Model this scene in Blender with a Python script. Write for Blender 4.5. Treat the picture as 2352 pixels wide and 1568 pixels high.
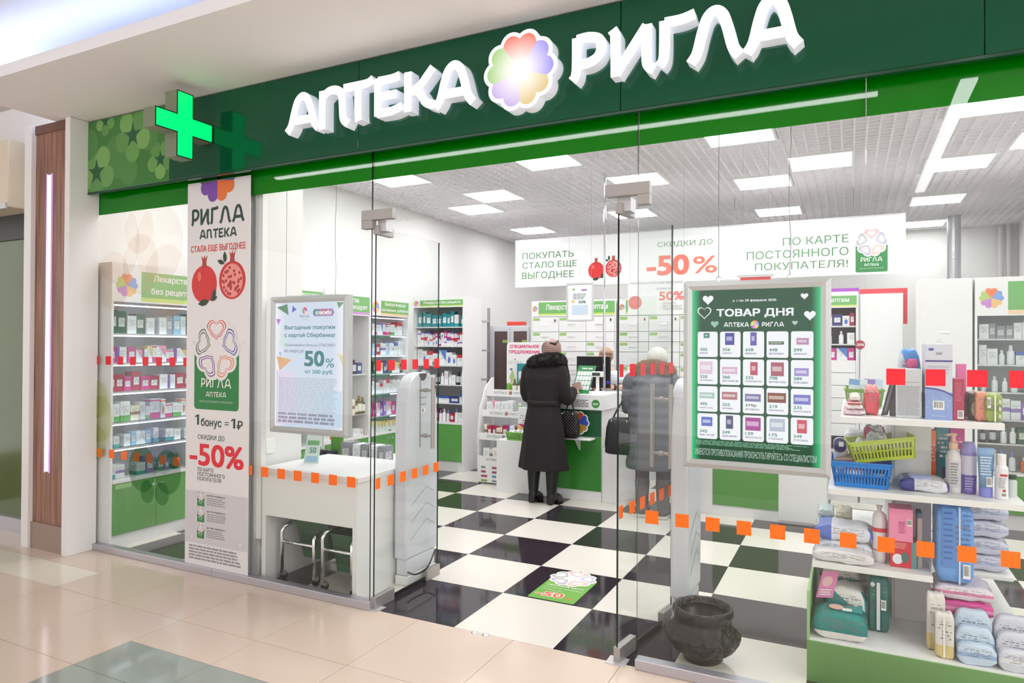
import bpy, bmesh, math, random
from mathutils import Vector, Matrix, noise, geometry
R = math.radians
scene = bpy.context.scene
for _o in list(bpy.data.objects):
    bpy.data.objects.remove(_o)
col = scene.collection
rnd = random.Random(7)

# ------------------------------------------------------------------ camera, world, exposure
CAM = Vector((1.98313, -3.28239, 1.56852)); FPX = 1566.577
_y, _p, _r = -0.4607397, 0.00739254, 0.00515148
_f = Vector((math.sin(_y) * math.cos(_p), math.cos(_y) * math.cos(_p), math.sin(_p)))
_rt = Vector((math.cos(_y), -math.sin(_y), 0)); _up = _rt.cross(_f)
_rt, _up = _rt * math.cos(_r) + _up * math.sin(_r), _up * math.cos(_r) - _rt * math.sin(_r)
cd = bpy.data.cameras.new('camera'); cam = bpy.data.objects.new('camera', cd); col.objects.link(cam)
cd.sensor_width = 36; cd.lens = FPX * 36 / 2352; cd.clip_start = .05; cd.clip_end = 100
cam.matrix_world = Matrix(((_rt.x, _up.x, -_f.x, CAM.x), (_rt.y, _up.y, -_f.y, CAM.y), (_rt.z, _up.z, -_f.z, CAM.z), (0, 0, 0, 1)))
scene.camera = cam
w = bpy.data.worlds.new('world'); scene.world = w; w.use_nodes = True
w.node_tree.nodes['Background'].inputs[0].default_value = (1.0, .96, .93, 1)
w.node_tree.nodes['Background'].inputs[1].default_value = 1.6
scene.view_settings.view_transform = 'Standard'; scene.view_settings.look = 'None'
scene.view_settings.gamma = 1; scene.view_settings.use_curve_mapping = False
scene.view_settings.exposure = 0.0
SHOP_LAMP = 13.8      # emission of the shop's ceiling panels
MALL_FILL = 13.0      # emission of the fill panels added out of view in the mall

def ray(px, py):
    return (_rt * (px - 1176) - _up * (py - 784) + _f * FPX)
def PY(px, py, Y):            # point of the plane y = Y seen at a pixel of the photograph
    d = ray(px, py); return CAM + d * ((Y - CAM.y) / d.y)
def PX(px, py, X):
    d = ray(px, py); return CAM + d * ((X - CAM.x) / d.x)

# ------------------------------------------------------------------ materials
def S(r, g, b):
    f = lambda c: (c / 255 / 12.92) if c / 255 <= .04045 else ((c / 255 + .055) / 1.055) ** 2.4
    return (f(r), f(g), f(b), 1)
def mat(name, c, rough=.5, metal=0, emit=0, spec=.5, coat=0, bump=None, alpha=1, sss=0):
    m = bpy.data.materials.new(name); m.use_nodes = True
    b = m.node_tree.nodes['Principled BSDF']
    b.inputs['Base Color'].default_value = c; b.inputs['Roughness'].default_value = rough
    b.inputs['Metallic'].default_value = metal; b.inputs['Specular IOR Level'].default_value = spec
    b.inputs['Coat Weight'].default_value = coat; b.inputs['Coat Roughness'].default_value = .05
    b.inputs['Alpha'].default_value = alpha
    if emit:
        b.inputs['Emission Color'].default_value = c; b.inputs['Emission Strength'].default_value = emit
    if bump:
        nt = m.node_tree; n = nt.nodes.new('ShaderNodeTexNoise'); n.inputs['Scale'].default_value = bump[0]; n.inputs['Detail'].default_value = 4
        bp = nt.nodes.new('ShaderNodeBump'); bp.inputs['Strength'].default_value = bump[1]; bp.inputs['Distance'].default_value = bump[2] if len(bump) > 2 else .01
        tc = nt.nodes.new('ShaderNodeTexCoord'); nt.links.new(tc.outputs['Object'], n.inputs['Vector'])
        nt.links.new(n.outputs[0], bp.inputs['Height']); nt.links.new(bp.outputs[0], b.inputs['Normal'])
    return m
class NT:                       # small node helper
    def __init__(s, m): s.m = m; s.t = m.node_tree; s.b = s.t.nodes.get('Principled BSDF')
    def n(s, typ, **kw):
        x = s.t.nodes.new('ShaderNode' + typ)
        for k, v in kw.items():
            if k.startswith('i_'):
                k = k[2:]; k = int(k) if k.isdigit() else k
                x.inputs[k].default_value = v
            else: setattr(x, k, v)
        return x
    def l(s, a, b): s.t.links.new(a, b)
    def math(s, op, a, b=None):
        x = s.n('Math', operation=op)
        for i, v in enumerate((a, b)):
            if v is None: continue
            if isinstance(v, (int, float)): x.inputs[i].default_value = v
            else: s.l(v, x.inputs[i])
        return x.outputs[0]
    def mix(s, f, a, b):
        x = s.n('MixRGB')
        for i, v in enumerate((f, a, b)):
            if isinstance(v, (int, float)): x.inputs[i].default_value = v
            elif isinstance(v, tuple): x.inputs[i].default_value = v
            else: s.l(v, x.inputs[i])
        return x.outputs[0]
    def xyz(s, which='Generated'):
        tc = s.n('TexCoord'); sp = s.n('SeparateXYZ'); s.l(tc.outputs[which], sp.inputs[0]); return tc.outputs[which], sp.outputs[0], sp.outputs[1], sp.outputs[2]
def glass_mat(name, tint=(.962, .975, .967, 1), k=.55):
    m = bpy.data.materials.new(name); m.use_nodes = True; h = NT(m); h.t.nodes.clear()
    o = h.n('OutputMaterial'); mx = h.n('MixShader'); t = h.n('BsdfTransparent'); g = h.n('BsdfGlossy'); lw = h.n('LayerWeight', i_Blend=.5)
    t.inputs[0].default_value = tint; g.inputs['Roughness'].default_value = 0; g.inputs[0].default_value = (1, 1, 1, 1)
    h.l(h.math('MULTIPLY', h.math('ADD', h.math('MULTIPLY', h.math('POWER', lw.outputs[1], 5.0), .96), .04), k), mx.inputs[0]); h.l(t.outputs[0], mx.inputs[1]); h.l(g.outputs[0], mx.inputs[2]); h.l(mx.outputs[0], o.inputs[0])
    return m
def film_mat(name, c, a):        # translucent printed film
    m = bpy.data.materials.new(name); m.use_nodes = True; h = NT(m); h.t.nodes.clear()
    o = h.n('OutputMaterial'); mx = h.n('MixShader'); t = h.n('BsdfTransparent'); d = h.n('BsdfDiffuse'); tl = h.n('BsdfTranslucent'); m2 = h.n('MixShader')
    mx.inputs[0].default_value = a; d.inputs[0].default_value = c; tl.inputs[0].default_value = c; t.inputs[0].default_value = (1, 1, 1, 1)
    m2.inputs[0].default_value = .5
    h.l(d.outputs[0], m2.inputs[1]); h.l(tl.outputs[0], m2.inputs[2]); h.l(t.outputs[0], mx.inputs[1]); h.l(m2.outputs[0], mx.inputs[2]); h.l(mx.outputs[0], o.inputs[0])
    return m
_mc = {}
def C(r, g, b, rough=.45, emit=0, metal=0):      # cached plain colour
    k = (r, g, b, rough, emit, metal)
    if k not in _mc: _mc[k] = mat('paint', S(r, g, b), rough, metal, emit)
    return _mc[k]
M = {}
M['wall'] = mat('wall_paint', S(232, 231, 229), .8)
M['lam'] = mat('white_laminate', S(234, 234, 234), .4)
M['lamgrey'] = mat('grey_laminate', S(214, 215, 218), .45)
M['soffit'] = mat('soffit_paint', S(243, 242, 242), .75)
M['alu'] = mat('anodised_aluminium', S(190, 188, 196), .35, .7)
M['alu_l'] = mat('satin_aluminium', S(205, 205, 208), .4, .5)
M['steel'] = mat('brushed_steel', S(172, 168, 166), .4, .6)
M['chrome'] = mat('chrome', S(225, 225, 228), .08, 1)
M['black'] = mat('black_plastic', S(20, 20, 23), .35)
M['seal'] = mat('black_seal', S(12, 12, 13), .6)
M['green'] = mat('green_laminate', S(94, 158, 78), .25, coat=.3)
M['white'] = mat('white_print', S(240, 240, 238), .5)
M['glass'] = glass_mat('clear_glass')
M['shelfglass'] = glass_mat('shelf_glass', (.9, .96, .95, 1))
M['edge'] = mat('glass_edge', S(10, 26, 24), .15)
M['sign'] = mat('sign_panel', S(8, 84, 54), .09, spec=.35)
M['band'] = film_mat('green_film', S(0, 158, 6), .985)
M['lampwhite'] = mat('lamp_diffuser', (1, 1, 1, 1), .5, emit=SHOP_LAMP)
M['mallfill'] = mat('mall_fill_diffuser', (1, .985, .97, 1), .5, emit=MALL_FILL)
M['linlamp'] = mat('linear_diffuser', (1, 1, 1, 1), .5, emit=12)
M['letter'] = mat('lit_acrylic', (1, .985, .97, 1), .4, emit=1.25)
M['letterside'] = mat('letter_side', S(232, 236, 246), .35, emit=.28)
M['red'] = mat('red_vinyl', S(232, 24, 44), .5)
M['orange'] = mat('orange_vinyl', S(255, 112, 0), .5)
M['dark'] = C(28, 62, 52); M['txtgrey'] = C(90, 92, 96)
M['grate'] = mat('ceiling_grate', S(236, 234, 235), .5)
M['void'] = mat('ceiling_void', S(148, 144, 148), .9)
def wood_mat():
    m = mat('walnut_veneer', S(140, 96, 78), .42); h = NT(m); v, x, y, z = h.xyz('Object')
    mp = h.n('Mapping'); mp.inputs['Scale'].default_value = (60, 60, 2.2); h.l(v, mp.inputs[0])
    n = h.n('TexNoise', i_Scale=1.0, i_Detail=6.0); h.l(mp.outputs[0], n.inputs['Vector'])
    cr = h.n('ValToRGB'); cr.color_ramp.elements[0].position = .3; cr.color_ramp.elements[0].color = S(112, 72, 58); cr.color_ramp.elements[1].position = .72; cr.color_ramp.elements[1].color = S(168, 122, 100)
    h.l(n.outputs[0], cr.inputs[0]); h.l(cr.outputs[0], h.b.inputs['Base Color']); return m
M['wood'] = wood_mat()
def tile_mat(name, a, b2, rough, scale, speck=None):
    m = mat(name, a, rough); h = NT(m); v, x, y, z = h.xyz('Object')
    n = h.n('TexNoise', i_Scale=scale, i_Detail=5.0); h.l(v, n.inputs['Vector'])
    c = h.mix(n.outputs[0], a, b2)
    if speck:
        n2 = h.n('TexNoise', i_Scale=26.0, i_Detail=8.0, i_Roughness=.75); h.l(v, n2.inputs['Vector'])
        n3 = h.n('TexNoise', i_Scale=3.0, i_Detail=2.0); h.l(v, n3.inputs['Vector'])
        f = h.math('MULTIPLY', h.math('GREATER_THAN', n2.outputs[0], .66), h.math('GREATER_THAN', n3.outputs[0], .5))
        c = h.mix(h.math('MULTIPLY', f, .5), c, speck)
    h.l(c, h.b.inputs['Base Color']); return m
M['tile_w'] = tile_mat('cream_tile', S(233, 228, 219), S(226, 220, 210), .16, 4)
M['tile_k'] = tile_mat('black_tile', S(44, 38, 44), S(58, 50, 56), .07, 5, S(150, 145, 150))
M['mall_tile'] = tile_mat('beige_tile', S(221, 204, 189), S(214, 195, 178), .13, 3)
M['mall_white'] = tile_mat('ivory_tile', S(232, 226, 212), S(228, 222, 206), .13, 3)
M['mall_dark'] = tile_mat('grey_green_tile', S(150, 162, 154), S(162, 172, 164), .08, 3)
M['grout'] = C(165, 140, 125, .8); M['grout_d'] = C(150, 146, 140, .8)

# ------------------------------------------------------------------ mesh helpers
BASE = {}
class MB:
    def __init__(s): s.v = []; s.f = []; s.m = []
    def face(s, pts, m=0):
        i = len(s.v); s.v += [tuple(p) for p in pts]; s.f.append(list(range(i, i + len(pts)))); s.m.append(m); return s
    def box(s, x0, x1, y0, y1, z0, z1, m=0, fm=None):
        i = len(s.v)
        s.v += [(x0, y0, z0), (x1, y0, z0), (x1, y1, z0), (x0, y1, z0), (x0, y0, z1), (x1, y0, z1), (x1, y1, z1), (x0, y1, z1)]
        fs = [(3, 2, 1, 0), (4, 5, 6, 7), (0, 1, 5, 4), (1, 2, 6, 5), (2, 3, 7, 6), (3, 0, 4, 7)]   # bottom top front right back left
        for k, q in enumerate(fs):
            s.f.append([i + a for a in q]); s.m.append(fm.get(k, m) if fm else m)
        return s
    def prism(s, poly, fr, d0, d1, m=0, ms=None, cap0=True):
        n = len(poly); i = len(s.v)
        s.v += [tuple(fr.p(u, v, d0)) for u, v in poly] + [tuple(fr.p(u, v, d1)) for u, v in poly]
        s.f.append([i + n + k for k in range(n)]); s.m.append(m)
        if cap0: s.f.append([i + n - 1 - k for k in range(n)]); s.m.append(m)
        for k in range(n):
            j = (k + 1) % n; s.f.append([i + k, i + j, i + n + j, i + n + k]); s.m.append(m if ms is None else ms)
        return s
    def loft(s, rings, m=0, cap=True, closed=False):
        n = len(rings[0]); i = len(s.v)
        for r in rings: s.v += [tuple(p) for p in r]
        for a in range(len(rings) - 1 + (1 if closed else 0)):
            b = (a + 1) % len(rings)
            for k in range(n):
                j = (k + 1) % n; s.f.append([i + a * n + k, i + a * n + j, i + b * n + j, i + b * n + k]); s.m.append(m)
        if cap and not closed:
            s.f.append([i + n - 1 - k for k in range(n)]); s.m.append(m)
            e = i + (len(rings) - 1) * n; s.f.append([e + k for k in range(n)]); s.m.append(m)
        return s
    def tube(s, path, r, n=8, m=0, closed=False):
        path = [Vector(p) for p in path]; rings = []; up = None
        for k, p in enumerate(path):
            a = path[k - 1] if (k or closed) else p; b = path[(k + 1) % len(path)] if (k < len(path) - 1 or closed) else p
            t = (b - a).normalized()
            if up is None: up = Vector((0, 0, 1)) if abs(t.z) < .9 else Vector((0, 1, 0))
            x = t.cross(up).normalized(); up = x.cross(t).normalized()
            rr = r[k] if isinstance(r, (list, tuple)) else r
            rings.append([p + (x * math.cos(2 * math.pi * q / n) + up * math.sin(2 * math.pi * q / n)) * rr for q in range(n)])
        return s.loft(rings, m, closed=closed)
    def lathe(s, prof, c=(0, 0, 0), n=16, m=0, sx=1, sy=1):
        rings = [[(c[0] + r * sx * math.cos(2 * math.pi * q / n), c[1] + r * sy * math.sin(2 * math.pi * q / n), c[2] + z) for q in range(n)] for r, z in prof]
        return s.loft(rings, m)
    def build(s, name, mats, parent=None, base=None, smooth=False, bevel=0, seg=2, kind=None):
        if not isinstance(mats, (list, tuple)): mats = [mats]
        if parent is not None: b = BASE[parent.name]
        elif base is not None: b = Vector(base)
        else:
            xs = [v[0] for v in s.v]; ys = [v[1] for v in s.v]; zs = [v[2] for v in s.v]
            b = Vector(((min(xs) + max(xs)) / 2, (min(ys) + max(ys)) / 2, min(zs)))
        me = bpy.data.meshes.new(name); me.from_pydata([(v[0] - b.x, v[1] - b.y, v[2] - b.z) for v in s.v], [], s.f)
        for m in mats: me.materials.append(m)
        me.polygons.foreach_set('material_index', s.m)
        if smooth: me.polygons.foreach_set('use_smooth', [True] * len(me.polygons))
        me.update(); o = bpy.data.objects.new(name, me); col.objects.link(o)
        BASE[o.name] = b
        if parent is not None: o.parent = parent
        else: o.location = b
        if bevel:
            md = o.modifiers.new('bevel', 'BEVEL'); md.width = bevel; md.segments = seg; md.limit_method = 'ANGLE'; md.angle_limit = R(40)
            md.harden_normals = False
        if kind: o['kind'] = kind
        return o
def tag(o, label=None, cat=None, group=None, kind=None):
    if label: o['label'] = label
    if cat: o['category'] = cat
    if group: o['group'] = group
    if kind: o['kind'] = kind
    return o
def thing(name, label, cat, loc=(0, 0, 0), group=None):
    o = bpy.data.objects.new(name, None); col.objects.link(o); o.empty_display_size = .1
    o.location = loc; BASE[o.name] = Vector(loc); return tag(o, label, cat, group)
def struct(o): o['kind'] = 'structure'; return o
def place(o, loc, rz=0):
    o.location = loc; o.rotation_euler = (0, 0, rz); return o
def copy_tree(o, parent=None):
    c = o.copy(); col.objects.link(c)
    if parent is not None: c.parent = parent
    for ch in list(o.children): copy_tree(ch, c)
    return c
class Fr:                       # a flat frame: origin, right, up; d is measured along the normal
    def __init__(s, o, u=(1, 0, 0), v=(0, 0, 1)):
        s.o = Vector(o); s.u = Vector(u); s.v = Vector(v); s.n = s.u.cross(s.v).normalized()
    def p(s, a, b, d=0): return s.o + s.u * a + s.v * b + s.n * d
def flat(polys, fr, m, parent, name, d=.001, kind=None):
    b = MB()
    for p in polys: b.face([fr.p(u, v, d) for u, v in p])
    return b.build(name, m, parent, kind=kind)
def rect(u0, v0, u1, v1): return [(u0, v0), (u1, v0), (u1, v1), (u0, v1)]
def rrect(u0, v0, u1, v1, r, n=5):
    out = []
    for cx, cy, a in ((u1 - r, v0 + r, -90), (u1 - r, v1 - r, 0), (u0 + r, v1 - r, 90), (u0 + r, v0 + r, 180)):
        out += [(cx + r * math.cos(R(a + 90 * k / n)), cy + r * math.sin(R(a + 90 * k / n))) for k in range(n + 1)]
    return out
def circ(cx, cy, r, n=24, ry=None): return [(cx + r * math.cos(2 * math.pi * k / n), cy + (ry or r) * math.sin(2 * math.pi * k / n)) for k in range(n)]
_tc = bpy.data.curves.new('type', 'FONT'); _to = bpy.data.objects.new('type', _tc)
_tcache = {}
def _inside(p, P):
    r = False; j = len(P) - 1
    for i in range(len(P)):
        if (P[i][1] > p[1]) != (P[j][1] > p[1]) and p[0] < (P[j][0] - P[i][0]) * (p[1] - P[i][1]) / (P[j][1] - P[i][1]) + P[i][0]: r = not r
        j = i
    return r
def _glyphs(body, bold):
    """outlines of a line of type, each outer contour filled on its own (with its holes)"""
    k = (body, bold)
    if k not in _tcache:
        if _to.name not in col.objects: col.objects.link(_to)
        _tc.body = body; _tc.offset = 0; _to.update_tag(); dg = bpy.context.evaluated_depsgraph_get(); dg.update()
        cv = _to.to_curve(dg); C_ = []
        for sp in cv.splines:
            B = sp.bezier_points; P = []
            for i in range(len(B)):
                p0, p1, p2, p3 = B[i].co, B[i].handle_right, B[(i + 1) % len(B)].handle_left, B[(i + 1) % len(B)].co
                st = (p1 - p0).cross(p3 - p0).length + (p2 - p0).cross(p3 - p0).length < 1e-5; n = 1 if st else 4
                for q in range(n):
                    t = q / n; v = p0 * (1 - t) ** 3 + p1 * 3 * t * (1 - t) ** 2 + p2 * 3 * t * t * (1 - t) + p3 * t ** 3
                    if not P or abs(P[-1][0] - v.x) + abs(P[-1][1] - v.y) > 1e-5: P.append((v.x, v.y))
            if len(P) > 2: C_.append(P)
        _to.to_curve_clear()
        ar = [sum(p[i - 1][0] * p[i][1] - p[i][0] * p[i - 1][1] for i in range(len(p))) for p in C_]
        vs, fs = [], []; outs = []; own = {}
        for i in range(len(C_)):
            c = [o for o in range(len(C_)) if abs(ar[o]) > abs(ar[i]) and sum(_inside(p, C_[o]) for p in C_[i]) > .8 * len(C_[i])]
            o = min(c, key=lambda o: abs(ar[o])) if c else None
            if o is None or ar[o] * ar[i] > 0: outs.append(i)
            else: own.setdefault(o, []).append(i)
        for o in outs:
            pts = []; faces = []
            for i in [o] + own.get(o, []): faces.append(list(range(len(pts), len(pts) + len(C_[i])))); pts += [Vector(p) for p in C_[i]]
            r = geometry.delaunay_2d_cdt(pts, [], faces, 2, 1e-6); n = len(vs)
            vs += [(v.x, v.y) for v in r[0]]; fs += [[n + q for q in f] for f in r[2]]
        if bold:      # heavier weight: four copies shifted by the stroke gain
            n = len(vs); vs = [(x + dx * bold, y + dy * bold) for dx, dy in ((-1, -1), (1, -1), (1, 1), (-1, 1), (0, 0)) for x, y in vs]
            fs = [[i + n * q for i in f] for q in range(5) for f in fs]
        _tcache[k] = (vs, fs)
    return _tcache[k]
def text(body, u0, v0, u1, v1, fr, m, parent, bold=.0, d=.0012, name='lettering', extra=None):
    """one line of lettering fitted into the box u0..u1, v0..v1 of a frame"""
    vs, fs = _glyphs(body, bold)
    xs = [v[0] for v in vs]; ys = [v[1] for v in vs]; a, b, c, e = min(xs), max(xs), min(ys), max(ys)
    su = (u1 - u0) / max(b - a, 1e-6); sv = (v1 - v0) / max(e - c, 1e-6)
    ncp = len(fs) // 5 if bold else len(fs) + 1; mb = MB()
    for i, f_ in enumerate(fs):       # a hair of depth between the fills, so that overlapping contours never coincide
        mb.face([fr.p(u0 + (vs[j][0] - a) * su, v0 + (vs[j][1] - c) * sv, d + .00014 * (i // ncp) + .000011 * (i % 11)) for j in f_])
    return mb.build(name, m, parent)
def fine(u0, v0, u1, v1, n, fr, m, parent, d=.0012, ratio=.55, words=6, seed=1, name='fine_print', ragged=.25):
    """unreadable small print: rows of short dashes"""
    q = random.Random(seed); mb = MB(); h = (v1 - v0) / n
    for i in range(n):
        y = v1 - (i + .5) * h; end = u1 - (u1 - u0) * ragged * q.random(); x = u0
        while x < end:
            wd = (u1 - u0) / words * q.uniform(.35, 1.2); e = min(x + wd, end)
            mb.face([fr.p(a, b, d) for a, b in rect(x, y - h * ratio / 2, e, y + h * ratio / 2)]); x = e + (u1 - u0) / words * .12
    return mb.build(name, m, parent)
def catmull(P, n=6):
    out = []
    for i in range(len(P) - 1):
        p0 = Vector(P[max(i - 1, 0)]); p1 = Vector(P[i]); p2 = Vector(P[i + 1]); p3 = Vector(P[min(i + 2, len(P) - 1)])
        for k in range(n):
            t = k / n
            out.append(.5 * ((2 * p1) + (p2 - p0) * t + (2 * p0 - 5 * p1 + 4 * p2 - p3) * t * t + (3 * p1 - p0 - 3 * p2 + p3) * t ** 3))
    out.append(Vector(P[-1])); return out
# lettering of the shop's own alphabet: strokes in a unit box, (points, smooth)
GL = {
 'А': [([(.05, .02), (.17, .2), (.27, .58), (.36, .83), (.5, .93), (.64, .83), (.73, .58), (.83, .2), (.95, .02)], 1), ([(.24, .3), (.76, .3)], 0)],
 'П': [([(.13, .0), (.13, .97)], 0), ([(.13, .78), (.32, .92), (.55, .92), (.7, .8), (.74, .5), (.77, .18), (.92, .03)], 1)],
 'Т': [([(.0, .9), (.5, .9), (.82, .91), (1, .99)], 1), ([(.5, .92), (.5, .2), (.53, .0)], 1)],
 'Е': [([(.13, .02), (.13, .98)], 0), ([(.13, .91), (.6, .91), (.86, .95)], 1), ([(.13, .5), (.76, .5)], 0), ([(.13, .08), (.6, .08), (.95, .16)], 1)],
 'К': [([(.13, .0), (.13, .98)], 0), ([(.2, .46), (.5, .58), (.72, .78), (.92, .97)], 1), ([(.3, .54), (.52, .4), (.7, .16), (.95, .06)], 1)],
 'Р': [([(.03, .03), (.13, .14), (.16, .4), (.16, .96)], 1), ([(.16, .91), (.5, .92), (.8, .84), (.88, .66), (.78, .46), (.5, .36), (.16, .36)], 1)],
 'И': [([(.05, .98), (.12, .86), (.13, .02)], 0), ([(.13, .06), (.8, .92)], 0), ([(.8, .94), (.8, .3), (.84, .12), (.96, .03)], 1)],
 'Г': [([(.03, .03), (.13, .14), (.16, .4), (.16, .96)], 1), ([(.16, .91), (.6, .91), (.95, .97)], 1)],
}
GL['Л'] = [GL['А'][0]]
def strokes(ch, u0, v0, u1, v1, wd):
    out = []
    for k, (P, sm) in enumerate(GL[ch]):
        P = [(u0 + (u1 - u0) * x, v0 + (v1 - v0) * y) for x, y in P]
        Q = catmull(P, 5) if sm else [Vector(p) for p in P]
        L_, R_ = [], []
        for i, p in enumerate(Q):
            a = Q[max(i - 1, 0)]; b = Q[min(i + 1, len(Q) - 1)]; t = (b - a).normalized(); nrm = Vector((-t.y, t.x)) * wd / 2
            if 0 < i < len(Q) - 1 and not sm:
                t1 = (p - a).normalized(); t2 = (b - p).normalized(); cs = max(.45, math.sqrt(max(0, (1 + t1.dot(t2)) / 2))); nrm = nrm / cs
            L_.append(p + nrm); R_.append(p - nrm)
        out.append([(p.x, p.y) for p in R_] + [(p.x, p.y) for p in reversed(L_)])
    return out
def logo_word(word, u0, v0, u1, v1, fr, m, parent, d=.0012, wd=None, name='lettering', gap=.1):
    ws = {'А': 1.1, 'П': 1.0, 'Т': .85, 'Е': .8, 'К': .85, 'Р': .72, 'И': .9, 'Г': .72, 'Л': 1.05}
    tot = sum(ws[c] for c in word) + gap * (len(word) - 1); x = u0; mb = MB(); sc = (u1 - u0) / tot; wd = wd or (v1 - v0) * .15
    for c in word:
        for k, p in enumerate(strokes(c, x, v0, x + ws[c] * sc, v1, wd)):
            n = len(p) // 2          # a strip of quads keeps concave strokes clean
            for i in range(n - 1):
                mb.face([fr.p(a, b, d + k * .0002) for a, b in (p[i], p[i + 1], p[2 * n - 2 - i], p[2 * n - 1 - i])])
        x += (ws[c] + gap) * sc
    return mb.build(name, m, parent)
def petal(k, cx, cy, r, n=14, inner=.0, ry=1, depth=.15):
    out = []; a0 = 90 - 72 * k
    for i in range(n + 1):
        f = -36 + 72 * i / n; rr = r * (1 - depth + depth * abs(math.sin(math.pi * f / 36)) ** .8)
        out.append((cx - rr * math.sin(R(f)) * math.sin(R(a0)) + rr * math.cos(R(f)) * math.cos(R(a0)), cy + (rr * math.cos(R(f)) * math.sin(R(a0)) + rr * math.sin(R(f)) * math.cos(R(a0))) * ry))
    return out + [(cx, cy)]
def lobes(cx, cy, r, n=100, ry=1, depth=.14):
    g = lambda f: r * (1 - depth + depth * (abs(math.sin(math.pi * (f - 90) / 36)) * .85 + .15) ** .8)
    return [(cx + g(f) * math.cos(R(f)), cy + ry * g(f) * math.sin(R(f))) for f in (360 * k / n for k in range(n))]
PET = [(236, 92, 60), (84, 120, 200), (226, 158, 66), (150, 84, 176), (132, 176, 74)]
def flower(fr, cx, cy, r, parent, d=.0012, ry=1, emit=0, pal=PET, name='petal'):
    for k in range(5):
        flat([petal(k, cx, cy, r, ry=ry)], fr, C(*pal[k], .5, emit), parent, name, d)
def ring_logo(fr, cx, cy, r, parent, d=.0016, ry=1, pal=((224, 60, 64), (70, 74, 170), (232, 130, 60), (128, 66, 150), (74, 100, 60)), white=None):
    if white is not None: flat([lobes(cx, cy, r, ry=ry)], fr, white, parent, 'badge', d)
    for k in range(5):
        mb = MB(); a0 = 90 - 72 * k; pts = []
        for i in range(25):       # lobed outer edge
            f = -33 + 66 * i / 24; rr = .9 * (.86 + .14 * abs(math.sin(math.pi * f / 33)) ** .8); pts.append((rr, f))
        for rr, f in ((.62, 30), (.44, 27), (.36, 14), (.27, 0), (.36, -14), (.44, -27), (.62, -30)): pts.append((rr, f))
        P = [(rr * math.cos(R(a0 + f)), rr * math.sin(R(a0 + f)) * ry) for rr, f in pts]; gx = .6 * math.cos(R(a0)); gy = .6 * math.sin(R(a0)) * ry
        for s1, s2 in ((1.0, .91), (.76, .68)):
            n = len(P); q = lambda p, s_: (cx + r * (gx + (p[0] - gx) * s_), cy + r * (gy + (p[1] - gy) * s_))
            for i in range(n):
                j = (i + 1) % n; mb.face([fr.p(*u, d + .0006 + .0001 * k) for u in (q(P[i], s1), q(P[j], s1), q(P[j], s2), q(P[i], s2))])
        mb.build('outline', C(*pal[k]), parent)
def card(fr, u0, v0, u1, v1, parent, d=.0012, lit=0):
    W = u1 - u0; H = v1 - v0; top = v0 + H * .62
    flat([rrect(u0, v0, u1, top, W * .06)], fr, C(30, 128, 62, .5, lit), parent, 'card_print', d)
    ring_logo(fr, (u0 + u1) / 2, v1 - W * .5, W * .52, parent, d + .0006, white=C(232, 230, 232, .5, lit))
    logo_word('РИГЛА', u0 + W * .16, v0 + H * .24, u1 - W * .16, v0 + H * .34, fr, C(240, 240, 236, .5, lit), parent, d + .001)
    logo_word('АПТЕКА', u0 + W * .27, v0 + H * .14, u1 - W * .27, v0 + H * .195, fr, C(240, 240, 236, .5, lit), parent, d + .001)
    text('КАРТА ПОСТОЯННОГО ПОКУПАТЕЛЯ', u0 + W * .13, v0 + H * .075, u1 - W * .13, v0 + H * .098, fr, C(200, 220, 200), parent, 0, d + .001)
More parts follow.
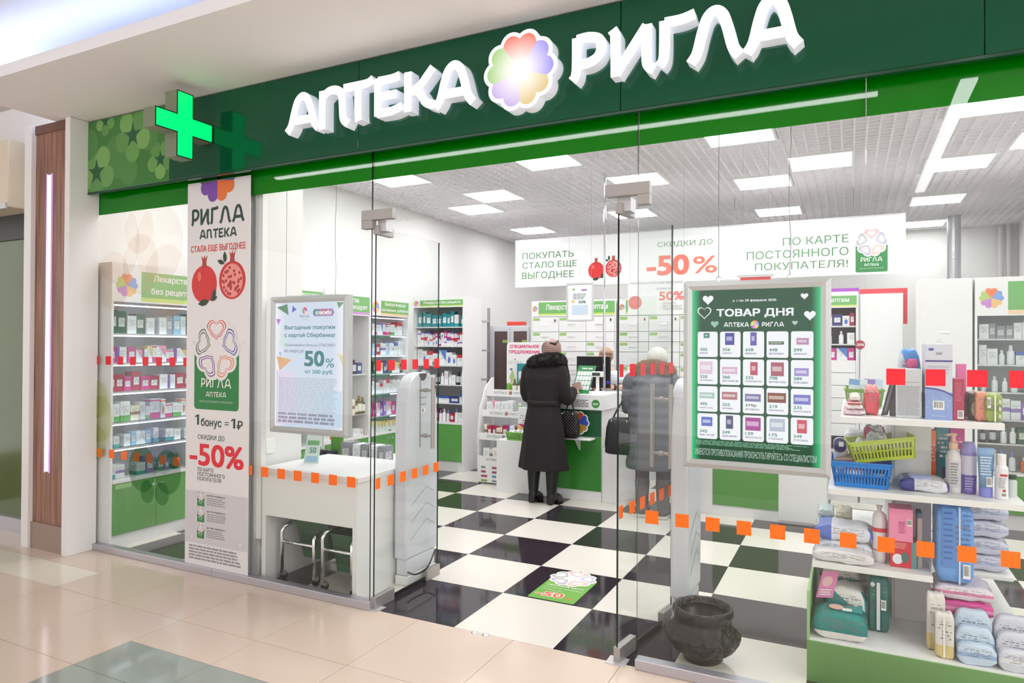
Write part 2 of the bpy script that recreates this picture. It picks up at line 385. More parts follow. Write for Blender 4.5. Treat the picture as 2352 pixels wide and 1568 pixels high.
def pomegranates(fr, u0, v0, w_, parent, d=.0012, e=0):
    """two printed pomegranates, the right one cut open"""
    r = w_ * .235
    def fruit(cx, cy, col_, nm):
        pts = []
        for k in range(30):
            a = 2 * math.pi * k / 30 + math.pi / 2; rr = r * (1 + .04 * math.cos(2 * a))
            if k in (0,): rr *= 1.0
            pts.append((cx + rr * math.cos(a), cy + rr * 1.12 * math.sin(a)))
        flat([pts], fr, col_, parent, nm, d)
        cw = r * .2; t = cy + r * 1.05
        flat([[(cx - cw, t - r * .1), (cx + cw, t - r * .1), (cx + cw * .8, t + r * .22), (cx + cw * 1.25, t + r * .62), (cx + cw * .35, t + r * .4), (cx, t + r * .62), (cx - cw * .4, t + r * .4), (cx - cw * 1.2, t + r * .6), (cx - cw * .8, t + r * .22)]], fr, C(176, 60, 50, .5, e), parent, 'crown', d + .0003)
    fruit(u0 + r, v0 + r * 1.15, C(214, 44, 44, .5, e), 'fruit_print')
    flat([circ(u0 + r * .6, v0 + r * 1.6, r * .16, 12, r * .28)], fr, C(236, 110, 96, .5, e), parent, 'highlight', d + .0005)
    cx = u0 + w_ - r; cy = v0 + r * 1.3
    fruit(cx, cy, C(206, 40, 48, .5, e), 'fruit_print')
    flat([circ(cx, cy - r * .02, r * .84, 24, r * .95)], fr, C(236, 150, 140, .5, e), parent, 'pith', d + .0005)
    q = random.Random(3); seeds = []
    for k in range(46):
        a = q.uniform(0, 6.28); z = q.random() ** .5 * .76; x = cx + r * z * math.cos(a); y = cy + r * 1.1 * z * math.sin(a)
        if abs(x - cx) < r * .07: continue
        seeds.append(circ(x, y, r * .095, 6))
    mb = MB()
    for i, p in enumerate(seeds): mb.face([fr.p(a, b, d + .001 + i * 1e-5) for a, b in p])
    mb.build('seeds', C(178, 24, 40, .4, e), parent)
    for li_, (lx, ly, an, L) in enumerate(((u0 + w_ * .33, v0 + r * .16, 190, r * .9), (u0 + w_ * .36, v0 + r * .2, 20, r * .6), (u0 + w_ * .4, v0 + r * .2, 70, r * .7), (cx - r * .55, cy + r * 1.0, 95, r * .65), (cx - r * .6, cy + r * .95, 160, r * .6))):
        ca, sa = math.cos(R(an)), math.sin(R(an))
        flat([[(lx + L * t * ca - L * wv * sa, ly + L * t * sa + L * wv * ca) for t, wv in ((0, 0), (.3, .2), (.65, .2), (1, 0), (.65, -.2), (.3, -.2))]], fr, C(44, 62, 46, .5, e), parent, 'leaf_print', d + .0018 + .0002 * li_)
# ------------------------------------------------------------------ the shell: floors, walls, ceilings
FRONT = Fr((0, 0, 0))            # the plane of the shop front, seen from the mall
fl = struct(MB().box(-3.7, 4.4, 0, 9.5, -.12, -.004).build('floor', M['grout_d'], base=(0, 0, 0)))
tile_me = {}
def tile(parent, x0, x1, y0, y1, m):
    k = (round(x1 - x0, 3), round(y1 - y0, 3), m.name)
    if k not in tile_me:
        a = MB().box(0, k[0], 0, k[1], -.01, 0).build('tile', m, base=(0, 0, 0)); tile_me[k] = a
        a.parent = parent; a.location = (x0, y0, 0); return a
    o = tile_me[k].copy(); col.objects.link(o); o.parent = parent; o.location = (x0, y0, 0); return o
for j in range(0, 13):
    for i in range(-6, 7):
        x0, x1 = max(i * .6, -3.54), i * .6 + .6
        tile(fl, x0 + .0012, x1 - .0012, j * .6 + .0012, j * .6 + .5988, M['tile_k'] if (i + j) % 2 else M['tile_w'])
fm = struct(MB().box(-9, 7, -9, 0, -.12, -.004).build('floor', M['grout'], base=(0, 0, 0)))
G = .0014
for jy, (y0, y1) in enumerate(((-.63, 0), (-1.23, -.63), (-1.83, -1.23), (-2.43, -1.83), (-3.03, -2.43), (-3.63, -3.03), (-4.23, -3.63))):
    for i in range(-9, 6):
        x0 = -.23 + i * .6; x1 = x0 + .6
        def t(a, b, c, e, m): tile(fm, a + G, b - G, c + G, e - G, m)
        if jy == 0 and i in (-5, -6):
            t(x0, x1, -.63, -.33, M['mall_white']); t(x0, x1, -.33, 0, M['mall_tile'])
        elif i in (-2, -1) and jy == 1:
            t(x0, x1, -.93, -.63, M['mall_tile']); t(x0, x1, -1.23, -.93, M['mall_dark'])
        elif i in (-2, -1) and jy == 2:
            t(x0, x1, -1.53, -1.23, M['mall_dark']); t(x0, x1, -1.83, -1.53, M['mall_tile'])
        else: t(x0, x1, y0, y1, M['mall_tile'])
H = 3.46
struct(MB().box(-3.7, -3.54, .02, 9.5, 0, 3.9).build('wall_left', M['wall']))
struct(MB().box(-3.7, 4.4, 9.35, 9.5, 0, 3.9).build('wall_back', M['wall']))
struct(MB().box(4.25, 4.4, .02, 9.5, 0, 3.9).build('wall_right', M['wall']))
struct(MB().box(-3.7, 4.4, .03, .1, 2.74, 3.9).build('wall_front', M['wall']))
pier = struct(MB().box(-2.16, -1.58, .03, .47, 0, H + .2).build('wall_pier', M['wall']))
MB().box(-1.6, -1.572, .028, .06, .05, 2.7).build('edge_profile', M['alu_l'], pier)
MB().box(-1.58, -1.57, .20, .28, 1.36, 1.5).build('thermostat', M['white'], pier, bevel=.004)
MB().box(-1.58, -1.567, .13, .21, .83, .93).build('cover_plate', M['white'], pier, bevel=.004)
MB().box(-1.582, -1.533, .05, .09, .28, 3.4).build('cable_duct', M['white'], pier)
so = MB().box(-1.58, -1.53, .1, .18, .13, .22).build('power_socket', M['white'], pier, bevel=.005)
MB().tube([(-1.53, .14, .175), (-1.526, .14, .175)], .026, 16).build('socket_ring', M['lamgrey'], so)
# grating ceiling: every bar is a piece of its own
ce = struct(MB().box(-3.7, 4.4, .02, 9.5, 3.86, 3.95).build('ceiling', M['void'], base=(0, 0, 0)))
PANELS = []
for (gx, gy) in ((-2.6, .65), (-.8, .65), (1.0, .65), (2.95, .65), (-1.4, 1.85), (.4, 1.85), (2.35, 1.85), (-2.62, 3.03), (-.79, 3.06), (1.09, 3.0), (2.96, 3.02),
                 (-2.03, 4.27), (-.17, 4.25), (1.71, 4.27), (3.6, 4.27), (-2.64, 4.9), (1.09, 4.94), (2.96, 4.93), (-2.64, 6.78), (-.78, 6.1), (1.09, 6.79), (2.96, 6.83), (2.96, 8.7), (.0, 8.1), (-1.9, 8.2)):
    PANELS.append((gx, gy))
bx = MB().box(-.008, .008, 0, 9.3, 0, .035).build('grate_bar', M['grate'], base=(0, 0, 0)); by = MB().box(0, 7.78, -.008, .008, 0, .035).build('grate_bar', M['grate'], base=(0, 0, 0))
nb = 0
for o0, axis, a0, a1, st, pos in ((bx, 0, -3.49, 4.2, .1, lambda a: (a, .05, H)), (by, 1, .1, 9.3, .1, lambda a: (-3.54, a, H - .0008))):
    a = a0
    while a < a1:
        o = o0 if a == a0 else o0.copy()
        if a != a0: col.objects.link(o)
        o.parent = ce; o.location = pos(a); a += st
def panel_light(gx, gy):
    t = thing('ceiling_light', 'x', 'ceiling light', (gx, gy, H - .012))
    b = MB(); s = .3
    for x0, x1, y0, y1 in ((-s, s, -s, -s + .02), (-s, s, s - .02, s), (-s, -s + .02, -s + .02, s - .02), (s - .02, s, -s + .02, s - .02)):
        b.box(gx + x0, gx + x1, gy + y0, gy + y1, H - .012, H + .05)
    b.build('frame', M['white'], t)
    MB().box(gx - s + .02, gx + s - .02, gy - s + .02, gy + s - .02, H - .006, H + .04).build('diffuser', M['lampwhite'], t)
    return t
def where_x(x): return 'far left' if x < -2.3 else 'left' if x < -1.2 else 'centre' if x < .6 else 'centre right' if x < 2.3 else 'far right'
def where_y(y): return {0: 'just inside the shop front', 1: 'second row from the shop front', 3: 'over the middle of the shop', 4: 'in front of the hanging banner', 6: 'behind the hanging banner', 8: 'by the back wall'}[int(y) if int(y) != 2 else 1]
for gx, gy in PANELS:
    l = panel_light(gx, gy)
    tag(l, 'square white ceiling light, %s, %s' % (where_x(gx), 'nearer row before the hanging banner' if gy in (4.27, 4.25) else where_y(gy)), group='ceiling lights of the shop')
# ---- mall ceiling
struct(MB().box(-3.42, 7, -.87, .02, 3.258, 3.33).build('ceiling', M['soffit']))
struct(MB().box(-9, 7, -9, .02, 3.56, 3.7).build('ceiling', mat('mall_ceiling_paint', S(206, 202, 199), .8)))
struct(MB().box(-9, -3.42, .0, .3, 2.9, 3.7).build('wall_mall', M['soffit']))
cove = tag(MB().box(-3.3, 7, -.8, -.77, 3.332, 3.35).build('cove_light', mat('cove_led', (.5, .64, 1, 1), emit=18)), 'blue white strip light lying along the soffit edge above the entrance', 'strip light')
tag(MB().box(-3.38, -3.35, -.74, -.05, 3.332, 3.35).build('cove_light', mat('cove_led_side', (.6, .72, 1, 1), emit=34)), 'short blue white strip light on the soffit end above the wooden pillar', 'strip light')
for n_, (x0, x1, y0, y1) in enumerate(((-3.4, 2.15, -2.03, -1.97), (2.62, 2.72, -5.5, -1.97))):
    t = thing('linear_light', ('long', 'shorter')[n_] + ' white linear lamp hung under the mall ceiling ' + ('along the shop front', 'running away from the shop')[n_], 'ceiling light', ((x0 + x1) / 2, (y0 + y1) / 2, 3.31))
    MB().box(x0, x1, y0, y1, 3.32, 3.37).build('housing', M['white'], t)
    MB().box(x0 + .003, x1 - .003, y0 + .003, y1 - .003, 3.303, 3.32).build('diffuser', M['linlamp'], t)
for n_, (gx, gy, w_) in enumerate(((5.2, -1.6, 'nearest the shop front'), (5.2, -3.4, 'second from the shop front'), (5.2, -5.2, 'farthest from the shop front'))):  # unseen panels added to brighten the mall, set clear of the glass reflections
    t = thing('mall_fill_panel', 'large square fill panel added unseen right of the viewer, ' + w_, 'ceiling light', (gx, gy, 3.53), 'added mall fill panels')
    MB().box(gx - .7, gx + .7, gy - .7, gy + .7, 3.54, 3.56).build('frame', M['white'], t)
    MB().box(gx - .66, gx + .66, gy - .66, gy + .66, 3.53, 3.54).build('diffuser', M['mallfill'], t)

# ------------------------------------------------------------------ pillar with wood panel and the neighbouring front
pl = thing('pillar', 'white framed pillar with walnut veneer panel and glowing vertical slot', 'pillar', (-3.46, -.1, 0)); struct(pl)
for x0, x1, y1 in ((-3.78, -3.69, -.02), (-3.26, -3.2, 0)):
    MB().box(x0, x1, -.225, y1, 0, 3.256).build('jamb', M['lam'], pl, bevel=.003)
MB().box(-3.69, -3.26, -.19, -.02, .2, 3.256).build('veneer_panel', M['wood'], pl)
MB().box(-3.69, -3.26, -.205, -.02, 0, .2).build('plinth', mat('brown_stone', S(150, 128, 116), .25), pl)
MB().box(-3.69, -3.26, -.2, -.19, 3.19, 3.256).build('top_trim', C(110, 74, 62), pl)
led = MB().box(-3.525, -3.475, -.196, -.19, .6, 2.86).build('light_slot', mat('slot_led', (1, .96, 1, 1), emit=2.2), pl)
MB().box(-3.533, -3.525, -.2, -.19, .59, 2.87).box(-3.475, -3.467, -.2, -.19, .59, 2.87).build('slot_rim', mat('violet_rim', S(214, 170, 235), .3, emit=.4), pl)
nb_ = thing('neighbour_shopfront', 'dark olive glass front of the next shop beyond the pillar', 'shopfront', (-5.2, .05, 0))
MB().box(-6.6, -3.8, .02, .06, .12, 2.55).build('pane', tile_mat('olive_glass', S(62, 84, 40), S(92, 112, 64), .12, 1.6), nb_)
MB().box(-6.6, -3.8, -.03, .06, 0, .12).build('base_rail', M['alu'], nb_)
MB().box(-6.6, -3.8, -.0, .06, 2.45, 2.66).build('head_band', C(38, 44, 40), nb_)
MB().box(-6.6, -4.02, -.22, .06, 2.66, 3.2).build('sign_box', C(226, 214, 192), nb_, bevel=.01)
MB().box(-6.6, -4.02, -.235, -.22, 2.645, 2.69).build('sign_lip', M['alu_l'], nb_)

# ------------------------------------------------------------------ shop front: glass, rails, doors
def pane(name, x0, x1, z0, z1, y=0, th=.01, axis='x'):
    return MB().box(x0, x1, y - th / 2, y + th / 2, z0, z1, 0, {3: 1, 5: 1}).build(name, [M['glass'], M['edge']])
W = {}
for n_, (x0, x1, z0, z1) in enumerate(((-3.3, -1.9, .05, 2.79), (-1.897, -.585, .05, 2.79), (-.582, 1.043, 2.3, 2.79), (1.046, 2.04, .05, 2.79), (2.043, 4.2, .05, 2.79))):
    o = struct(pane('window_%d' % (n_ + 1), x0, x1, z0, z1)); W[n_ + 1] = o
    MB().box(x0, x1, .008, .012, 2.565, 2.79).build('green_strip', M['band'], o)
    if n_ != 2: MB().box(x0 - .002, x1 + (.02 if n_ in (1,) else 0), -.032, .03, 0, .05).build('base_rail', M['alu'], o, bevel=.004)
MB().box(-3.315, -3.3, -.02, .02, .05, 2.74).build('edge_seal', M['seal'], W[1])
def square(o, x, z, m, w_=.064, h=.064, y=-.0062):
    MB().box(x - w_ / 2, x + w_ / 2, y, y + .0006, z - h / 2, z + h / 2).build('marker_square', m, o)
for x in (-3.21, -3.065, -2.921, -2.777, -2.633, -2.486, -2.341, -2.197): square(W[1], x, 1.447, M['red'])
for x in (2.153, 2.295, 2.438, 2.577, 2.72, 2.86): square(W[5], x, 1.45, M['red'], .07, .068)
for k in range(8): square(W[1], -3.158 + k * .144, .742, M['orange'])
square(W[1], -3.283, .742, M['orange'], .03)
for x in (-1.585, -1.441, -1.296, -1.156, -1.012, -.869, -.727): square(W[2], x, .742, M['orange'])
for x in (1.12, 1.265, 1.407, 1.547, 1.691, 1.832, 1.975): square(W[4], x, .743, M['orange'])
for x in (2.118, 2.26, 2.403, 2.547, 2.69): square(W[5], x, .743, M['orange'])
# translucent petal print on the left pane
pf = Fr((0, -.0056, 0)); n_ = 0
for c, al, P in ((S(236, 196, 160), .16, ((-2.98, 2.33, .27), (-2.5, 2.3, .26), (-2.42, 2.02, .24), (-3.02, 2.05, .2), (-2.7, 2.16, .2), (-2.72, 2.42, .16))), (S(190, 202, 60), .24, ((-3.2, 1.15, .13), (-3.16, 1.0, .16), (-3.2, .82, .12))), (S(176, 190, 230), .18, ((-2.55, 1.02, .16), (-2.44, .8, .14))),
                 (S(24, 100, 40), .42, ((-2.66, .66, .15), (-2.6, .5, .075), (-2.38, .66, .14), (-2.44, .5, .075)))):
    fm_ = film_mat('print_film', c, al)
    for cx, cz, r in P:
        n_ += 1; flat([[(max(-3.29, min(-2.2, x)), max(.06, min(2.56, z))) for x, z in circ(cx, cz, r, 32, r * 1.12)]], pf, fm_, W[1], 'petal_film', n_ * .0002)
# door leaves, hinged at the outer edges and standing open
def leaf(name, hx, ang, mirror):
    """built with the hinge on the origin and the leaf along +y; mirror = -1 puts its public side on the left"""
    t = struct(thing(name, 'x', 'door')); del t['label']; del t['category']
    L = .70
    MB().box(-.005, .005, .005, L, .012, 2.28, 0, {2: 1, 4: 1}).build('pane', [M['glass'], M['edge']], t)
    for z0, z1, y0, y1, nm in ((.0, .075, 0, .19, 'patch_fitting'), (.0, .075, L - .15, L + .01, 'patch_fitting'), (2.235, 2.29, 0, .16, 'patch_fitting')):
        MB().box(-.018, .018, y0, y1, z0, z1).build(nm, M['steel'], t, bevel=.003)
    MB().box(-.004, .004, .19, L - .15, .004, .03).build('bottom_seal', M['seal'], t)
    sgn = 1
    for sx in (-1, 1):
        hb = MB().tube([(sx * .055, .55, .89), (sx * .055, .55, 1.36)], .013, 12)
        for z in (.97, 1.275): hb.tube([(sx * .005, .55, z), (sx * .055, .55, z)], .009, 10)
        hb.build('pull_handle', M['steel'], t, smooth=False)
    for z in (.97, 1.275): MB().tube([(-.012, .55, z), (.012, .55, z)], .014, 12).build('handle_collar', M['steel'], t)
    for k in range(6):
        y = .012 + .128 * k + .02; wd = .032 if k else .022
        for z, m in ((.742, M['orange']), (1.45, M['red'])):
            MB().box(.0052, .0058, y - wd, y + wd, z - .032, z + .032).build('marker_square', m, t)
    t.location = (hx, 0, 0); t.rotation_euler = (0, 0, -ang); return t
d1 = leaf('door_1', -.56, 0, 1)
d2 = leaf('door_2', .943, .155, -1)
# corner fittings of the glass over the doors
fi = struct(MB().box(-.65, -.422, -.022, .022, 2.318, 2.378).box(-.65, -.57, -.022, .022, 2.268, 2.318).build('trim_1', M['steel'], bevel=.002))
MB().box(-.56, -.5, .022, .09, 2.255, 2.318).build('pivot_block', M['alu_l'], fi)
fi = struct(MB().box(.884, 1.107, -.022, .022, 2.318, 2.38).box(1.045, 1.107, -.022, .022, 2.268, 2.318).build('trim_2', M['steel'], bevel=.002))
MB().box(.93, 1.0, .022, .11, 2.25, 2.318).build('pivot_block', M['alu_l'], fi)
for n_, x in enumerate((-.56, .943)):
    struct(MB().box(x - .05, x + .05, -.03, .06, -.001, .004).build('trim_%d' % (3 + n_), M['alu_l']))
for n_, x in enumerate((.14, .21)):
    tag(MB().lathe([(.02, 0), (.018, .004), (.009, .005), (.007, .001)], (x, -.015, 0), 14).build('floor_bolt_socket', [M['chrome']], smooth=True), '%s steel bolt socket in the floor joint at the doorway' % ('left', 'right')[n_], 'bolt socket', 'bolt sockets in the doorway')

# ------------------------------------------------------------------ fascia sign
sg = thing('fascia_sign', 'long dark green glossy fascia panel over the glass shop front', 'sign', (0, -.08, 2.7))
def sign_mat():
    m = M['sign']; h = NT(m); v, x, y, z = h.xyz('Object')
    n = h.n('TexNoise', i_Scale=9.0, i_Detail=2.0); h.l(v, n.inputs['Vector'])
    h.l(h.mix(h.math('MULTIPLY', n.outputs[0], .3), S(8, 76, 50), S(12, 90, 58)), h.b.inputs['Base Color']); return m
sign_mat()
SX0, SZ0, SZ1 = -3.355, 2.715, 3.252
xs = (SX0, -2.28, -.62, .98, 2.45, 4.6)
for a, b_ in zip(xs, xs[1:]):
    MB().box(a + .0012, b_ - .0012, -.09, -.065, SZ0, SZ1).build('fascia_panel', mat('petal_green_panel', S(66, 126, 62), .09, spec=.35) if a < -3 else M['sign'], sg, bevel=.004)
MB().box(SX0, 4.6, -.092, -.065, SZ0 - .014, SZ0 - .001).build('drip_edge', C(6, 62, 40, .2), sg)
MB().box(SX0, SX0 + .02, -.064, .0, SZ0 - .01, SZ1).build('end_cap', C(60, 110, 58, .2), sg)
MB().box(SX0, 4.6, -.08, -.02, SZ1, SZ1 + .004).build('top_gap', M['seal'], sg)
sf = Fr((0, -.0902, 0))
clampx = lambda P: [(max(SX0 + .004, min(-2.285, x)), max(SZ0 + .004, min(SZ1 - .006, z))) for x, z in P]
PG = [C(104, 160, 84, .15), C(120, 172, 94, .15), C(92, 150, 78, .15)]
for n_, (cx, cz, r) in enumerate(((-3.094, 2.86, .135), (-2.678, 3.085, .125), (-2.375, 2.875, .09), (-2.996, 3.23, .07))):
    for k in range(5):
        a = R(90 + 72 * k + 36); flat([clampx([(cx + .95 * r * math.cos(a) + .62 * r * math.cos(R(f)), cz + .95 * r * math.sin(a) + .62 * r * math.sin(R(f))) for f in range(0, 360, 12)])], sf, PG[(k + n_) % 3], sg, 'petal_print', .0002 + .0001 * k)
    star = []
    for k in range(5):
        a = R(90 + 72 * k + 0); star.append((cx + r * .78 * math.cos(a), cz + r * .78 * math.sin(a)))
        for t_ in (.12, .25, .5, .75, .88):
            b0 = R(90 + 72 * k + 72 * t_); rr = r * (.33 + .45 * abs(2 * t_ - 1) ** 3.2); star.append((cx + rr * math.cos(b0), cz + rr * math.sin(b0)))
    flat([clampx(star)], sf, C(22, 92, 56, .12), sg, 'star_print', .001)
for cx, cz, r in ((-2.85, 2.95, .16), (-2.5, 3.05, .1), (-3.2, 3.08, .12), (-2.72, 2.83, .1)): flat([clampx(circ(cx, cz, r))], sf, C(78, 138, 70, .12), sg, 'petal_print', .00005 + .00003 * cx * cx)
# raised lit letters
LET = [('А', -1.113, 2.859, -0.839, 3.086), ('П', -0.854, 2.847, -0.606, 3.084), ('Т', -0.663, 2.859, -0.449, 3.088), ('Е', -0.442, 2.864, -0.237, 3.084), ('К', -0.237, 2.861, -0.028, 3.086), ('А', -0.043, 2.849, 0.219, 3.084), ('Р', 0.757, 2.861, 0.932, 3.084), ('И', 0.954, 2.847, 1.177, 3.084), ('Г', 1.187, 2.859, 1.362, 3.079), ('Л', 1.323, 2.845, 1.559, 3.084), ('А', 1.564, 2.845, 1.797, 3.084)]
lf = Fr((0, -.09, 0))
for n_, (ch, x0, z0, x1, z1) in enumerate(LET):
    b = MB()
    for k, p in enumerate(strokes(ch, x0, z0, x1, z1, .049)):
        n = len(p) // 2; off = k * .0006
        for i in range(n - 1):
            q = [p[i], p[i + 1], p[2 * n - 2 - i], p[2 * n - 1 - i]]
            b.face([lf.p(a, c, .086 + off) for a, c in q], 0)
        for i in range(2 * n):
            a, c = p[i], p[(i + 1) % (2 * n)]
            b.face([lf.p(*a, .012), lf.p(*c, .012), lf.p(*c, .086 + off), lf.p(*a, .086 + off)], 1)
    o = b.build('letter', [M['letter'], M['letterside']], sg)
    o['label'] = 'white glowing raised letter %s of the %s word' % (ch, 'left' if n_ < 6 else 'right')
# flower emblem, a lit box with printed petals
def petal_lit(c):
    m = bpy.data.materials.new('lit_petal'); m.use_nodes = True; h = NT(m); v, x, y, z = h.xyz('Object')
    vv = h.n('VectorMath', operation='DISTANCE'); h.l(v, vv.inputs[0]); vv.inputs[1].default_value = (.479, -.102, .27)  # lamp hot spot put into the emission colour as a white centre
    t = h.math('SUBTRACT', h.math('DIVIDE', vv.outputs['Value'], .15), .22); t = h.math('POWER', h.math('MAXIMUM', h.math('MINIMUM', t, 1.0), 0.0), .9)
    h.l(h.mix(t, (1.2, 1.15, 1.1, 1), c), h.b.inputs['Emission Color']); h.b.inputs['Emission Strength'].default_value = .9; h.b.inputs['Base Color'].default_value = (.1, .1, .1, 1); h.b.inputs['Roughness'].default_value = .3
    return m
cxf, czf = .479, 2.9695
b = MB(); lo = lobes(cxf, czf, .207, 160)
b.prism(lo, lf, .012, .09, 0, 1); b.build('emblem_body', [M['letter'], M['letterside']], sg)
for k, c in enumerate(((.95, .16, .1, 1), (.36, .3, .95, 1), (.8, .6, .22, 1), (.62, .46, .86, 1), (.38, .68, .2, 1))):
    flat([petal(k, cxf, czf, .187, 24)], lf, petal_lit(c), sg, 'emblem_petal', .0915)
# green pharmacy cross on a bracket
cr = thing('pharmacy_cross', 'bright green glowing cross box sticking out from the fascia', 'cross sign', (-1.9, -.302, 2.767))
cf = Fr((-1.8486, -.3035, 2.979), (0, 1, 0)); a_, w2 = .211, .061
cross = [(-w2, -a_), (w2, -a_), (w2, -w2), (a_, -w2), (a_, w2), (w2, w2), (w2, a_), (-w2, a_), (-w2, w2), (-a_, w2), (-a_, -w2), (-w2, -w2)]
MB().prism(cross, cf, -.112, 0, 0).build('casing', C(124, 134, 108, .35), cr, bevel=.002)
sc_ = lambda s: [(x + (-s if x > 0 else s) if abs(x) > w2 + .001 else x * (1 - s / w2), y + (-s if y > 0 else s) if abs(y) > w2 + .001 else y * (1 - s / w2)) for x, y in cross]
flat([cross], cf, C(8, 40, 22), cr, 'rim', .0006); flat([sc_(.007)], cf, mat('green_led', S(0, 228, 112), .3, emit=1.0), cr, 'lit_face', .0016)

# ------------------------------------------------------------------ tall vinyl banner on the glass
bn = thing('door_banner', 'tall white banner with pomegranates and discount print beside the entrance', 'banner', (-1.88, -.014, .05))
x0, x1, z0, z1 = -2.183, -1.578, .045, 2.695
MB().box(x0, x1, -.016, -.010, z0, z1).build('sheet', mat('banner_vinyl', S(228, 226, 228), .3), bn)
bf = Fr((0, -.0162, 0))
flat([rect(x0 + .0, .2, x1, .56)], bf, C(206, 204, 209), bn, 'grey_block', .0004)
bw = x1 - x0
def bz(py): return PY(505, py, -.016).z
for k, c_ in enumerate(((150, 150, 150), (36, 78, 176), (232, 116, 50), (120, 70, 170), (70, 90, 50))):
    if k: flat([[(x, min(z, 2.693)) for x, z in petal(k, -1.888, bz(400), .19)]], bf, C(*c_), bn, 'petal', .0008)
logo_word('РИГЛА', -2.14, bz(513), -1.63, bz(474), bf, M['dark'], bn, .0008, .021)
logo_word('АПТЕКА', -2.06, bz(545), -1.7, bz(524), bf, M['dark'], bn, .0008, .013)
text('СТАЛА ЕЩЕ ВЫГОДНЕЕ', -2.145, bz(578), -1.615, bz(560), bf, C(224, 62, 60), bn, .012)
pomegranates(bf, -2.13, bz(697), .51, bn, .0008)
card(bf, -2.1, bz(942), -1.67, bz(728), bn, .0008)
ONE = lambda u, v, w_, h_: [(u + w_ * x, v + h_ * y) for x, y in ((.5, 0), (.95, 0), (.95, 1), (.55, 1), (.05, .84), (.05, .68), (.5, .82))]
flat([ONE(-2.09, bz(979), .042, bz(955) - bz(979))], bf, M['dark'], bn, 'lettering'); text('бонус', -2.03, bz(986), -1.83, bz(962), bf, M['dark'], bn, .012)
text('=', -1.8, bz(975), -1.76, bz(968), bf, M['dark'], bn, .0, name='equals_sign'); flat([ONE(-1.74, bz(981), .042, bz(959) - bz(981))], bf, M['dark'], bn, 'lettering'); text('₽', -1.685, bz(983), -1.63, bz(963), bf, M['dark'], bn, .015)
text('СКИДКИ ДО', -2.06, bz(1014), -1.8, bz(1001), bf, C(50, 60, 56), bn)
text('-50%', -2.14, bz(1074), -1.62, bz(1022), bf, C(226, 34, 50), bn, .02)
for k, s_ in enumerate(('ПО КАРТЕ', 'ПОСТОЯННОГО', 'ПОКУПАТЕЛЯ')): text(s_, -2.06, bz(1087 + k * 11), (-1.9, -1.795, -1.83)[k], bz(1078 + k * 11), bf, C(50, 60, 56), bn)
for k, py in enumerate((1150, 1187, 1225)):
    zc = bz(py); card(bf, -2.06, zc - .055, -1.99, zc + .055, bn, .0008)
    text('до %d%% стоимости' % (5, 7, 10)[k], -1.965, zc + .018, -1.79, zc + .03, bf, C(70, 70, 74), bn, .01)
    fine(-1.965, zc - .045, -1.775, zc + .012, 4, bf, C(160, 158, 162), bn, seed=k)
fine(-2.14, .085, -1.62, .19, 5, bf, C(150, 150, 156), bn, seed=9, words=9)
for (px, pz) in ((-2.11, 1.585), (-1.64, 1.585), (-2.11, .24), (-1.64, .24)): MB().tube([(px, -.016, pz), (px, -.022, pz)], .011, 12).build('clear_peg', mat('clear_plastic', S(224, 224, 228), .1), bn)
# ------------------------------------------------------------------ product packs
def pack_mat(kind, base, acc, acc2=None, txt=(110, 112, 120)):
    m = mat('printed_card', S(*base), .4); h = NT(m)
    tc = h.n('TexCoord'); sp = h.n('SeparateXYZ'); h.l(tc.outputs['Generated'], sp.inputs[0]); sn = h.n('SeparateXYZ'); h.l(tc.outputs['Normal'], sn.inputs[0])
    u = h.mix(h.math('GREATER_THAN', h.math('ABSOLUTE', sn.outputs[0]), .5), sp.outputs[0], sp.outputs[1]); z = sp.outputs[2]
    A = S(*acc); B = S(*base)
    GT = lambda a, b: h.math('GREATER_THAN', a, b)
    LT = lambda a, b: h.math('LESS_THAN', a, b)
    AND = lambda a, b: h.math('MULTIPLY', a, b)
    if kind == 'foot': f = LT(z, .3)
    elif kind == 'head': f = GT(z, .72)
    elif kind == 'side': f = LT(u, .3)
    elif kind == 'diag': f = GT(h.math('ADD', z, h.math('MULTIPLY', u, .8)), 1.05)
    elif kind == 'label': f = h.math('SUBTRACT', 1.0, AND(AND(GT(u, .18), LT(u, .82)), AND(GT(z, .3), LT(z, .7))))
    elif kind == 'band': f = AND(GT(z, .38), LT(z, .58))
    elif kind == 'dot':
        d = h.math('ADD', h.math('POWER', h.math('SUBTRACT', u, .5), 2.0), h.math('POWER', h.math('SUBTRACT', z, .4), 2.0)); f = LT(d, .06)
    else: f = LT(z, -1)
    c = h.mix(f, B, A)
    if acc2: c = h.mix(AND(GT(z, .86), LT(z, .95)), c, S(*acc2))
    rows = h.math('FRACT', h.math('MULTIPLY', z, 14.0)); fl_ = h.math('FLOOR', h.math('MULTIPLY', z, 14.0))
    cb = h.n('CombineXYZ'); h.l(h.math('MULTIPLY', u, 9.0), cb.inputs[0]); h.l(h.math('MULTIPLY', fl_, 3.7), cb.inputs[1])
    nz = h.n('TexNoise', i_Scale=1.0, i_Detail=1.0); h.l(cb.outputs[0], nz.inputs['Vector'])
    tx = AND(AND(AND(LT(rows, .5), GT(nz.outputs[0], .47)), AND(GT(z, .42), LT(z, .8))), AND(GT(u, .14), LT(u, .86)))
    c = h.mix(AND(tx, .75), c, S(*txt)); h.l(c, h.b.inputs['Base Color']); return m
W_ = (236, 238, 240)
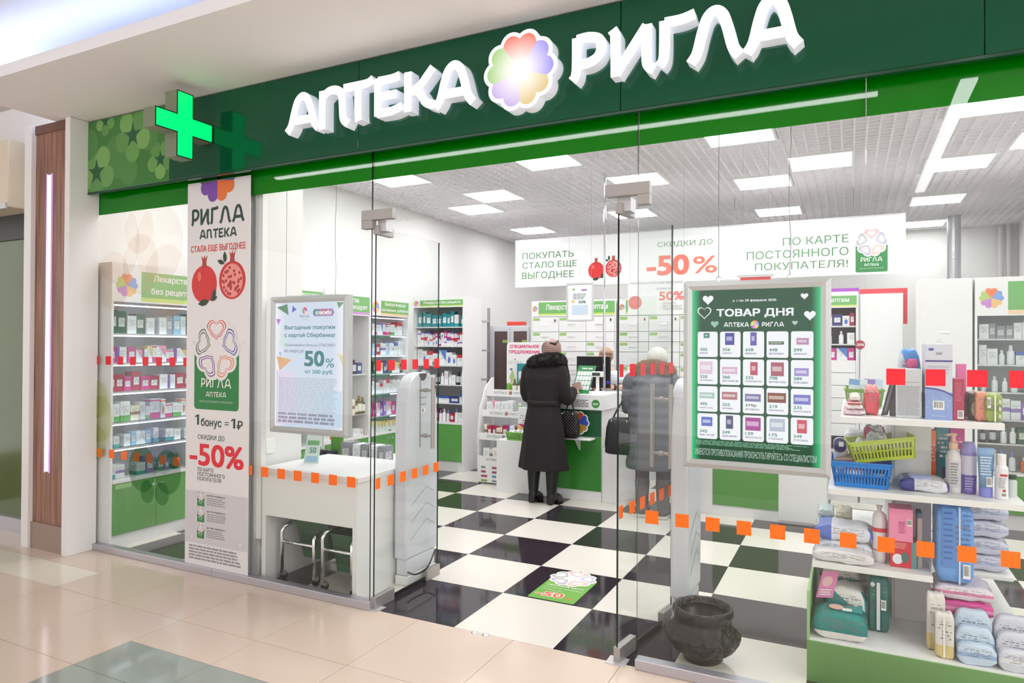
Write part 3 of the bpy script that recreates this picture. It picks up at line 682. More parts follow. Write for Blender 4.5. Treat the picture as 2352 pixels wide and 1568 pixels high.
PK = [('white box with magenta foot', 'foot', W_, (208, 40, 130)), ('white box with teal foot', 'foot', W_, (40, 160, 160)), ('white box with blue top', 'head', W_, (60, 96, 190)), ('white box with red top', 'head', W_, (214, 50, 50)),
      ('white box with green foot', 'foot', W_, (90, 168, 80)), ('white box with violet side', 'side', W_, (136, 84, 180)), ('white box with orange dot', 'dot', W_, (232, 132, 60)), ('pale blue box with white label', 'label', W_, (150, 196, 226)),
      ('violet box with white label', 'label', W_, (140, 92, 190)), ('magenta box with white label', 'label', W_, (204, 50, 140)), ('teal box with white label', 'label', W_, (30, 140, 150)), ('dark green box with label', 'label', (220, 226, 214), (44, 92, 62)),
      ('navy box with white label', 'label', W_, (48, 58, 120)), ('yellow and white box', 'diag', W_, (232, 206, 110)), ('pink and white box', 'diag', W_, (236, 150, 180)), ('plain white printed box', 'none', W_, W_),
      ('white box with blue dot', 'dot', W_, (76, 120, 210)), ('blue and white box', 'diag', W_, (80, 130, 210)), ('crimson box with white label', 'label', W_, (176, 34, 70)), ('white box with violet band', 'band', W_, (150, 110, 200)),
      ('cream box with brown band', 'band', (232, 224, 206), (150, 112, 80)), ('grey printed box', 'label', (214, 214, 218), (150, 152, 160))]
PM = [pack_mat(k, b, a, None if i % 3 else a) for i, (n_, k, b, a) in enumerate(PK)]
UNIT = []
for i, m in enumerate(PM):
    o = MB().box(-.5, .5, 0, 1, 0, 1).build('medicine_box', m, base=(0, 0, 0)); UNIT.append(o.data); bpy.data.objects.remove(o)
SEEN = {}
ORD = ['first', 'second', 'third', 'fourth', 'fifth', 'sixth', 'seventh', 'eighth', 'ninth', 'tenth', 'eleventh', 'twelfth', 'thirteenth', 'fourteenth', 'fifteenth', 'sixteenth', 'seventeenth', 'eighteenth', 'nineteenth', 'twentieth', 'twenty-first', 'twenty-second', 'twenty-third', 'twenty-fourth']
NBOX = [0]
def carton(k, x, y, z, w_, d, h, rz=0, name='medicine_box', label=None, group=None, cat='box'):
    o = bpy.data.objects.new(name, UNIT[k]); col.objects.link(o); o.location = (x, y, z); o.scale = (w_, d, h); o.rotation_euler = (0, 0, rz); NBOX[0] += 1
    BASE[o.name] = Vector((x, y, z))
    return tag(o, label, cat, group)
def bottle_mesh(prof, mats, n=12):
    b = MB()
    for pr_, m in prof: b.lathe(pr_, (0, 0, 0), n, m)
    o = b.build('bottle', mats, base=(0, 0, 0), smooth=False); me = o.data; bpy.data.objects.remove(o); return me
BOT = {
 'white': ('white bottle with cap', bottle_mesh([([(.02, 0), (.022, .004), (.022, .085), (.01, .1)], 0), ([(.011, .1), (.011, .13)], 1)], [C(236, 238, 240), C(226, 228, 232)])),
 'amber': ('amber bottle with white label', bottle_mesh([([(.02, 0), (.022, .004), (.022, .02)], 0), ([(.0222, .02), (.0222, .075)], 1), ([(.022, .075), (.021, .085), (.009, .1), (.009, .112)], 0), ([(.011, .11), (.011, .13)], 2)], [C(96, 84, 40, .15), C(230, 228, 214), C(150, 120, 60)])),
 'plum': ('plum coloured bottle', bottle_mesh([([(.026, 0), (.03, .006), (.03, .08), (.012, .1)], 0), ([(.014, .1), (.014, .125)], 1)], [C(110, 40, 92, .2), C(40, 34, 40)])),
 'orange': ('orange bottle with clear cap', bottle_mesh([([(.024, 0), (.026, .006), (.026, .075), (.012, .09)], 0), ([(.014, .09), (.014, .12)], 1)], [C(226, 120, 70, .2), C(210, 206, 200, .1)])),
 'green': ('green bottle with white cap', bottle_mesh([([(.02, 0), (.022, .004), (.022, .08), (.01, .095)], 0), ([(.012, .095), (.012, .12)], 1)], [C(110, 170, 60, .25), C(236, 236, 232)])),
 'pump': ('white pump bottle', bottle_mesh([([(.022, 0), (.024, .004), (.024, .1), (.008, .115), (.008, .13)], 0), ([(.005, .13), (.005, .15), (.016, .15), (.016, .158)], 1)], [C(228, 232, 236), C(240, 240, 240)])),
 'dark': ('black bottle with grey label', bottle_mesh([([(.022, 0), (.024, .004), (.024, .025)], 0), ([(.0242, .025), (.0242, .085)], 1), ([(.024, .085), (.012, .105)], 0), ([(.013, .1), (.013, .13)], 0)], [C(40, 40, 44, .2), C(200, 204, 208)])),
 'spray': ('white spray bottle', bottle_mesh([([(.02, 0), (.022, .004), (.022, .09), (.012, .105)], 0), ([(.012, .105), (.01, .15)], 1)], [C(230, 232, 238), C(120, 130, 190)])),
}
BLUE_CAP = ('white bottle with blue square', None)
def bottle(k, x, y, z, s=1.0, label=None, group=None):
    o = bpy.data.objects.new('bottle', BOT[k][1]); col.objects.link(o); o.location = (x, y, z); o.scale = (s, s, s); BASE[o.name] = Vector((x, y, z)); NBOX[0] += 1
    return tag(o, label, 'bottle', group)
class Cab:
    """axis aligned cabinet; 'x' faces the right (+x) with its run along +y, 'y' faces the street (-y) with its run along +x"""
    def __init__(s, face, o): s.face = face; s.o = o
    def p(s, u, d, z): return (s.o[0] - d, s.o[1] + u, z) if s.face == 'x' else (s.o[0] + u, s.o[1] + d, z)
    def box(s, mb, u0, u1, d0, d1, z0, z1, m=0):
        a = s.p(u0, d0, z0); b = s.p(u1, d1, z1)
        return mb.box(min(a[0], b[0]), max(a[0], b[0]), min(a[1], b[1]), max(a[1], b[1]), z0, z1, m)
    def fr(s, d=0): return Fr(s.p(0, d, 0), (0, 1, 0) if s.face == 'x' else (1, 0, 0))
    def part(s, name, m, t, u0, u1, d0, d1, z0, z1, bevel=0):
        return s.box(MB(), u0, u1, d0, d1, z0, z1).build(name, m, t, bevel=bevel)
    def row(s, where, u0, u1, z, gap, seed, pal, d=.06, wr=(.035, .085), hr=(.6, .94), stack=.3, bottles=(), space=.05, dep=.09):
        q = random.Random(seed); u = u0; items = []
        while u < u1 - .03:
            w_ = q.uniform(*wr); w_ = min(w_, u1 - u)
            if q.random() < space: u += q.uniform(.01, .05); continue
            if bottles and q.random() < .5 and w_ > .04:
                items.append(('b', q.choice(bottles), u + w_ / 2, gap * q.uniform(.65, .9)))
            else:
                h = gap * q.uniform(*hr); k = q.choice(pal); items.append(('c', k, u + w_ / 2, h, w_))
                if q.random() < stack and h < gap * .6: items.append(('s', q.choice(pal), u + w_ / 2, min(gap * .92 - h, gap * q.uniform(.25, .42)), w_ * q.uniform(.8, 1), h))
            u += w_ + .004
        n = 0
        for it in items:
            if it[0] in 'cb': n += 1
            pos = '%s from left, %s' % (ORD[min(n - 1, 23)], where)
            if it[0] == 'b':
                x, y, zz = s.p(it[2], d + .03, z); sc = min(it[3] / .13, 1.6); bottle(it[1], x, y, zz, sc, '%s, %s' % (BOT[it[1]][0], pos), 'bottles in the cabinets')
            else:
                k, u_, h, w_ = it[1], it[2], it[3], it[4]
                zz = z + (it[5] + .0005 if it[0] == 's' else 0); dd = d + q.uniform(0, .02)
                x, y, _z = s.p(u_, dd, zz); dep_ = min(dep, .09)
                carton(k, x, y, zz, w_, dep_, h, R(90) if s.face == 'x' else 0, label='%s%s, %s' % ('upper ' if it[0] == 's' else '', PK[k][0], pos), group='medicine boxes in the cabinets')
def header(cb, t, u0, u1, z0, z1, lines, strip, d=-.003, logo_w=.16, word_box=None):
    f = cb.fr(d)
    cb.part('header_panel', M['lam'], t, u0 + .002, u1 - .002, d, .02, z0, z1)
    lw = logo_w; sh = (z1 - z0) * .12
    flat([rect(u0 + lw, z0 + .012 + sh, u1 - .012, z1 - .012)], f, mat('header_green', S(112, 172, 100), .4, emit=.12), t, 'green_panel', .0008)
    flat([rect(u0 + lw, z0 + .012, u1 - .012, z0 + .012 + sh)], f, C(*strip), t, 'colour_strip', .0008)
    flower(f, u0 + lw / 2, (z0 + z1) / 2, min(lw * .38, (z1 - z0) * .36), t, .001, pal=[(238, 130, 90), (130, 165, 225), (236, 190, 130), (200, 140, 205), (180, 205, 120)])
    n = len(lines); H_ = (z1 - z0) - sh - .024
    for i, (s_, a, b) in enumerate(lines):
        zc = z1 - .012 - H_ * (i + .5) / n; hh = H_ / n * .31
        text(s_, u0 + lw + a * (u1 - u0 - lw), zc - hh, u0 + lw + b * (u1 - u0 - lw), zc + hh, f, M['white'], t, .02, .0016)
def tall_cabinet(name, label, face, o, Wd, D, Ht, zh0, lines, strip, shelves, zdoor=.1, ndoors=2, lit=False, glassdoor=True, back=None, door_top=.5, logo_w=.16, shelf_m=None, zh1=None):
    t = thing(name, label, 'cabinet', Cab(face, o).p(Wd / 2, D / 2, 0)); cb = Cab(face, o); zh1 = zh1 or Ht - .03
    for u in (0, Wd - .018): cb.part('side_panel', M['lam'], t, u, u + .018, 0, D, 0, Ht)
    cb.part('top_panel', M['lam'], t, .018, Wd - .018, 0, D, Ht - .018, Ht)
    cb.part('back_panel', back or M['lam'], t, .018, Wd - .018, D - .012, D, .08, Ht - .018)
    cb.part('plinth', M['lam'], t, .018, Wd - .018, .012, D, 0, zdoor)
    cb.part('bottom_shelf', M['lam'], t, .018, Wd - .018, -.01, D - .012, door_top, door_top + .022)
    for i in range(ndoors):
        a = .018 + (Wd - .036) / ndoors * i; b = .018 + (Wd - .036) / ndoors * (i + 1)
        dr = cb.part('door', M['green'], t, a + .002, b - .002, -.004, .014, zdoor + .004, door_top - .003)
        ku = b - .04 if i == 0 and ndoors > 1 else a + .04
        cb.part('knob', M['alu_l'], dr, ku - .014, ku + .014, -.02, -.004, door_top - .06, door_top - .05)
    for z in shelves:
        cb.part('shelf', shelf_m or (M['shelfglass'] if glassdoor else M['lam']), t, .02, Wd - .02, .03, D - .014, z - .01, z)
        cb.part('shelf_edge', M['lamgrey'], t, .02, Wd - .02, .026, .03, z - .012, z + .002)
        if lit: cb.part('strip_light', mat('strip_led', (.86, .84, 1, 1), emit=5.0), t, .03, Wd - .03, .034, .046, z - .022, z - .012)
    if lit: cb.part('strip_light', mat('strip_led', (.86, .84, 1, 1), emit=4.0), t, .03, Wd - .03, .05, .06, zh0 - .03, zh0 - .02)
    header(cb, t, .0, Wd, zh0, zh1, lines, strip, logo_w=logo_w)
    if zh1 < Ht - .02: cb.part('top_rail', M['lam'], t, .018, Wd - .018, 0, .018, zh1, Ht - .018)
    if glassdoor:
        for a, b in ((.02, Wd / 2 - .001), (Wd / 2 + .001, Wd - .02)):
            g = cb.part('glass_door', M['glass'], t, a, b, .004, .008, door_top + .024, zh0 - .004)
        for z in (door_top + .05, (door_top + zh0) / 2): cb.part('door_hinge', M['alu_l'], t, Wd - .045, Wd - .02, .0, .014, z, z + .025)
        cb.part('door_lock', M['chrome'], t, Wd / 2 - .02, Wd / 2 + .02, -.006, .012, door_top + .03, door_top + .05)
    return t, cb
ALLW = [0, 1, 2, 3, 4, 5, 6, 15, 15, 16, 19, 20, 21]
# cabinet 1, at the left window
t, cb = tall_cabinet('medicine_cabinet', 'lit white medicine cabinet with green doors behind the left pane', 'x', (-3.07, .02), .77, .42, 2.2, 1.9, [('Лекарства', .2, .85), ('без рецепта', .16, .88)], (196, 220, 110), (1.653, 1.423, 1.2, .962, .764), lit=True, logo_w=.24, zh1=2.16)
for i, (z, g, pal, kw) in enumerate(((1.655, .2, [15, 2, 16, 11, 15, 21, 7], {}), (1.425, .15, [0, 9, 8, 5, 14, 13], {}), (1.202, .16, [0, 18, 15, 9, 5], {}), (.964, .17, [1, 15, 4, 0, 6, 20], {}), (.766, .14, [7, 15, 1], dict(space=.4)), (.523, .15, [11, 19, 8, 1], dict(space=.4)))):
    cb.row('%s shelf of the lit left cabinet' % (ORD[i] if i else 'top'), .03, .74, z + .001, g, 11 + i, pal, **kw)
flat([rect(.02 + .02, .455, .02 + .15, .49)], cb.fr(-.0045), C(150, 196, 130), t, 'notice', .0006)
# cabinets 2 and 3 stand half hidden behind the pier
tall_cabinet('medicine_cabinet', 'white medicine cabinet hidden behind the wall pier', 'x', (-3.07, .8), .77, .42, 2.18, 1.93, [('Лекарства', .2, .85)], (196, 220, 110), (1.65, 1.4, 1.15, .9))
t, cb = tall_cabinet('medicine_cabinet', 'white cabinet whose green header peeps over the left light box', 'x', (-3.07, 1.585), .77, .42, 2.178, 1.93, [('Лекарства', .2, .9), ('по рецептам', .1, .9)], (196, 220, 110), (1.65, 1.4, 1.15, .9))
# cabinet 4: accessories
t, cb = tall_cabinet('accessory_cabinet', 'open white cabinet of accessories under a violet striped header', 'x', (-3.07, 2.37), .775, .42, 2.175, 1.915, [('Ригла', .34, .66), ('рекомендует', .1, .92)], (206, 140, 210), (1.24, .78), glassdoor=False)
for i in range(5):
    for j in range(3 if i < 4 else 0):
        u = .1 + i * .16; z = 1.72 - j * .17; x, y, _z = cb.p(u, .16 + .05 * (j % 2), z)
        a = thing('hanging_pack', '%s blister pack hanging in %s row of the accessories cabinet, %s from left' % (('red', 'black', 'pink')[(i + j) % 3], ('top', 'middle', 'lower')[j], ORD[i]), 'pack', (x, y, z - .12), 'packs hung in the accessories cabinet')
        MB().box(x - .002, x + .002, y - .035, y + .035, z - .13, z).build('card', (C(220, 60, 70), C(50, 46, 50), C(226, 130, 150))[(i + j) % 3], a)
        MB().box(x + .002, x + .02, y - .025, y + .025, z - .12, z - .05).build('blister', C(190, 186, 190, .15), a, bevel=.006)
        MB().tube([(x - .12, y, z - .005), (x + .06, y, z - .005), (x + .07, y, z + .005)], .002, 5).build('hook', M['chrome'], a)
cb.row('middle shelf of the accessories cabinet', .05, .7, 1.245, .18, 31, [12, 18, 11], bottles=('dark',), d=.05)
cb.row('lower shelf of the accessories cabinet', .05, .74, .784, .26, 32, [15, 20], bottles=('amber', 'dark', 'amber'), d=.0, wr=(.05, .07))
cb.row('bottom shelf of the accessories cabinet', .05, .74, .526, .1, 33, [15, 3, 6], d=.04)
# cabinet 5: supplements
t, cb = tall_cabinet('supplement_cabinet', 'lit white cabinet of food supplements in the far left corner', 'x', (-3.07, 3.15), .78, .42, 2.155, 1.93, [('Биологически', .14, .86), ('активные добавки', .03, .97)], (238, 204, 160), (1.7, 1.46, 1.23, .99, .72), lit=True, logo_w=.2)
for i, (z, g, pal, kw) in enumerate(((1.7, .18, [4, 0, 17, 3, 15], {}), (1.46, .2, [19, 15, 2, 18, 7, 15], {}), (1.23, .17, [20, 12, 15, 13, 11], {}), (.99, .18, [3, 15, 15], dict(space=.02)), (.72, .18, [8, 9, 14], dict(space=.05)), (.523, .16, [13, 13, 6], dict(space=.02)))):
    cb.row('%s shelf of the supplements cabinet' % (ORD[i] if i else 'top'), .03, .75, z + .001, g, 41 + i, pal, **kw)
for z in (1.69, 1.22, .98, .71): cb.part('price_strip', C(62, 118, 96), t, .05, .42, .02, .026, z - .03, z + .002)
# far corner cabinet, facing the street
t, cb = tall_cabinet('medicine_cabinet', 'white medicine cabinet with blue and red packs facing the entrance', 'y', (-3.087, 4.04), .765, .46, 2.195, 2.06, [('Лекарства без рецепта', .08, .93)], (206, 222, 120), (1.812, 1.569, 1.325, 1.082, .85), ndoors=1, glassdoor=False, logo_w=.115, shelf_m=M['lam'], back=M['lamgrey'], zdoor=.125, door_top=.59)
for i, (z, g, pal, kw) in enumerate(((1.812, .21, [1, 15, 10, 10, 7, 17, 7], dict(stack=.6)), (1.569, .22, [2, 0, 3, 15, 19, 16, 9, 18], dict(stack=.9, hr=(.35, .5), wr=(.03, .055), space=.02)), (1.325, .22, [15, 3, 16, 15, 4, 17], dict(stack=.7, wr=(.05, .1))), (1.082, .2, [15], dict(bottles=('plum', 'white', 'orange', 'green', 'dark', 'amber'), wr=(.05, .07))), (.85, .12, [21, 12, 2], dict(wr=(.09, .16))), (.612, .18, [15, 18], dict(bottles=('spray', 'spray', 'white'), wr=(.045, .07))))):
    cb.row('%s shelf of the corner cabinet' % (ORD[i] if i else 'top'), .03, .73, z + .001, g, 61 + i, pal, **kw)
# ---- drawer units behind the counter
def drawer_unit(label, x0, cols, cw, y, rows, header_text, ztop=1.945, name='drawer_cabinet'):
    Wd = cols * cw + .03; t = thing(name, label, 'cabinet', (x0 + Wd / 2, y + .2, 0)); cb = Cab('y', (x0, y))
    for u in (0, Wd - .015): cb.part('side_panel', M['lam'], t, u, u + .015, 0, .4, 0, 2.15)
    cb.part('body', M['lamgrey'], t, .015, Wd - .015, .02, .4, 0, 1.95); cb.part('top_panel', M['lam'], t, .015, Wd - .015, 0, .4, 1.95, 2.15)
    header(cb, t, .0, Wd, 1.955, 2.145, header_text, (196, 220, 110), logo_w=.1)
    for c in range(cols):
        z = ztop
        for r, hh in enumerate(rows):
            u0 = .015 + c * cw
            d = cb.part('drawer', M['lam'], t, u0 + .003, u0 + cw - .003, -.004, .02, z - hh + .004, z - .002)
            hd = MB(); zc = z - hh * .5
            hd.tube([cb.p(u0 + cw * .34, -.004, zc), cb.p(u0 + cw * .36, -.024, zc - .004), cb.p(u0 + cw * .6, -.024, zc - .004), cb.p(u0 + cw * .62, -.004, zc)], .0035, 6)
            hd.build('handle', M['chrome'], d)
            if (r + c) % 4 != 3: cb.part('name_tag', C(150, 190, 110), d, u0 + .012, u0 + .012 + cw * .25, -.006, -.004, z - .045, z - .012)
            if r == 0: cb.part('key', C(50, 50, 52), d, u0 + cw * .86, u0 + cw * .885, -.03, -.004, z - .06, z - .03)
            z -= hh
    return t
rows = (.19, .122, .122, .17, .12, .122, .17, .12, .12, .17)
drawer_unit('white drawer cabinet with green tags behind the left customer', -1.69, 3, .365, 4.68, rows, [('Лекарства по рецептам', .1, .9)])
drawer_unit('white drawer cabinet with green tags right of the pharmacist', -.54, 3, .365, 4.68, rows, [('Лекарства по рецептам', .1, .9)])
# prescription shelves seen right of the light box
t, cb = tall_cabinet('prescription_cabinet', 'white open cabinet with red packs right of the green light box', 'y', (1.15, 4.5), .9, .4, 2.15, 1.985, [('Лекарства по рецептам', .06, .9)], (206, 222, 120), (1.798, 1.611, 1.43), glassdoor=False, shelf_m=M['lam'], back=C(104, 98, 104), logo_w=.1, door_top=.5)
for i, (z, g, pal) in enumerate(((1.8, .17, [3, 18, 18, 12, 16]), (1.613, .16, [9, 15, 8]), (1.432, .15, [9, 17, 11, 15, 15]))):
    cb.row('%s shelf of the prescription cabinet' % ORD[i], .3, .87, z + .001, g, 71 + i, pal, bottles=('white',) if i == 1 else (), hr=(.6, .95), stack=.4, wr=(.06, .11))
for i in range(6):
    d = cb.part('drawer', M['lam'], t, .02, .88, -.004, .02, 1.32 - i * .13, 1.445 - i * .13)
    MB().tube([cb.p(.5, -.004, 1.39 - i * .13), cb.p(.5, -.022, 1.385 - i * .13), cb.p(.64, -.022, 1.385 - i * .13), cb.p(.64, -.004, 1.39 - i * .13)], .0035, 6).build('handle', M['chrome'], d)
ds = tag(MB().lathe([(.045, 0), (.045, .003)], (0, 0, 0), 24).build('discount_disc', C(170, 30, 66)), 'round crimson disc reading -20% on the white cabinet edge', 'sticker')
ds.rotation_euler = (R(90), 0, 0); ds.location = (2.068, 4.478, 1.605)
text('-20%', -.038, -.013, .038, .013, Fr((0, 0, 0.003), (1, 0, 0), (0, 1, 0)), M['white'], ds, .02)
wu = thing('wardrobe', 'plain white tall cupboard under the purple and red boards', 'cupboard', (2.26, 4.7, 0))
MB().box(2.07, 2.45, 4.5, 4.9, 0, 2.12).build('body', M['lam'], wu); MB().box(2.075, 2.445, 4.482, 4.5, .08, 2.11).build('door', M['lam'], wu, bevel=.002)
for x0, x1, z0, z1, c, l in ((1.2, 2.06, 2.155, 2.2, (150, 60, 170), 'long purple header board behind the prescription cabinet'), (2.065, 2.5, 2.125, 2.185, (216, 60, 72), 'short red header board above the white cupboard')):
    b = thing('header_board', l, 'board', ((x0 + x1) / 2, 4.75, z0)); MB().box(x0, x1, 4.7, 4.73, z0, z1).build('panel', C(*c), b)
    if c[0] == 216: MB().box(2.46, 2.5, 4.7, 4.73, 1.82, z0).build('side_panel', C(*c), b)
    else: MB().box(x0, x1, 4.73, 4.76, z0 + .002, z1 - .002).build('backing', M['lam'], b)
# cosmetics cabinet on the right
t, cb = tall_cabinet('cosmetics_cabinet', 'white cosmetics cabinet with glass shelves at the right edge', 'y', (2.97, 3.95), 1.15, .42, 2.2, 1.86, [('Французская', .22, .95), ('косметика', .3, .9)], (238, 210, 170), (1.657, 1.43, 1.19, .95, .74), logo_w=.24, back=M['lamgrey'], door_top=.47, zdoor=.13)
for i, (z, g, pal, bt) in enumerate(((1.657, .17, [15, 15, 21], ()), (1.43, .19, [15, 2, 15], ('white', 'pump', 'dark', 'white')), (1.19, .16, [15, 2], ('white', 'pump')), (.95, .2, [8, 5, 19], ()), (.74, .17, [11, 11, 12], ('dark', 'white')), (.5, .2, [6, 13, 14], ('spray', 'orange')))):
    cb.row('%s shelf of the cosmetics cabinet' % (ORD[i] if i else 'top'), .04, .62, z + .001, g, 81 + i, pal, bottles=bt, hr=(.6, .92), stack=.2, wr=(.05, .09))
tu = thing('tall_cupboard', 'plain white tall cupboard left of the cosmetics cabinet', 'cupboard', (2.76, 4.15, 0))
MB().box(2.55, 2.955, 3.97, 4.37, 0, 2.2).build('body', M['lam'], tu); MB().box(2.553, 2.952, 3.952, 3.97, .08, 2.195).build('door', M['lam'], tu, bevel=.002)
# ---- counter
ct = thing('service_counter', 'white service counter with green front, flower emblem and small bag shelf', 'counter', (-.86, 3.6, 0)); cb = Cab('y', (0, 3.3))
P_ = lambda nm, m, *a, **k: cb.part(nm, m, ct, *a, **k)
P_('low_plinth', M['lam'], -1.465, -.985, 0, .245, 0, .555, bevel=.003); P_('low_plinth', M['lam'], -.262, .1, 0, .5, 0, .545, bevel=.003)
P_('body', M['lam'], -.98, -.267, .004, .62, 0, .93, bevel=.002)
P_('green_panel', mat('deep_green_laminate', S(8, 84, 44), .25), -.84, -.272, -.004, .004, .655, .925); P_('green_panel', mat('mid_green_laminate', S(54, 134, 50), .25), -.84, -.272, -.004, .004, .105, .65)
P_('counter_top', M['lam'], -1.0, -.235, -.05, .66, .93, 1.085, bevel=.004)
P_('bag_shelf', M['lam'], -.72, -.33, -.16, -.004, .632, .648, bevel=.006); MB().prism([(0, 0), (.13, 0), (0, -.12)], Fr((-.5, 3.296, .632), (0, -1, 0)), -.008, .008).build('shelf_bracket', M['lam'], ct)
ef = Fr((0, 3.2955, 0)); flat([lobes(-.52, .79, .125)], ef, M['white'], ct, 'emblem_back', .0006)
for k, c in enumerate(((214, 90, 50), (60, 84, 190), (190, 150, 70), (130, 90, 170), (110, 150, 80))): flat([petal(k, -.52, .79, .112)], ef, C(*c), ct, 'emblem_petal', .0012)
lf2 = Fr((0, 3.2495, 0)); fine(-.56, .955, -.39, 1.035, 5, lf2, C(90, 90, 94), ct, .0006, words=5)
flat([circ(-.315, .995, .043, 28)], lf2, C(64, 140, 60), ct, 'round_notice', .0006); fine(-.345, .98, -.285, 1.005, 2, lf2, M['white'], ct, .0012, words=3)
c2 = thing('service_counter', 'white counter with one green panel below the right light box', 'counter', (1.2, 3.6, 0))
for nm, m, a in (('body', M['lam'], (.63, 1.8, .004, .6, 0, 1.05)), ('green_panel', mat('counter_green', S(88, 150, 72), .25), (.828, 1.4, -.004, .004, .1, .7)), ('front_panel', M['lam'], (1.405, 1.798, -.006, .004, .02, 1.04)), ('front_panel', M['lam'], (.632, .822, -.003, .004, .02, 1.04)), ('counter_top', M['lam'], (.6, 1.82, -.04, .64, 1.05, 1.085))): cb.part(nm, m, c2, *a)
# monitor, price display, promo stand, pole on the counter
mo = thing('monitor', 'black monitor seen from behind on the service counter', 'monitor', (-.5, 3.88, 1.085))
MB().box(-.745, -.355, 3.83, 3.86, 1.12, 1.465).build('screen_case', M['black'], mo, bevel=.006); MB().box(-.63, -.47, 3.818, 3.83, 1.18, 1.36).build('rear_hump', M['black'], mo, bevel=.01)
MB().box(-.52, -.48, 3.86, 3.89, 1.09, 1.3).build('stand', M['black'], mo); MB().box(-.6, -.45, 3.83, 3.93, 1.086, 1.096).build('foot', M['black'], mo, bevel=.003)
MB().box(-.395, -.365, 3.824, 3.83, 1.17, 1.2).build('blue_plug', C(70, 60, 200), mo)
pd = thing('price_display', 'white customer price display on a post at the counter edge', 'display', (-.335, 3.36, 1.085))
MB().lathe([(.07, 0), (.07, .012), (.05, .028), (.02, .034)], (-.335, 3.36, 1.086), 20).build('foot', M['white'], pd, smooth=False)
MB().box(-.35, -.32, 3.35, 3.375, 1.11, 1.27).build('post', M['white'], pd, bevel=.004)
hd = MB().box(-.395, -.275, 3.335, 3.39, 1.262, 1.318).build('head', M['white'], pd, bevel=.006); MB().box(-.385, -.3, 3.333, 3.3352, 1.274, 1.306).build('lcd', C(70, 80, 78, .2), hd)
ps = thing('promo_stand', 'small green price sheet leaning on the counter by the monitor', 'sign', (-.46, 3.44, 1.085)); pfm = Fr((-.615, 3.34, 1.088), (.19, 0, .0), (.03, .14, .285))
flat([rect(0, 0, 1, 1)], pfm, C(34, 128, 70), ps, 'sheet', 0); MB().prism(rect(0, 0, 1, 1), pfm, -.006, -.002).build('acrylic_back', C(220, 226, 226, .1), ps)
for r_ in range(4):
    for c in range(5): flat([rect(.06 + c * .18, .13 + r_ * .17, .06 + c * .18 + .16, .13 + r_ * .17 + .15)], pfm, C(226, 232, 232), ps, 'offer_square', .0008)
text('ТОВАР ДНЯ', .22, .85, .85, .92, pfm, M['white'], ps, .03, .001)
po = tag(MB().tube([(-.41, 3.79, 1.086), (-.41, 3.79, 3.455)], .014, 14).lathe([(.03, 0), (.03, .012), (.014, .02)], (-.41, 3.79, 1.0855), 16).build('chrome_pole', M['chrome']), 'slim chrome pole rising from the counter to the ceiling grating', 'pole')
# stepped promotion display left of the counter
dp = thing('display_stand', 'white stepped cardboard display of special offers left of the counter', 'display stand', (-1.52, 3.8, 0))
prof = [(3.56, 0), (3.56, .55), (3.6, .85), (3.74, 1.1), (3.9, 1.2), (3.94, 1.2), (3.94, 0)]
for x in (-1.845, -1.215): MB().prism(prof, Fr((x, 0, 0), (0, 1, 0)), -.006, .006).build('side_panel', M['lam'], dp)
STEP = [(.27, 3.57, .36), (.53, 3.59, .6), (.79, 3.66, .87), (1.02, 3.76, 1.1)]
for k, (z, y, z2) in enumerate(STEP):
    MB().box(-1.838, -1.222, y, 3.92, z - .01, z).build('shelf', M['lam'], dp)
    MB().box(-1.838, -1.222, y - .006, y, z - .03, z + .05).build('shelf_lip', M['lam'], dp)
    ff = Fr((0, y - .0065, 0)); logo_word('АПТЕКА', -1.74, z + .0, -1.57, z + .025, ff, C(120, 124, 128), dp, .0005, .004); logo_word('РИГЛА', -1.48, z + .0, -1.33, z + .025, ff, C(120, 124, 128), dp, .0005, .004); flower(ff, -1.525, z + .012, .024, dp, .0008)
MB().box(-1.838, -1.222, 3.56, 3.566, .02, .24).build('front_panel', M['lam'], dp); 
q = random.Random(5); ff = Fr((0, 3.5595, 0))
for r_ in range(4):
    for c in range(4): flat([rrect(-1.8 + c * .14, .03 + r_ * .05, -1.8 + c * .14 + q.uniform(.05, .1), .055 + r_ * .05, .008)], ff, C(*q.choice([(70, 74, 80), (170, 80, 110), (150, 170, 90), (90, 150, 190), (150, 150, 156)])), dp, 'partner_mark', .0005)
MB().prism(rrect(-1.66, 1.1, -1.2, 1.62, .05), Fr((0, 3.92, 0)), -.006, .0).build('header_card', M['lam'], dp)
hf = Fr((0, 3.9195, 0)); text('СПЕЦИАЛЬНОЕ', -1.62, 1.545, -1.24, 1.59, hf, C(222, 40, 120), dp, .03); text('ПРЕДЛОЖЕНИЕ', -1.63, 1.48, -1.23, 1.525, hf, C(222, 40, 120), dp, .03)
logo_word('АПТЕКА', -1.64, 1.36, -1.46, 1.4, hf, C(190, 192, 198), dp, .0008, .005); logo_word('РИГЛА', -1.38, 1.36, -1.22, 1.4, hf, C(190, 192, 198), dp, .0008, .005)
def heart(cx, cy, s): return [(cx + s * (16 * math.sin(a) ** 3) / 17, cy + s * (13 * math.cos(a) - 5 * math.cos(2 * a) - 2 * math.cos(3 * a) - math.cos(4 * a)) / 17) for a in (2 * math.pi * k / 24 for k in range(24))]
for x, z, s_, c in ((-1.6, 1.3, .02, (120, 90, 190)), (-1.62, 1.1, .016, (222, 40, 110)), (-1.55, 1.42, .01, (220, 60, 110)), (-1.34, 1.43, .01, (220, 60, 60)), (-1.27, 1.26, .018, (110, 90, 200))): flat([heart(x, z, s_)], hf, C(*c), dp, 'heart_print', .0008)
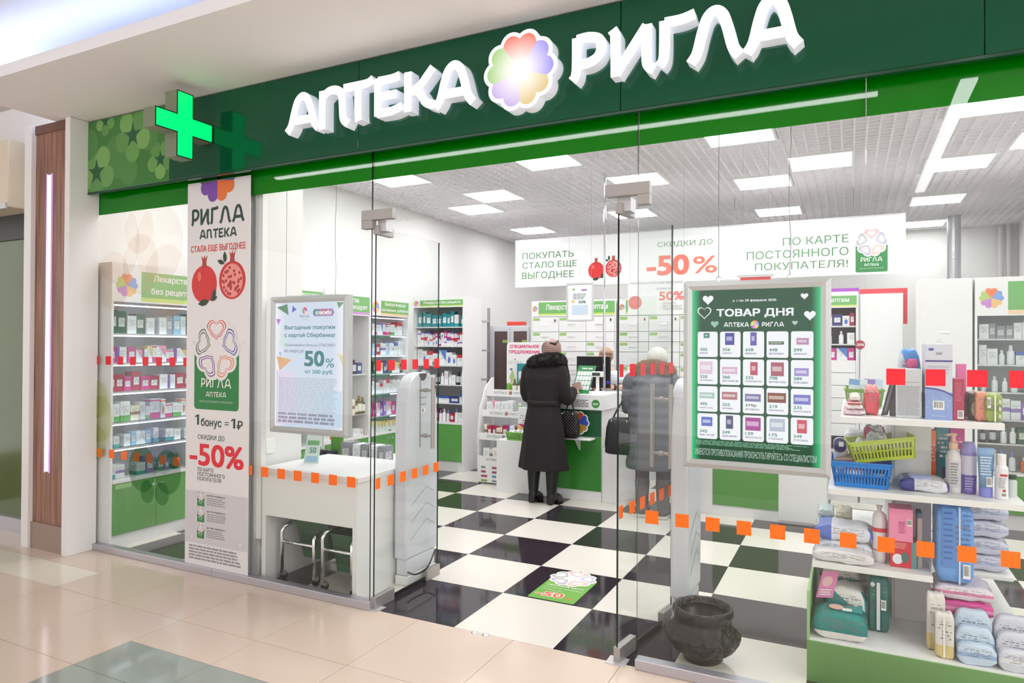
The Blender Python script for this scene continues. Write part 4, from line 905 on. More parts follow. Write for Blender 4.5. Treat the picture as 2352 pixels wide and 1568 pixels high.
flat([[(-1.61, 1.14), (-1.58, 1.14), (-1.575, 1.2), (-1.55, 1.16), (-1.56, 1.25), (-1.585, 1.3), (-1.61, 1.24), (-1.63, 1.17), (-1.605, 1.2)]], hf, C(170, 196, 130), dp, 'figure_print', .0008)
cp = MB(); o = carton(10, -1.44, 3.86, 1.0705, .11, .03, .3, 0, label='tall turquoise box standing before the special offer card', cat='box')
o = carton(12, -1.345, 3.85, 1.0705, .06, .03, .18, 0, label='small black and white box right of the turquoise box')
for k, x in enumerate((-1.56, -1.49, -1.42, -1.35)): bottle('amber' if k else 'green', x, 3.79, 1.0205, 1.35, '%s oil bottle on the top step of the display stand, %s from left' % ('dark olive' if k else 'green', ORD[k]), 'oil bottles on the display stand')
dpc = Cab('y', (-1.838, 3.6))
for k, (z, y, pal, bt) in enumerate(((.531, 3.6, [20, 18, 5], ()), (.791, 3.67, [14, 4, 15], ('green',)), (.271, 3.58, [20, 15], ()))):
    Cab('y', (-1.838, y)).row('%s step of the display stand' % ('third', 'second', 'lowest')[k], .04, .5, z, .17, 91 + k, pal, bottles=bt, d=.01)
# grey steel cabinet with dark glass doors and a steel rack far behind
gc = thing('steel_cabinet', 'grey steel cabinet with dark glass doors left of the drawers', 'cabinet', (-2.15, 5.4, 0))
MB().box(-2.62, -1.6, 5.2, 5.6, 0, 1.86).build('body', C(206, 208, 212), gc)
for x0, x1 in ((-2.52, -2.26), (-2.22, -1.96), (-1.92, -1.68)):
    d = MB().box(x0, x1, 5.18, 5.2, .3, 1.84).build('door', C(206, 208, 212), gc); MB().box(x0 + .03, x1 - .03, 5.176, 5.18, .9, 1.78).build('dark_pane', C(96, 78, 76, .12), d)
    MB().box(x1 - .1, x1 - .03, 5.17, 5.176, 1.62, 1.66).build('green_tag', C(150, 180, 90), d)
tag(MB().box(-2.36, -2.12, 5.3, 5.45, 1.861, 1.92).build('parts_bin', C(214, 70, 60), bevel=.008), 'small red plastic bin on top of the grey steel cabinet', 'bin')
rk = thing('steel_rack', 'grey perforated steel rack behind the tall corner cabinet', 'rack', (-2.68, 4.9, 0))
for x in (-2.84, -2.54):
    for y in (4.75, 5.05): MB().box(x, x + .03, y, y + .03, 0, 2.1).build('post', C(150, 150, 154), rk)
for k in range(5): MB().box(-2.836, -2.514, 4.754, 5.076, .3 + k * .4, .325 + k * .4).build('shelf', C(196, 198, 202), rk)
for k in range(4): carton((4, 11, 4, 15)[k], -2.57, 4.78, .326 + k * .4, .08, .1, .14, label='small %s on the %s shelf of the steel rack' % (('green and white box', 'dark green box', 'green striped box', 'white box')[k], ('lowest', 'second', 'third', 'fourth')[k]))
# ------------------------------------------------------------------ hanging light boxes behind the glass
def lightbox(name, label, X0, X1, Z0, Z1, y, bar, face_mat):
    t = thing(name, label, 'light box', ((X0 + X1) / 2, y, Z0)); b = MB()
    f = Fr((0, y, 0))
    o = [(X0, Z0), (X1, Z0), (X1, Z1), (X0, Z1)]; i = [(X0 + bar, Z0 + bar), (X1 - bar, Z0 + bar), (X1 - bar, Z1 - bar), (X0 + bar, Z1 - bar)]
    m_ = [((x1 + x2) / 2, (z1 + z2) / 2) for (x1, z1), (x2, z2) in zip(o, i)]
    for k in range(4):
        j = (k + 1) % 4; fb = MB()
        prof = [(o, 0.04), (o, -.0), (m_, -.012), (i, -.004), (i, .01), (i, .04)]
        A = [Vector((q[k][0], y + d, q[k][1])) for q, d in prof]; B = [Vector((q[j][0], y + d, q[j][1])) for q, d in prof]
        fb.loft([A, B]); fb.build('frame_bar', M['alu_l'], t)
    MB().box(X0 + bar, X1 - bar, y + .004, y + .02, Z0 + bar, Z1 - bar, 1, {2: 0}).build('lit_panel', [face_mat, M['white']], t)
    MB().box(X0 + .005, X1 - .005, y + .036, y + .042, Z0 + .005, Z1 - .005).build('back_plate', M['lam'], t)
    return t
def edge_lit(c_edge, c_mid, k, X0, X1, st=1.0, wid=.1):
    m = bpy.data.materials.new('edge_lit_print'); m.use_nodes = True; h = NT(m); v, x, y, z = h.xyz('Generated')
    d = h.math('MINIMUM', x, h.math('SUBTRACT', 1.0, x)); t = h.math('MINIMUM', h.math('DIVIDE', d, wid), 1.0); t = h.math('POWER', t, .6)
    c = h.mix(t, S(*c_edge), S(*c_mid)); h.l(c, h.b.inputs['Base Color']); h.l(c, h.b.inputs['Emission Color']); h.b.inputs['Emission Strength'].default_value = st; h.b.inputs['Roughness'].default_value = .3
    h.b.inputs['Base Color'].links and h.t.links.remove(h.b.inputs['Base Color'].links[0]); h.b.inputs['Base Color'].default_value = (.01, .01, .01, 1); h.b.inputs['Specular IOR Level'].default_value = .15; return m
def L(r, g, b, e=.95): # lit print
    k = ('lit', r, g, b, e)
    if k not in _mc:
        m = mat('lit_print', (.02, .02, .02, 1), .35); bs = m.node_tree.nodes['Principled BSDF']; bs.inputs['Emission Color'].default_value = S(r, g, b); bs.inputs['Emission Strength'].default_value = e; _mc[k] = m
    return _mc[k]
_oldmat = mat
def cable(t, x, y, z0, z1, r=.002, wob=0):
    n = 10 if wob else 1
    MB().tube([(x + wob * math.sin(k * 1.9), y, z0 + (z1 - z0) * k / n) for k in range(n + 1)], r, 5).build('cable', C(150, 150, 156, .4), t)
# right box
t = lightbox('offer_light_box', 'large hanging light box with green offer sheet of twenty white squares', 1.247, 1.905, .985, 1.888, .1, .042, edge_lit((60, 226, 150), (4, 76, 46), 0, 0, 0, 1.0, .07))
pfm = Fr((1.289, .1036, 1.027), (.574, 0, 0), (0, 0, .819))    # unit frame of the lit sheet
WH = L(244, 244, 250, 1.0)
text('с 1 по 29 февраля 2020', .33, .925, .67, .942, pfm, WH, t, .02); text('ТОВАР ДНЯ', .2, .835, .8, .888, pfm, WH, t, .03)
logo_word('АПТЕКА', .26, .783, .46, .808, pfm, WH, t, .0012, .006); logo_word('РИГЛА', .56, .783, .73, .808, pfm, WH, t, .0012, .006)
flower(pfm, .505, .795, .034, t, .0012, ry=.7, emit=.9, pal=[(236, 130, 80), (110, 130, 220), (230, 170, 90), (170, 90, 180), (150, 190, 90)])
hx = lambda cx, cy, s: [(x, cy + (y - cy) * .7) for x, y in heart(cx, cy, s)]
for cx, cy, s_, m_ in ((.13, .945, .048, WH), (.88, .952, .03, WH), (.92, .845, .046, WH), (.185, .8, .034, L(150, 196, 180)), (.81, .803, .022, L(180, 210, 200))): flat([hx(cx, cy, s_)], pfm, m_, t, 'heart_print')
o_ = hx(.1, .87, .062); i_ = hx(.1, .87, .052); b = MB()
for k in range(len(o_)): j = (k + 1) % len(o_); b.face([pfm.p(*q, .0012) for q in (o_[k], o_[j], i_[j], i_[k])])
b.build('heart_outline', WH, t)
OFFERS = [('302', 'КРЕОН'), ('356', 'АЦИПОЛ'), ('658', 'МЕКАСЕН'), ('448', 'ВИТОПИЗИН'), ('399', 'АФОБАЗОЛ'), ('320', 'ДЕТРИМАКС'), ('360', 'МАГНЕЛИС В6'), ('235', 'КАРДИОМАГНИЛ'), ('798', 'ВИТРУМ ПЛЮС'), ('389', 'КОМПЛИВИТ'), ('495', 'НАЙЗ ГЕЛЬ'), ('255', 'НУРОФЕН'), ('379р', 'ЭРГОФЕРОН'), ('219', 'МАКСИКОЛД'), ('235', 'ПАНАТУС ФОРТЕ'), ('345', 'ВИКС АКТИВ'), ('249', 'АКВА МАРИС'), ('139', 'РИНОСТОП ЭКСТРА'), ('175', 'СТРЕПСИЛС'), ('249', 'СТРЕПСИЛС')]
OC = [(40, 130, 110), (50, 50, 160), (90, 80, 180), (60, 90, 60), (190, 130, 180), (230, 200, 220), (220, 180, 210), (190, 60, 90), (170, 80, 100), (160, 140, 210), (170, 200, 190), (180, 110, 120), (120, 110, 170), (130, 60, 40), (110, 110, 200), (70, 100, 200), (50, 60, 110), (170, 40, 150), (180, 190, 210), (210, 60, 90)]
SHAPE = [(.3, .75, .6, .95), (.25, .48, .7, .95), (.35, .46, .65, .97), (.1, .5, .8, .62), (.25, .5, .8, .75), (.1, .4, .75, .9), (.1, .42, .85, .7), (.35, .4, .7, .9), (.2, .38, .8, .9), (.15, .4, .8, .7), (.1, .52, .85, .75), (.1, .5, .85, .8), (.1, .46, .85, .75), (.05, .45, .9, .82), (.12, .42, .88, .78), (.2, .5, .75, .86), (.3, .44, .65, .95), (.12, .42, .85, .92), (.15, .44, .85, .92), (.28, .42, .72, .92)]
teal = L(30, 130, 116); ind = L(66, 60, 120)
for i in range(20):
    r_, c = divmod(i, 5); u0 = .045 + c * .184; v1 = .755 - r_ * .161; wd, hh = .165, .15
    f2 = Fr(pfm.p(u0, v1 - hh, .001), pfm.u * wd, pfm.v * hh)
    flat([[(x, y) for x, y in rrect(0, 0, 1, 1, .09, 4)]], f2, WH, t, 'offer_square', 0)
    a, b_, c_, d_ = SHAPE[i]; flat([rect(a, b_, c_, d_)], f2, L(*OC[i]), t, 'pack_picture', .0006)
    flat([rect(a + .06, b_ + (d_ - b_) * .35, c_ - .1, b_ + (d_ - b_) * .7)], f2, L(*[min(255, int(q * .4 + 150)) for q in OC[i]]), t, 'pack_label', .0009)
    text(OFFERS[i][0], .12, .24, .5 if i != 12 else .65, .36, f2, teal if i != 12 else ind, t, .02, .0008, 'price')
    text(OFFERS[i][1], .12, .12, min(.9, .15 + .07 * len(OFFERS[i][1])), .19, f2, ind, t, .02, .0008)
fine(.03, .085, .97, .115, 4, pfm, L(120, 180, 150), t, words=14, seed=3)
text('ИМЕЮТСЯ ПРОТИВОПОКАЗАНИЯ ПРОКОНСУЛЬТИРУЙТЕСЬ СО СПЕЦИАЛИСТОМ', .03, .018, .97, .075, pfm, L(200, 220, 210), t, .0)
for x, wb in ((1.41, 0), (1.73, .006)): cable(t, x, .12, 1.905, 3.46, .0022, wb); MB().tube([(x + .012 * math.cos(a), .12, 1.9 + .012 * math.sin(a)) for a in (2 * math.pi * k / 10 for k in range(10))], .002, 5, closed=True).build('ring', M['chrome'], t)
# left box
t = lightbox('bonus_light_box', 'hanging white light box with coloured triangles beside the entrance', -1.507, -.842, .99, 1.892, .1, .042, edge_lit((255, 250, 255), (212, 222, 240), 0, 0, 0, .98, .16))
pfm = Fr((-1.465, .1036, 1.032), (.581, 0, 0), (0, 0, .818))
for P, c in (([(.02, .965), (.18, .99), (.2, .9)], (70, 130, 90)), ([(.26, .975), (.32, .945), (.25, .92)], (60, 90, 200)), ([(.01, .87), (.08, .87), (.045, .82)], (190, 100, 210)), ([(.9, .995), (1.0, .99), (.93, .945)], (90, 150, 110)), ([(.02, .57), (.25, .54), (.07, .45)], (226, 170, 120)), ([(.05, .6), (.1, .6), (.08, .565)], (140, 190, 220)), ([(.91, .6), (.99, .58), (.99, .49)], (226, 216, 170)), ([(.1, .78), (.24, .62), (.05, .66)], (206, 228, 226))): flat([P], pfm, L(*c), t, 'triangle_print')
flat([rect(.02, .02, .3, .45)], pfm, L(224, 214, 236), t, 'tint_print', .0008); flat([rect(.6, .02, .98, .3)], pfm, L(200, 222, 242), t, 'tint_print', .0008)
flower(pfm, .44, .935, .04, t, ry=.7, emit=.8, pal=[(206, 60, 60), (110, 90, 200), (226, 190, 80), (150, 80, 190), (110, 160, 110)])
logo_word('РИГЛА', .37, .88, .51, .897, pfm, L(80, 90, 96), t, .0012, .004); text('АПТЕКА', .4, .86, .49, .868, pfm, L(120, 128, 130), t)
flat([[(.56, .915), (.58, .945), (.84, .945), (.87, .915), (.84, .888), (.58, .888)]], pfm, L(150, 120, 170), t, 'logo_plate'); flat([rect(.565, .9, .66, .935)], pfm, L(40, 130, 130), t, 'logo_plate', .0016); flat([rect(.68, .895, .77, .94)], pfm, L(200, 90, 110), t, 'logo_plate', .0016)
text('спасибо', .6, .9, .83, .933, pfm, WH, t, .03, .002); text('от Сбербанка', .7, .868, .82, .876, pfm, L(150, 150, 160), t)
T1 = L(0, 104, 124); T2 = L(60, 50, 108)
text('Выгодные покупки', .14, .776, .88, .818, pfm, T1, t, .015); text('с картой Сбербанка!', .14, .714, .88, .756, pfm, T1, t, .015)
text('Обменивайте бонусы СПАСИБО', .14, .642, .88, .672, pfm, T2, t, .0); text('на скидку до', .14, .592, .43, .622, pfm, T2, t, .0)
text('50', .44, .49, .73, .615, pfm, L(0, 118, 122), t, .03); text('%', .75, .485, .87, .555, pfm, L(40, 130, 140), t, .005); text('от 500 руб.', .45, .425, .86, .465, pfm, L(30, 126, 136), t, .015)
fine(.06, .12, .92, .4, 24, pfm, L(176, 178, 196), t, words=10, ratio=.45, seed=4, ragged=.08); fine(.05, .03, .95, .12, 3, pfm, L(150, 150, 172), t, words=7, ratio=.7, seed=5, ragged=.15)
for x, wb in ((-1.39, 0), (-.97, .005)): cable(t, x, .12, 1.9, 3.46, .0018, wb)
MB().box(-1.39, -.97, .119, .121, 1.895, 1.898).build('hanger_wire', M['alu_l'], t)
# ------------------------------------------------------------------ long hanging banner, small frames
b = thing('hanging_banner', 'long white banner about discounts hanging across the shop below the ceiling', 'banner', (.07, 5.67, 2.43))
bx0, bx1, bz0, bz1 = -2.41, 2.545, 2.43, 3.105
MB().box(bx0, bx1, 5.666, 5.67, bz0, bz1).build('sheet', mat('banner_sheet', S(238, 240, 240), .6), b); MB().box(bx0, bx1, 5.66, 5.676, bz1, bz1 + .012).build('top_bar', M['alu_l'], b)
bf = Fr((0, 5.6655, 0)); DG = C(92, 140, 96, .6)
def bt(s_, x0, y0, x1, y1, m_, bold=.012, ):   # from pixel corners (left, bottom) (right, top)
    a = PY(x0, y0, 5.6655); c = PY(x1, y1, 5.6655); text(s_, a.x, a.z, c.x, c.z, bf, m_, b, bold, .001)
bt('ПОКУПАТЬ', 1200, 596, 1318, 574, DG, .006); bt('СТАЛО ЕЩЕ', 1200, 620, 1325, 596.5, DG, .006); bt('ВЫГОДНЕЕ', 1199, 644, 1318, 620, DG, .006)
a = PY(1352, 646, 5.67); pomegranates(bf, a.x, a.z + .02, .47, b)
bt('СКИДКИ ДО', 1510, 570, 1637, 548, C(110, 146, 100, .6), .0); bt('-50', 1485, 634, 1583, 583, C(240, 110, 90, .6), .03); bt('%', 1592, 628, 1647, 586, C(244, 120, 96, .6), .01)
bt('ПО КАРТЕ', 1798, 564.5, 1949, 537, DG, .006); bt('ПОСТОЯННОГО', 1715, 597, 1949, 566, DG, .006); bt('ПОКУПАТЕЛЯ!', 1734, 622, 1948, 595, DG, .006)
a = PY(1965, 626, 5.67); c = PY(2039, 521, 5.67); card(bf, a.x, a.z, c.x, c.z, b, .001)
for x in (-2.25, -1.0, .67, 2.01): cable(b, x, 5.668, bz1 + .01, 3.46, .004 if x > 0 else .002)
fr_ = thing('clip_frame', 'small aluminium clip frame with white sheet hanging left of the pole', 'frame', (-.62, 3.6, 1.9))
a = PY(1301, 738, 3.6); c = PY(1364, 647, 3.6); X0, Z0, X1, Z1 = a.x, a.z, c.x, c.z
MB().box(X0 + .01, X1 - .01, 3.596, 3.604, Z0 + .01, Z1 - .01).build('sheet', M['white'], fr_)
for x0, x1, z0, z1 in ((X0, X1, Z0, Z0 + .022), (X0, X1, Z1 - .022, Z1), (X0, X0 + .022, Z0 + .022, Z1 - .022), (X1 - .022, X1, Z0 + .022, Z1 - .022)): MB().box(x0, x1, 3.588, 3.606, z0, z1).build('frame_bar', M['alu_l'], fr_, bevel=.003)
ff = Fr((X0, 3.5955, Z0), (X1 - X0, 0, 0), (0, 0, Z1 - Z0)); flat([rect(.2, .17, .8, .42)], ff, C(196, 214, 230), fr_, 'print'); flat([[(.2, .55), (.35, .52), (.22, .46)]], ff, C(230, 180, 120), fr_, 'print', .0015)
text('50%', .45, .46, .72, .53, ff, C(60, 110, 120), fr_, .02); fine(.25, .56, .75, .72, 4, ff, C(130, 150, 160), fr_, words=4); flat([[(.2, .84), (.32, .84), (.28, .78)]], ff, C(110, 150, 90), fr_, 'print'); flat([rect(.55, .78, .76, .82)], ff, C(150, 110, 170), fr_, 'print')
for x in (X0 + .03, X1 - .03): cable(fr_, x, 3.6, Z1, 3.46, .0012)
sn = thing('hanging_card', 'white discount card with pomegranate hanging in front of the drawers', 'sign', (.16, 3.9, 1.9))
a = PY(1442, 722, 3.9); c = PY(1574, 640, 3.9); X0, Z0, X1, Z1 = a.x, a.z, c.x, c.z
MB().box(X0, X1, 3.9, 3.904, Z0, Z1).build('card', mat('card_white', S(234, 236, 236), .5), sn); ff = Fr((X0, 3.8995, Z0), (X1 - X0, 0, 0), (0, 0, Z1 - Z0))
text('ПОКУПАТЬ СТАЛО ЕЩЕ ВЫГОДНЕЕ', .04, .88, .96, .95, ff, C(130, 136, 136), sn); text('СКИДКИ ДО', .5, .7, .78, .77, ff, C(130, 136, 136), sn); text('50%', .55, .4, .98, .65, ff, C(236, 110, 100), sn, .02)
for k, s_ in enumerate(('ПО КАРТЕ', 'ПОСТОЯННОГО', 'ПОКУПАТЕЛЯ!')): text(s_, .62, .27 - k * .08, (.85, .95, .95)[k], .33 - k * .08, ff, C(130, 140, 136), sn)
flat([circ(.13, .35, .12, 20, .2)], ff, C(226, 130, 130), sn, 'fruit_print')
for x in (X0 + .02, X1 - .02): cable(sn, x, 3.902, Z1, 3.46, .0012)
rs = thing('hanging_sign', 'small red hanging sign peeping over the green light box', 'sign', (1.35, 2.6, 2.0)); a = PY(1700, 650, 2.6); c = PY(1770, 632, 2.6)
MB().box(a.x, c.x, 2.6, 2.604, a.z - .3, c.z).build('sheet', C(226, 60, 62), rs); MB().box(a.x - .02, c.x + .02, 2.594, 2.61, c.z - .01, c.z + .012).build('top_bar', M['alu_l'], rs); text('СТОП-ЦЕНА', a.x + .04, c.z - .09, c.x - .04, c.z - .06, Fr((0, 2.5995, 0)), M['white'], rs, .02)
for x in (a.x + .02, c.x - .02): cable(rs, x, 2.602, c.z + .01, 3.46, .0012)
tag(MB().lathe([(.085, 2.2), (.085, 3.46)] , (3.3, 8.2, 0), 16).build('duct', mat('ribbed_duct', S(196, 196, 200), .3, .6, bump=(40, .6))), 'silver ribbed air duct rising to the ceiling above the right cupboards', 'duct')
for n_, x in enumerate((4.02, 4.12)): tag(MB().tube([(x, 9.25, 0), (x, 9.25, 3.45)], .035, 10).build('pipe', C(206, 200, 200)), '%s grey pipe in the far right back corner' % ('left', 'right')[n_], 'pipe')
# ------------------------------------------------------------------ desk with shopping basket trolleys
dk = thing('packing_desk', 'white desk with open base standing behind the glass left of the entrance', 'desk', (-1.12, .37, 0))
MB().box(-1.53, -.715, .045, .7, .725, .757).build('desk_top', M['lam'], dk, bevel=.002)
MB().box(-1.52, -.725, .05, .068, .445, .725).build('front_panel', M['lam'], dk); MB().box(-1.52, -1.485, .068, .69, 0, .725).box(-1.52, -1.485, .05, .068, 0, .445).build('side_panel', M['lam'], dk); MB().box(-.76, -.725, .068, .69, 0, .725).box(-.76, -.725, .05, .068, 0, .445).build('side_panel', M['lam'], dk)
MB().box(-1.485, -.76, .66, .68, .1, .725).build('back_panel', M['lam'], dk)
BG = C(34, 84, 52, .4)
def basket(t, x0, x1, y0, y1, z0, z1, m_, slots=9, taper=.012, name='basket', th=.004, rows=1, lip=.01, fill=.45, s0=.16, s1=.82):
    """slatted plastic basket: floor, rim, corner posts and slats as one moulding"""
    b = MB(); P = lambda fx, fy, fz: (x0 + (x1 - x0) * fx + taper * (1 - 2 * fx) * (1 - fz), y0 + (y1 - y0) * fy + taper * (1 - 2 * fy) * (1 - fz), z0 + (z1 - z0) * fz)
    def strip(side, f0, f1, g0, g1):
        q = []
        for off in (0, 1):
            for f, g in ((f0, g0), (f1, g0), (f1, g1), (f0, g1)):
                p = Vector(P(f, 0, g) if side == 0 else P(f, 1, g) if side == 1 else P(0, f, g) if side == 2 else P(1, f, g))
                n = Vector(((0, 1, 0), (0, -1, 0), (1, 0, 0), (-1, 0, 0))[side]); q.append(p + n * th * off)
        b.loft([q[:4], q[4:]])
    for sd in range(4):
        strip(sd, 0, 1, s1, 1); strip(sd, 0, 1, 0, s0); 
        if rows == 2: strip(sd, 0, 1, .46, .54)
        ns = slots if sd < 2 else max(3, int(slots * (y1 - y0) / (x1 - x0)))
        for k in range(ns + 1): strip(sd, k / (ns + 1) + .0, k / (ns + 1) + fill / (ns + 1), s0, s1)
        strip(sd, .97, 1, s0, s1)
    c = [P(0, 0, 0), P(1, 0, 0), P(1, 1, 0), P(0, 1, 0)]; b.loft([c, [(q[0], q[1], q[2] + th) for q in c]])
    rim = [P(0, 0, 1), P(1, 0, 1), P(1, 1, 1), P(0, 1, 1)]; b.tube(rim, lip * .6, 6, closed=True)
    return b.build(name, m_, t)
def trolley(x0, x1, y0, y1, h, lab):
    t = thing('basket_trolley', lab, 'trolley', ((x0 + x1) / 2, (y0 + y1) / 2, 0))
    for y in (y0, ):
        pass
    fr1 = [(x0, y0, .05), (x0, y0, h - .06), (x0 + .01, y0 + .012, h - .025), (x0 + .035, y0 + .06, h), (x0 + .06, y1 - .04, h)]
    fr2 = [(x1, y0, .05), (x1, y0, h - .08), (x1 + .003, y0 + .02, h - .05), (x1 - .0, y0 + .06, h - .045), (x1, y1 - .04, h - .045)]
    MB().tube(fr1, .013, 10).build('frame_tube', M['chrome'], t, smooth=True); MB().tube(fr2, .013, 10).build('frame_tube', M['chrome'], t, smooth=True)
    MB().tube([(x0, y0, h * .68), (x1, y0, h * .68)], .011, 10).build('cross_bar', M['chrome'], t, smooth=True)
    for x in (x0, x1):
        w_ = MB().tube([(x - .011, y0 + .02, .0265), (x + .011, y0 + .02, .0265)], .026, 14).build('caster', M['black'], t); MB().box(x - .014, x + .014, y0 + .0, y0 + .03, .035, .06).build('caster_fork', M['alu'], w_)
    return t
tr1 = trolley(-1.42, -1.14, .13, .6, .385, 'left chrome basket trolley with a dark green basket under the desk')
basket(tr1, -1.37, -1.08, .2, .62, .14, .4, BG, 14, .04, rows=2, fill=.7, s0=.2, s1=.62); 
tr2 = trolley(-1.03, -.795, .09, .55, .4, 'right chrome basket trolley with a dark green basket under the desk')
basket(tr2, -1.0, -.775, .13, .55, .12, .36, BG, 14, .03, rows=2, fill=.7, s0=.2, s1=.66)
hb = MB().box(-1.12, -1.06, .5, .56, .001, .2).build('detergent_bottle', C(206, 206, 210), bevel=.015); tag(hb, 'pale plastic bottle standing on the floor under the white desk', 'bottle')
MB().box(-1.105, -1.075, .515, .545, .2, .225).build('cap', M['white'], hb, bevel=.004)
lh = thing('leaflet_holder', 'clear acrylic leaflet stand with green print on the white desk', 'leaflet stand', (-1.17, .3, .757)); a = PY(697, 1076, .3); 
lfm = Fr((a.x, .3, .7585), (.105, .03, 0), (.02, .015, .2)); MB().prism(rect(0, 0, 1, 1), lfm, -.002, 0).build('leaflet', C(206, 222, 216), lh); flat([rect(.1, .62, .9, .78)], lfm, C(110, 170, 120), lh, 'print'); text('50', .3, .35, .75, .55, lfm, C(90, 150, 140), lh, .02); flat([rect(.1, .05, .9, .25)], lfm, C(150, 190, 220), lh, 'print')
MB().prism([(0, 0), (1, 0), (1, .02), (0, .02)], Fr((a.x, .3, .7575), (.105, .03, 0), (.0, -.5, 0.0)), 0, .002).build('foot', C(220, 226, 226, .1), lh)
tb = thing('low_table', 'low white table behind the desk carrying cartons', 'table', (-1.6, 1.3, 0)); MB().box(-1.95, -1.22, 1.0, 1.6, .6, .63).build('table_top', M['lam'], tb)
for x in (-1.93, -1.28):
    for y in (1.02, 1.54): MB().box(x, x + .04, y, y + .04, 0, .6).build('leg', M['lam'], tb)
for k, (x, w_, h) in enumerate(((-1.66, .1, .16), (-1.55, .075, .15), (-1.47, .07, .155), (-1.385, .075, .15), (-1.305, .06, .15))):
    carton(21 if k % 2 == 0 else 15, x, 1.05, .631, w_ - .004, .12, h, label='%s carton on the low table, %s from left in its row' % ('grey' if k % 2 == 0 else 'white', ORD[k]), group='cartons on the low table')
o = tag(MB().lathe([(.05, 0), (.052, .01), (.052, .2), (.04, .22), (.04, .26)], (-1.83, 1.15, .631), 14).build('canister', C(90, 150, 60, .3)), 'green canister with dark lid on the low table', 'canister'); MB().lathe([(.041, .26), (.041, .29)], (-1.83, 1.15, .631), 14).build('lid', C(40, 90, 50), o)
for k in range(2): tag(MB().box(-1.93 + k * .1, -1.84 + k * .1, 1.0, 1.06, .631, .72).build('shrink_pack', C(36, 40, 60, .2), bevel=.01), '%s navy shrink wrapped pack at the front of the low table' % ('left', 'right')[k], 'pack')
# ------------------------------------------------------------------ security gates
def gate(x, y0, y1, lab, cableit=True):
    t = thing('security_gate', lab, 'security gate', (x, (y0 + y1) / 2, 0)); L_ = y1 - y0
    prof = [(y0 + .0, .17)] + [(p.x, p.y) for p in catmull([(y0, 1.05), (y0 + .012, 1.24), (y0 + .05, 1.335), (y0 + .13, 1.382), (y1 - .12, 1.388), (y1 - .05, 1.345), (y1 - .01, 1.25), (y1 + .008, 1.05)], 5)] + [(y1 + .02, .5), (y1 + .01, .17)]
    pm = mat('gate_plastic', S(212, 215, 222), .35)
    MB().prism(prof, Fr((x, 0, 0), (0, 1, 0)), -.05, .05).build('antenna_panel', pm, t, bevel=.015)
    MB().box(x - .045, x + .045, y0 + .02, y1 - .01, .06, .17).build('foot_box', pm, t, bevel=.01); MB().box(x - .05, x + .05, y0 + .015, y1 - .005, 0, .06).build('base_plate', M['white'], t, bevel=.004)
    f = Fr((x + .0505, 0, 0), (0, 1, 0)); yc = (y0 + y1) / 2
    flat([[(yc + .045 * math.cos(a), 1.385 + .05 * math.sin(a)) for a in (math.pi + math.pi * k / 12 for k in range(13))]], f, C(70, 66, 70), t, 'thumb_recess')
    for k in range(3): flat([[(yc - .05, 1.27 - k * .045), (yc + .05, 1.27 - k * .045), (yc + .03, 1.262 - k * .045), (yc - .03, 1.262 - k * .045)]], f, C(150, 152, 160), t, 'vent_slot')
    flat([circ(yc, 1.135, .035, 20, .02)], f, M['white'], t, 'badge'); flat([circ(yc, 1.135, .006, 8, .013)], f, C(40, 40, 44), t, 'badge_mark', .002)
    for k in range(3):
        z = .62 - k * .11; flat([[(y0 + .05, z - .1), (yc + .05, z), (y1 - .03, z - .05), (y1 - .03, z - .058), (yc + .05, z - .01), (y0 + .05, z - .11)]], f, C(184, 187, 196), t, 'chevron_groove')
    if cableit: MB().tube(catmull([(x + .06, y0 + .0, .1), (x + .09, y0 + .05, .075), (x + .095, y0 + .18, .085), (x + .06, y1 - .03, .16)], 6), .006, 6).build('cable', M['seal'], t)
    return t
gate(-.655, .4, .76, 'pale grey security gate behind the left open glass leaf'); gate(1.135, .52, .86, 'pale grey security gate between right glass leaf and waste bin', False)
# ------------------------------------------------------------------ waste bin with a black bag
wb = thing('waste_bin', 'black mesh waste bin with crumpled black bag by the right glass pane', 'bin', (1.315, .25, 0))
MB().lathe([(.095, 0), (.1, .01), (.125, .25), (.122, .25), (.097, .02), (.001, .02)], (1.315, .25, 0), 28).build('bucket', C(34, 24, 26, .35), wb, smooth=True)
bag = MB(); n = 110; rings = []
for r_, z in ((v.x, v.y) for v in catmull([(.108, .235), (.126, .262), (.142, .262), (.146, .24), (.137, .212), (.134, .19), (.146, .155), (.156, .115), (.15, .075), (.13, .048), (.112, .05)], 4)):
    ring = []
    for k in range(n):
        a = 2 * math.pi * k / n; ca, sa = math.cos(a), math.sin(a)
        rid = 1 - 2.4 * abs(noise.noise(Vector((ca * 4.5, sa * 4.5, z * 9)))); rid2 = 1 - 2.4 * abs(noise.noise(Vector((ca * 10, sa * 10, z * 22 + 5)))); lo_ = noise.noise(Vector((ca * 2, sa * 2, z * 8 + 3)))
        body = max(0, 1 - abs(z - .125) / .085); bulge = 1 + (.1 * max(0, math.cos(a - .25)) ** 2 + .13 * max(0, math.cos(a - 3.0)) ** 2) * body
        rr = r_ * bulge + .014 * rid * (.3 + .7 * body) + .006 * rid2 * (.3 + .7 * body) + .014 * lo_ * body; ring.append((1.315 + rr * ca, .25 + rr * sa, z + .004 * rid2 * body + .006 * lo_))
    rings.append(ring)
bag.loft(rings, cap=False); m_ = mat('bin_bag_film', S(20, 16, 17), .14, bump=(38, .9, .02)); bag.build('bag', m_, wb, smooth=True)
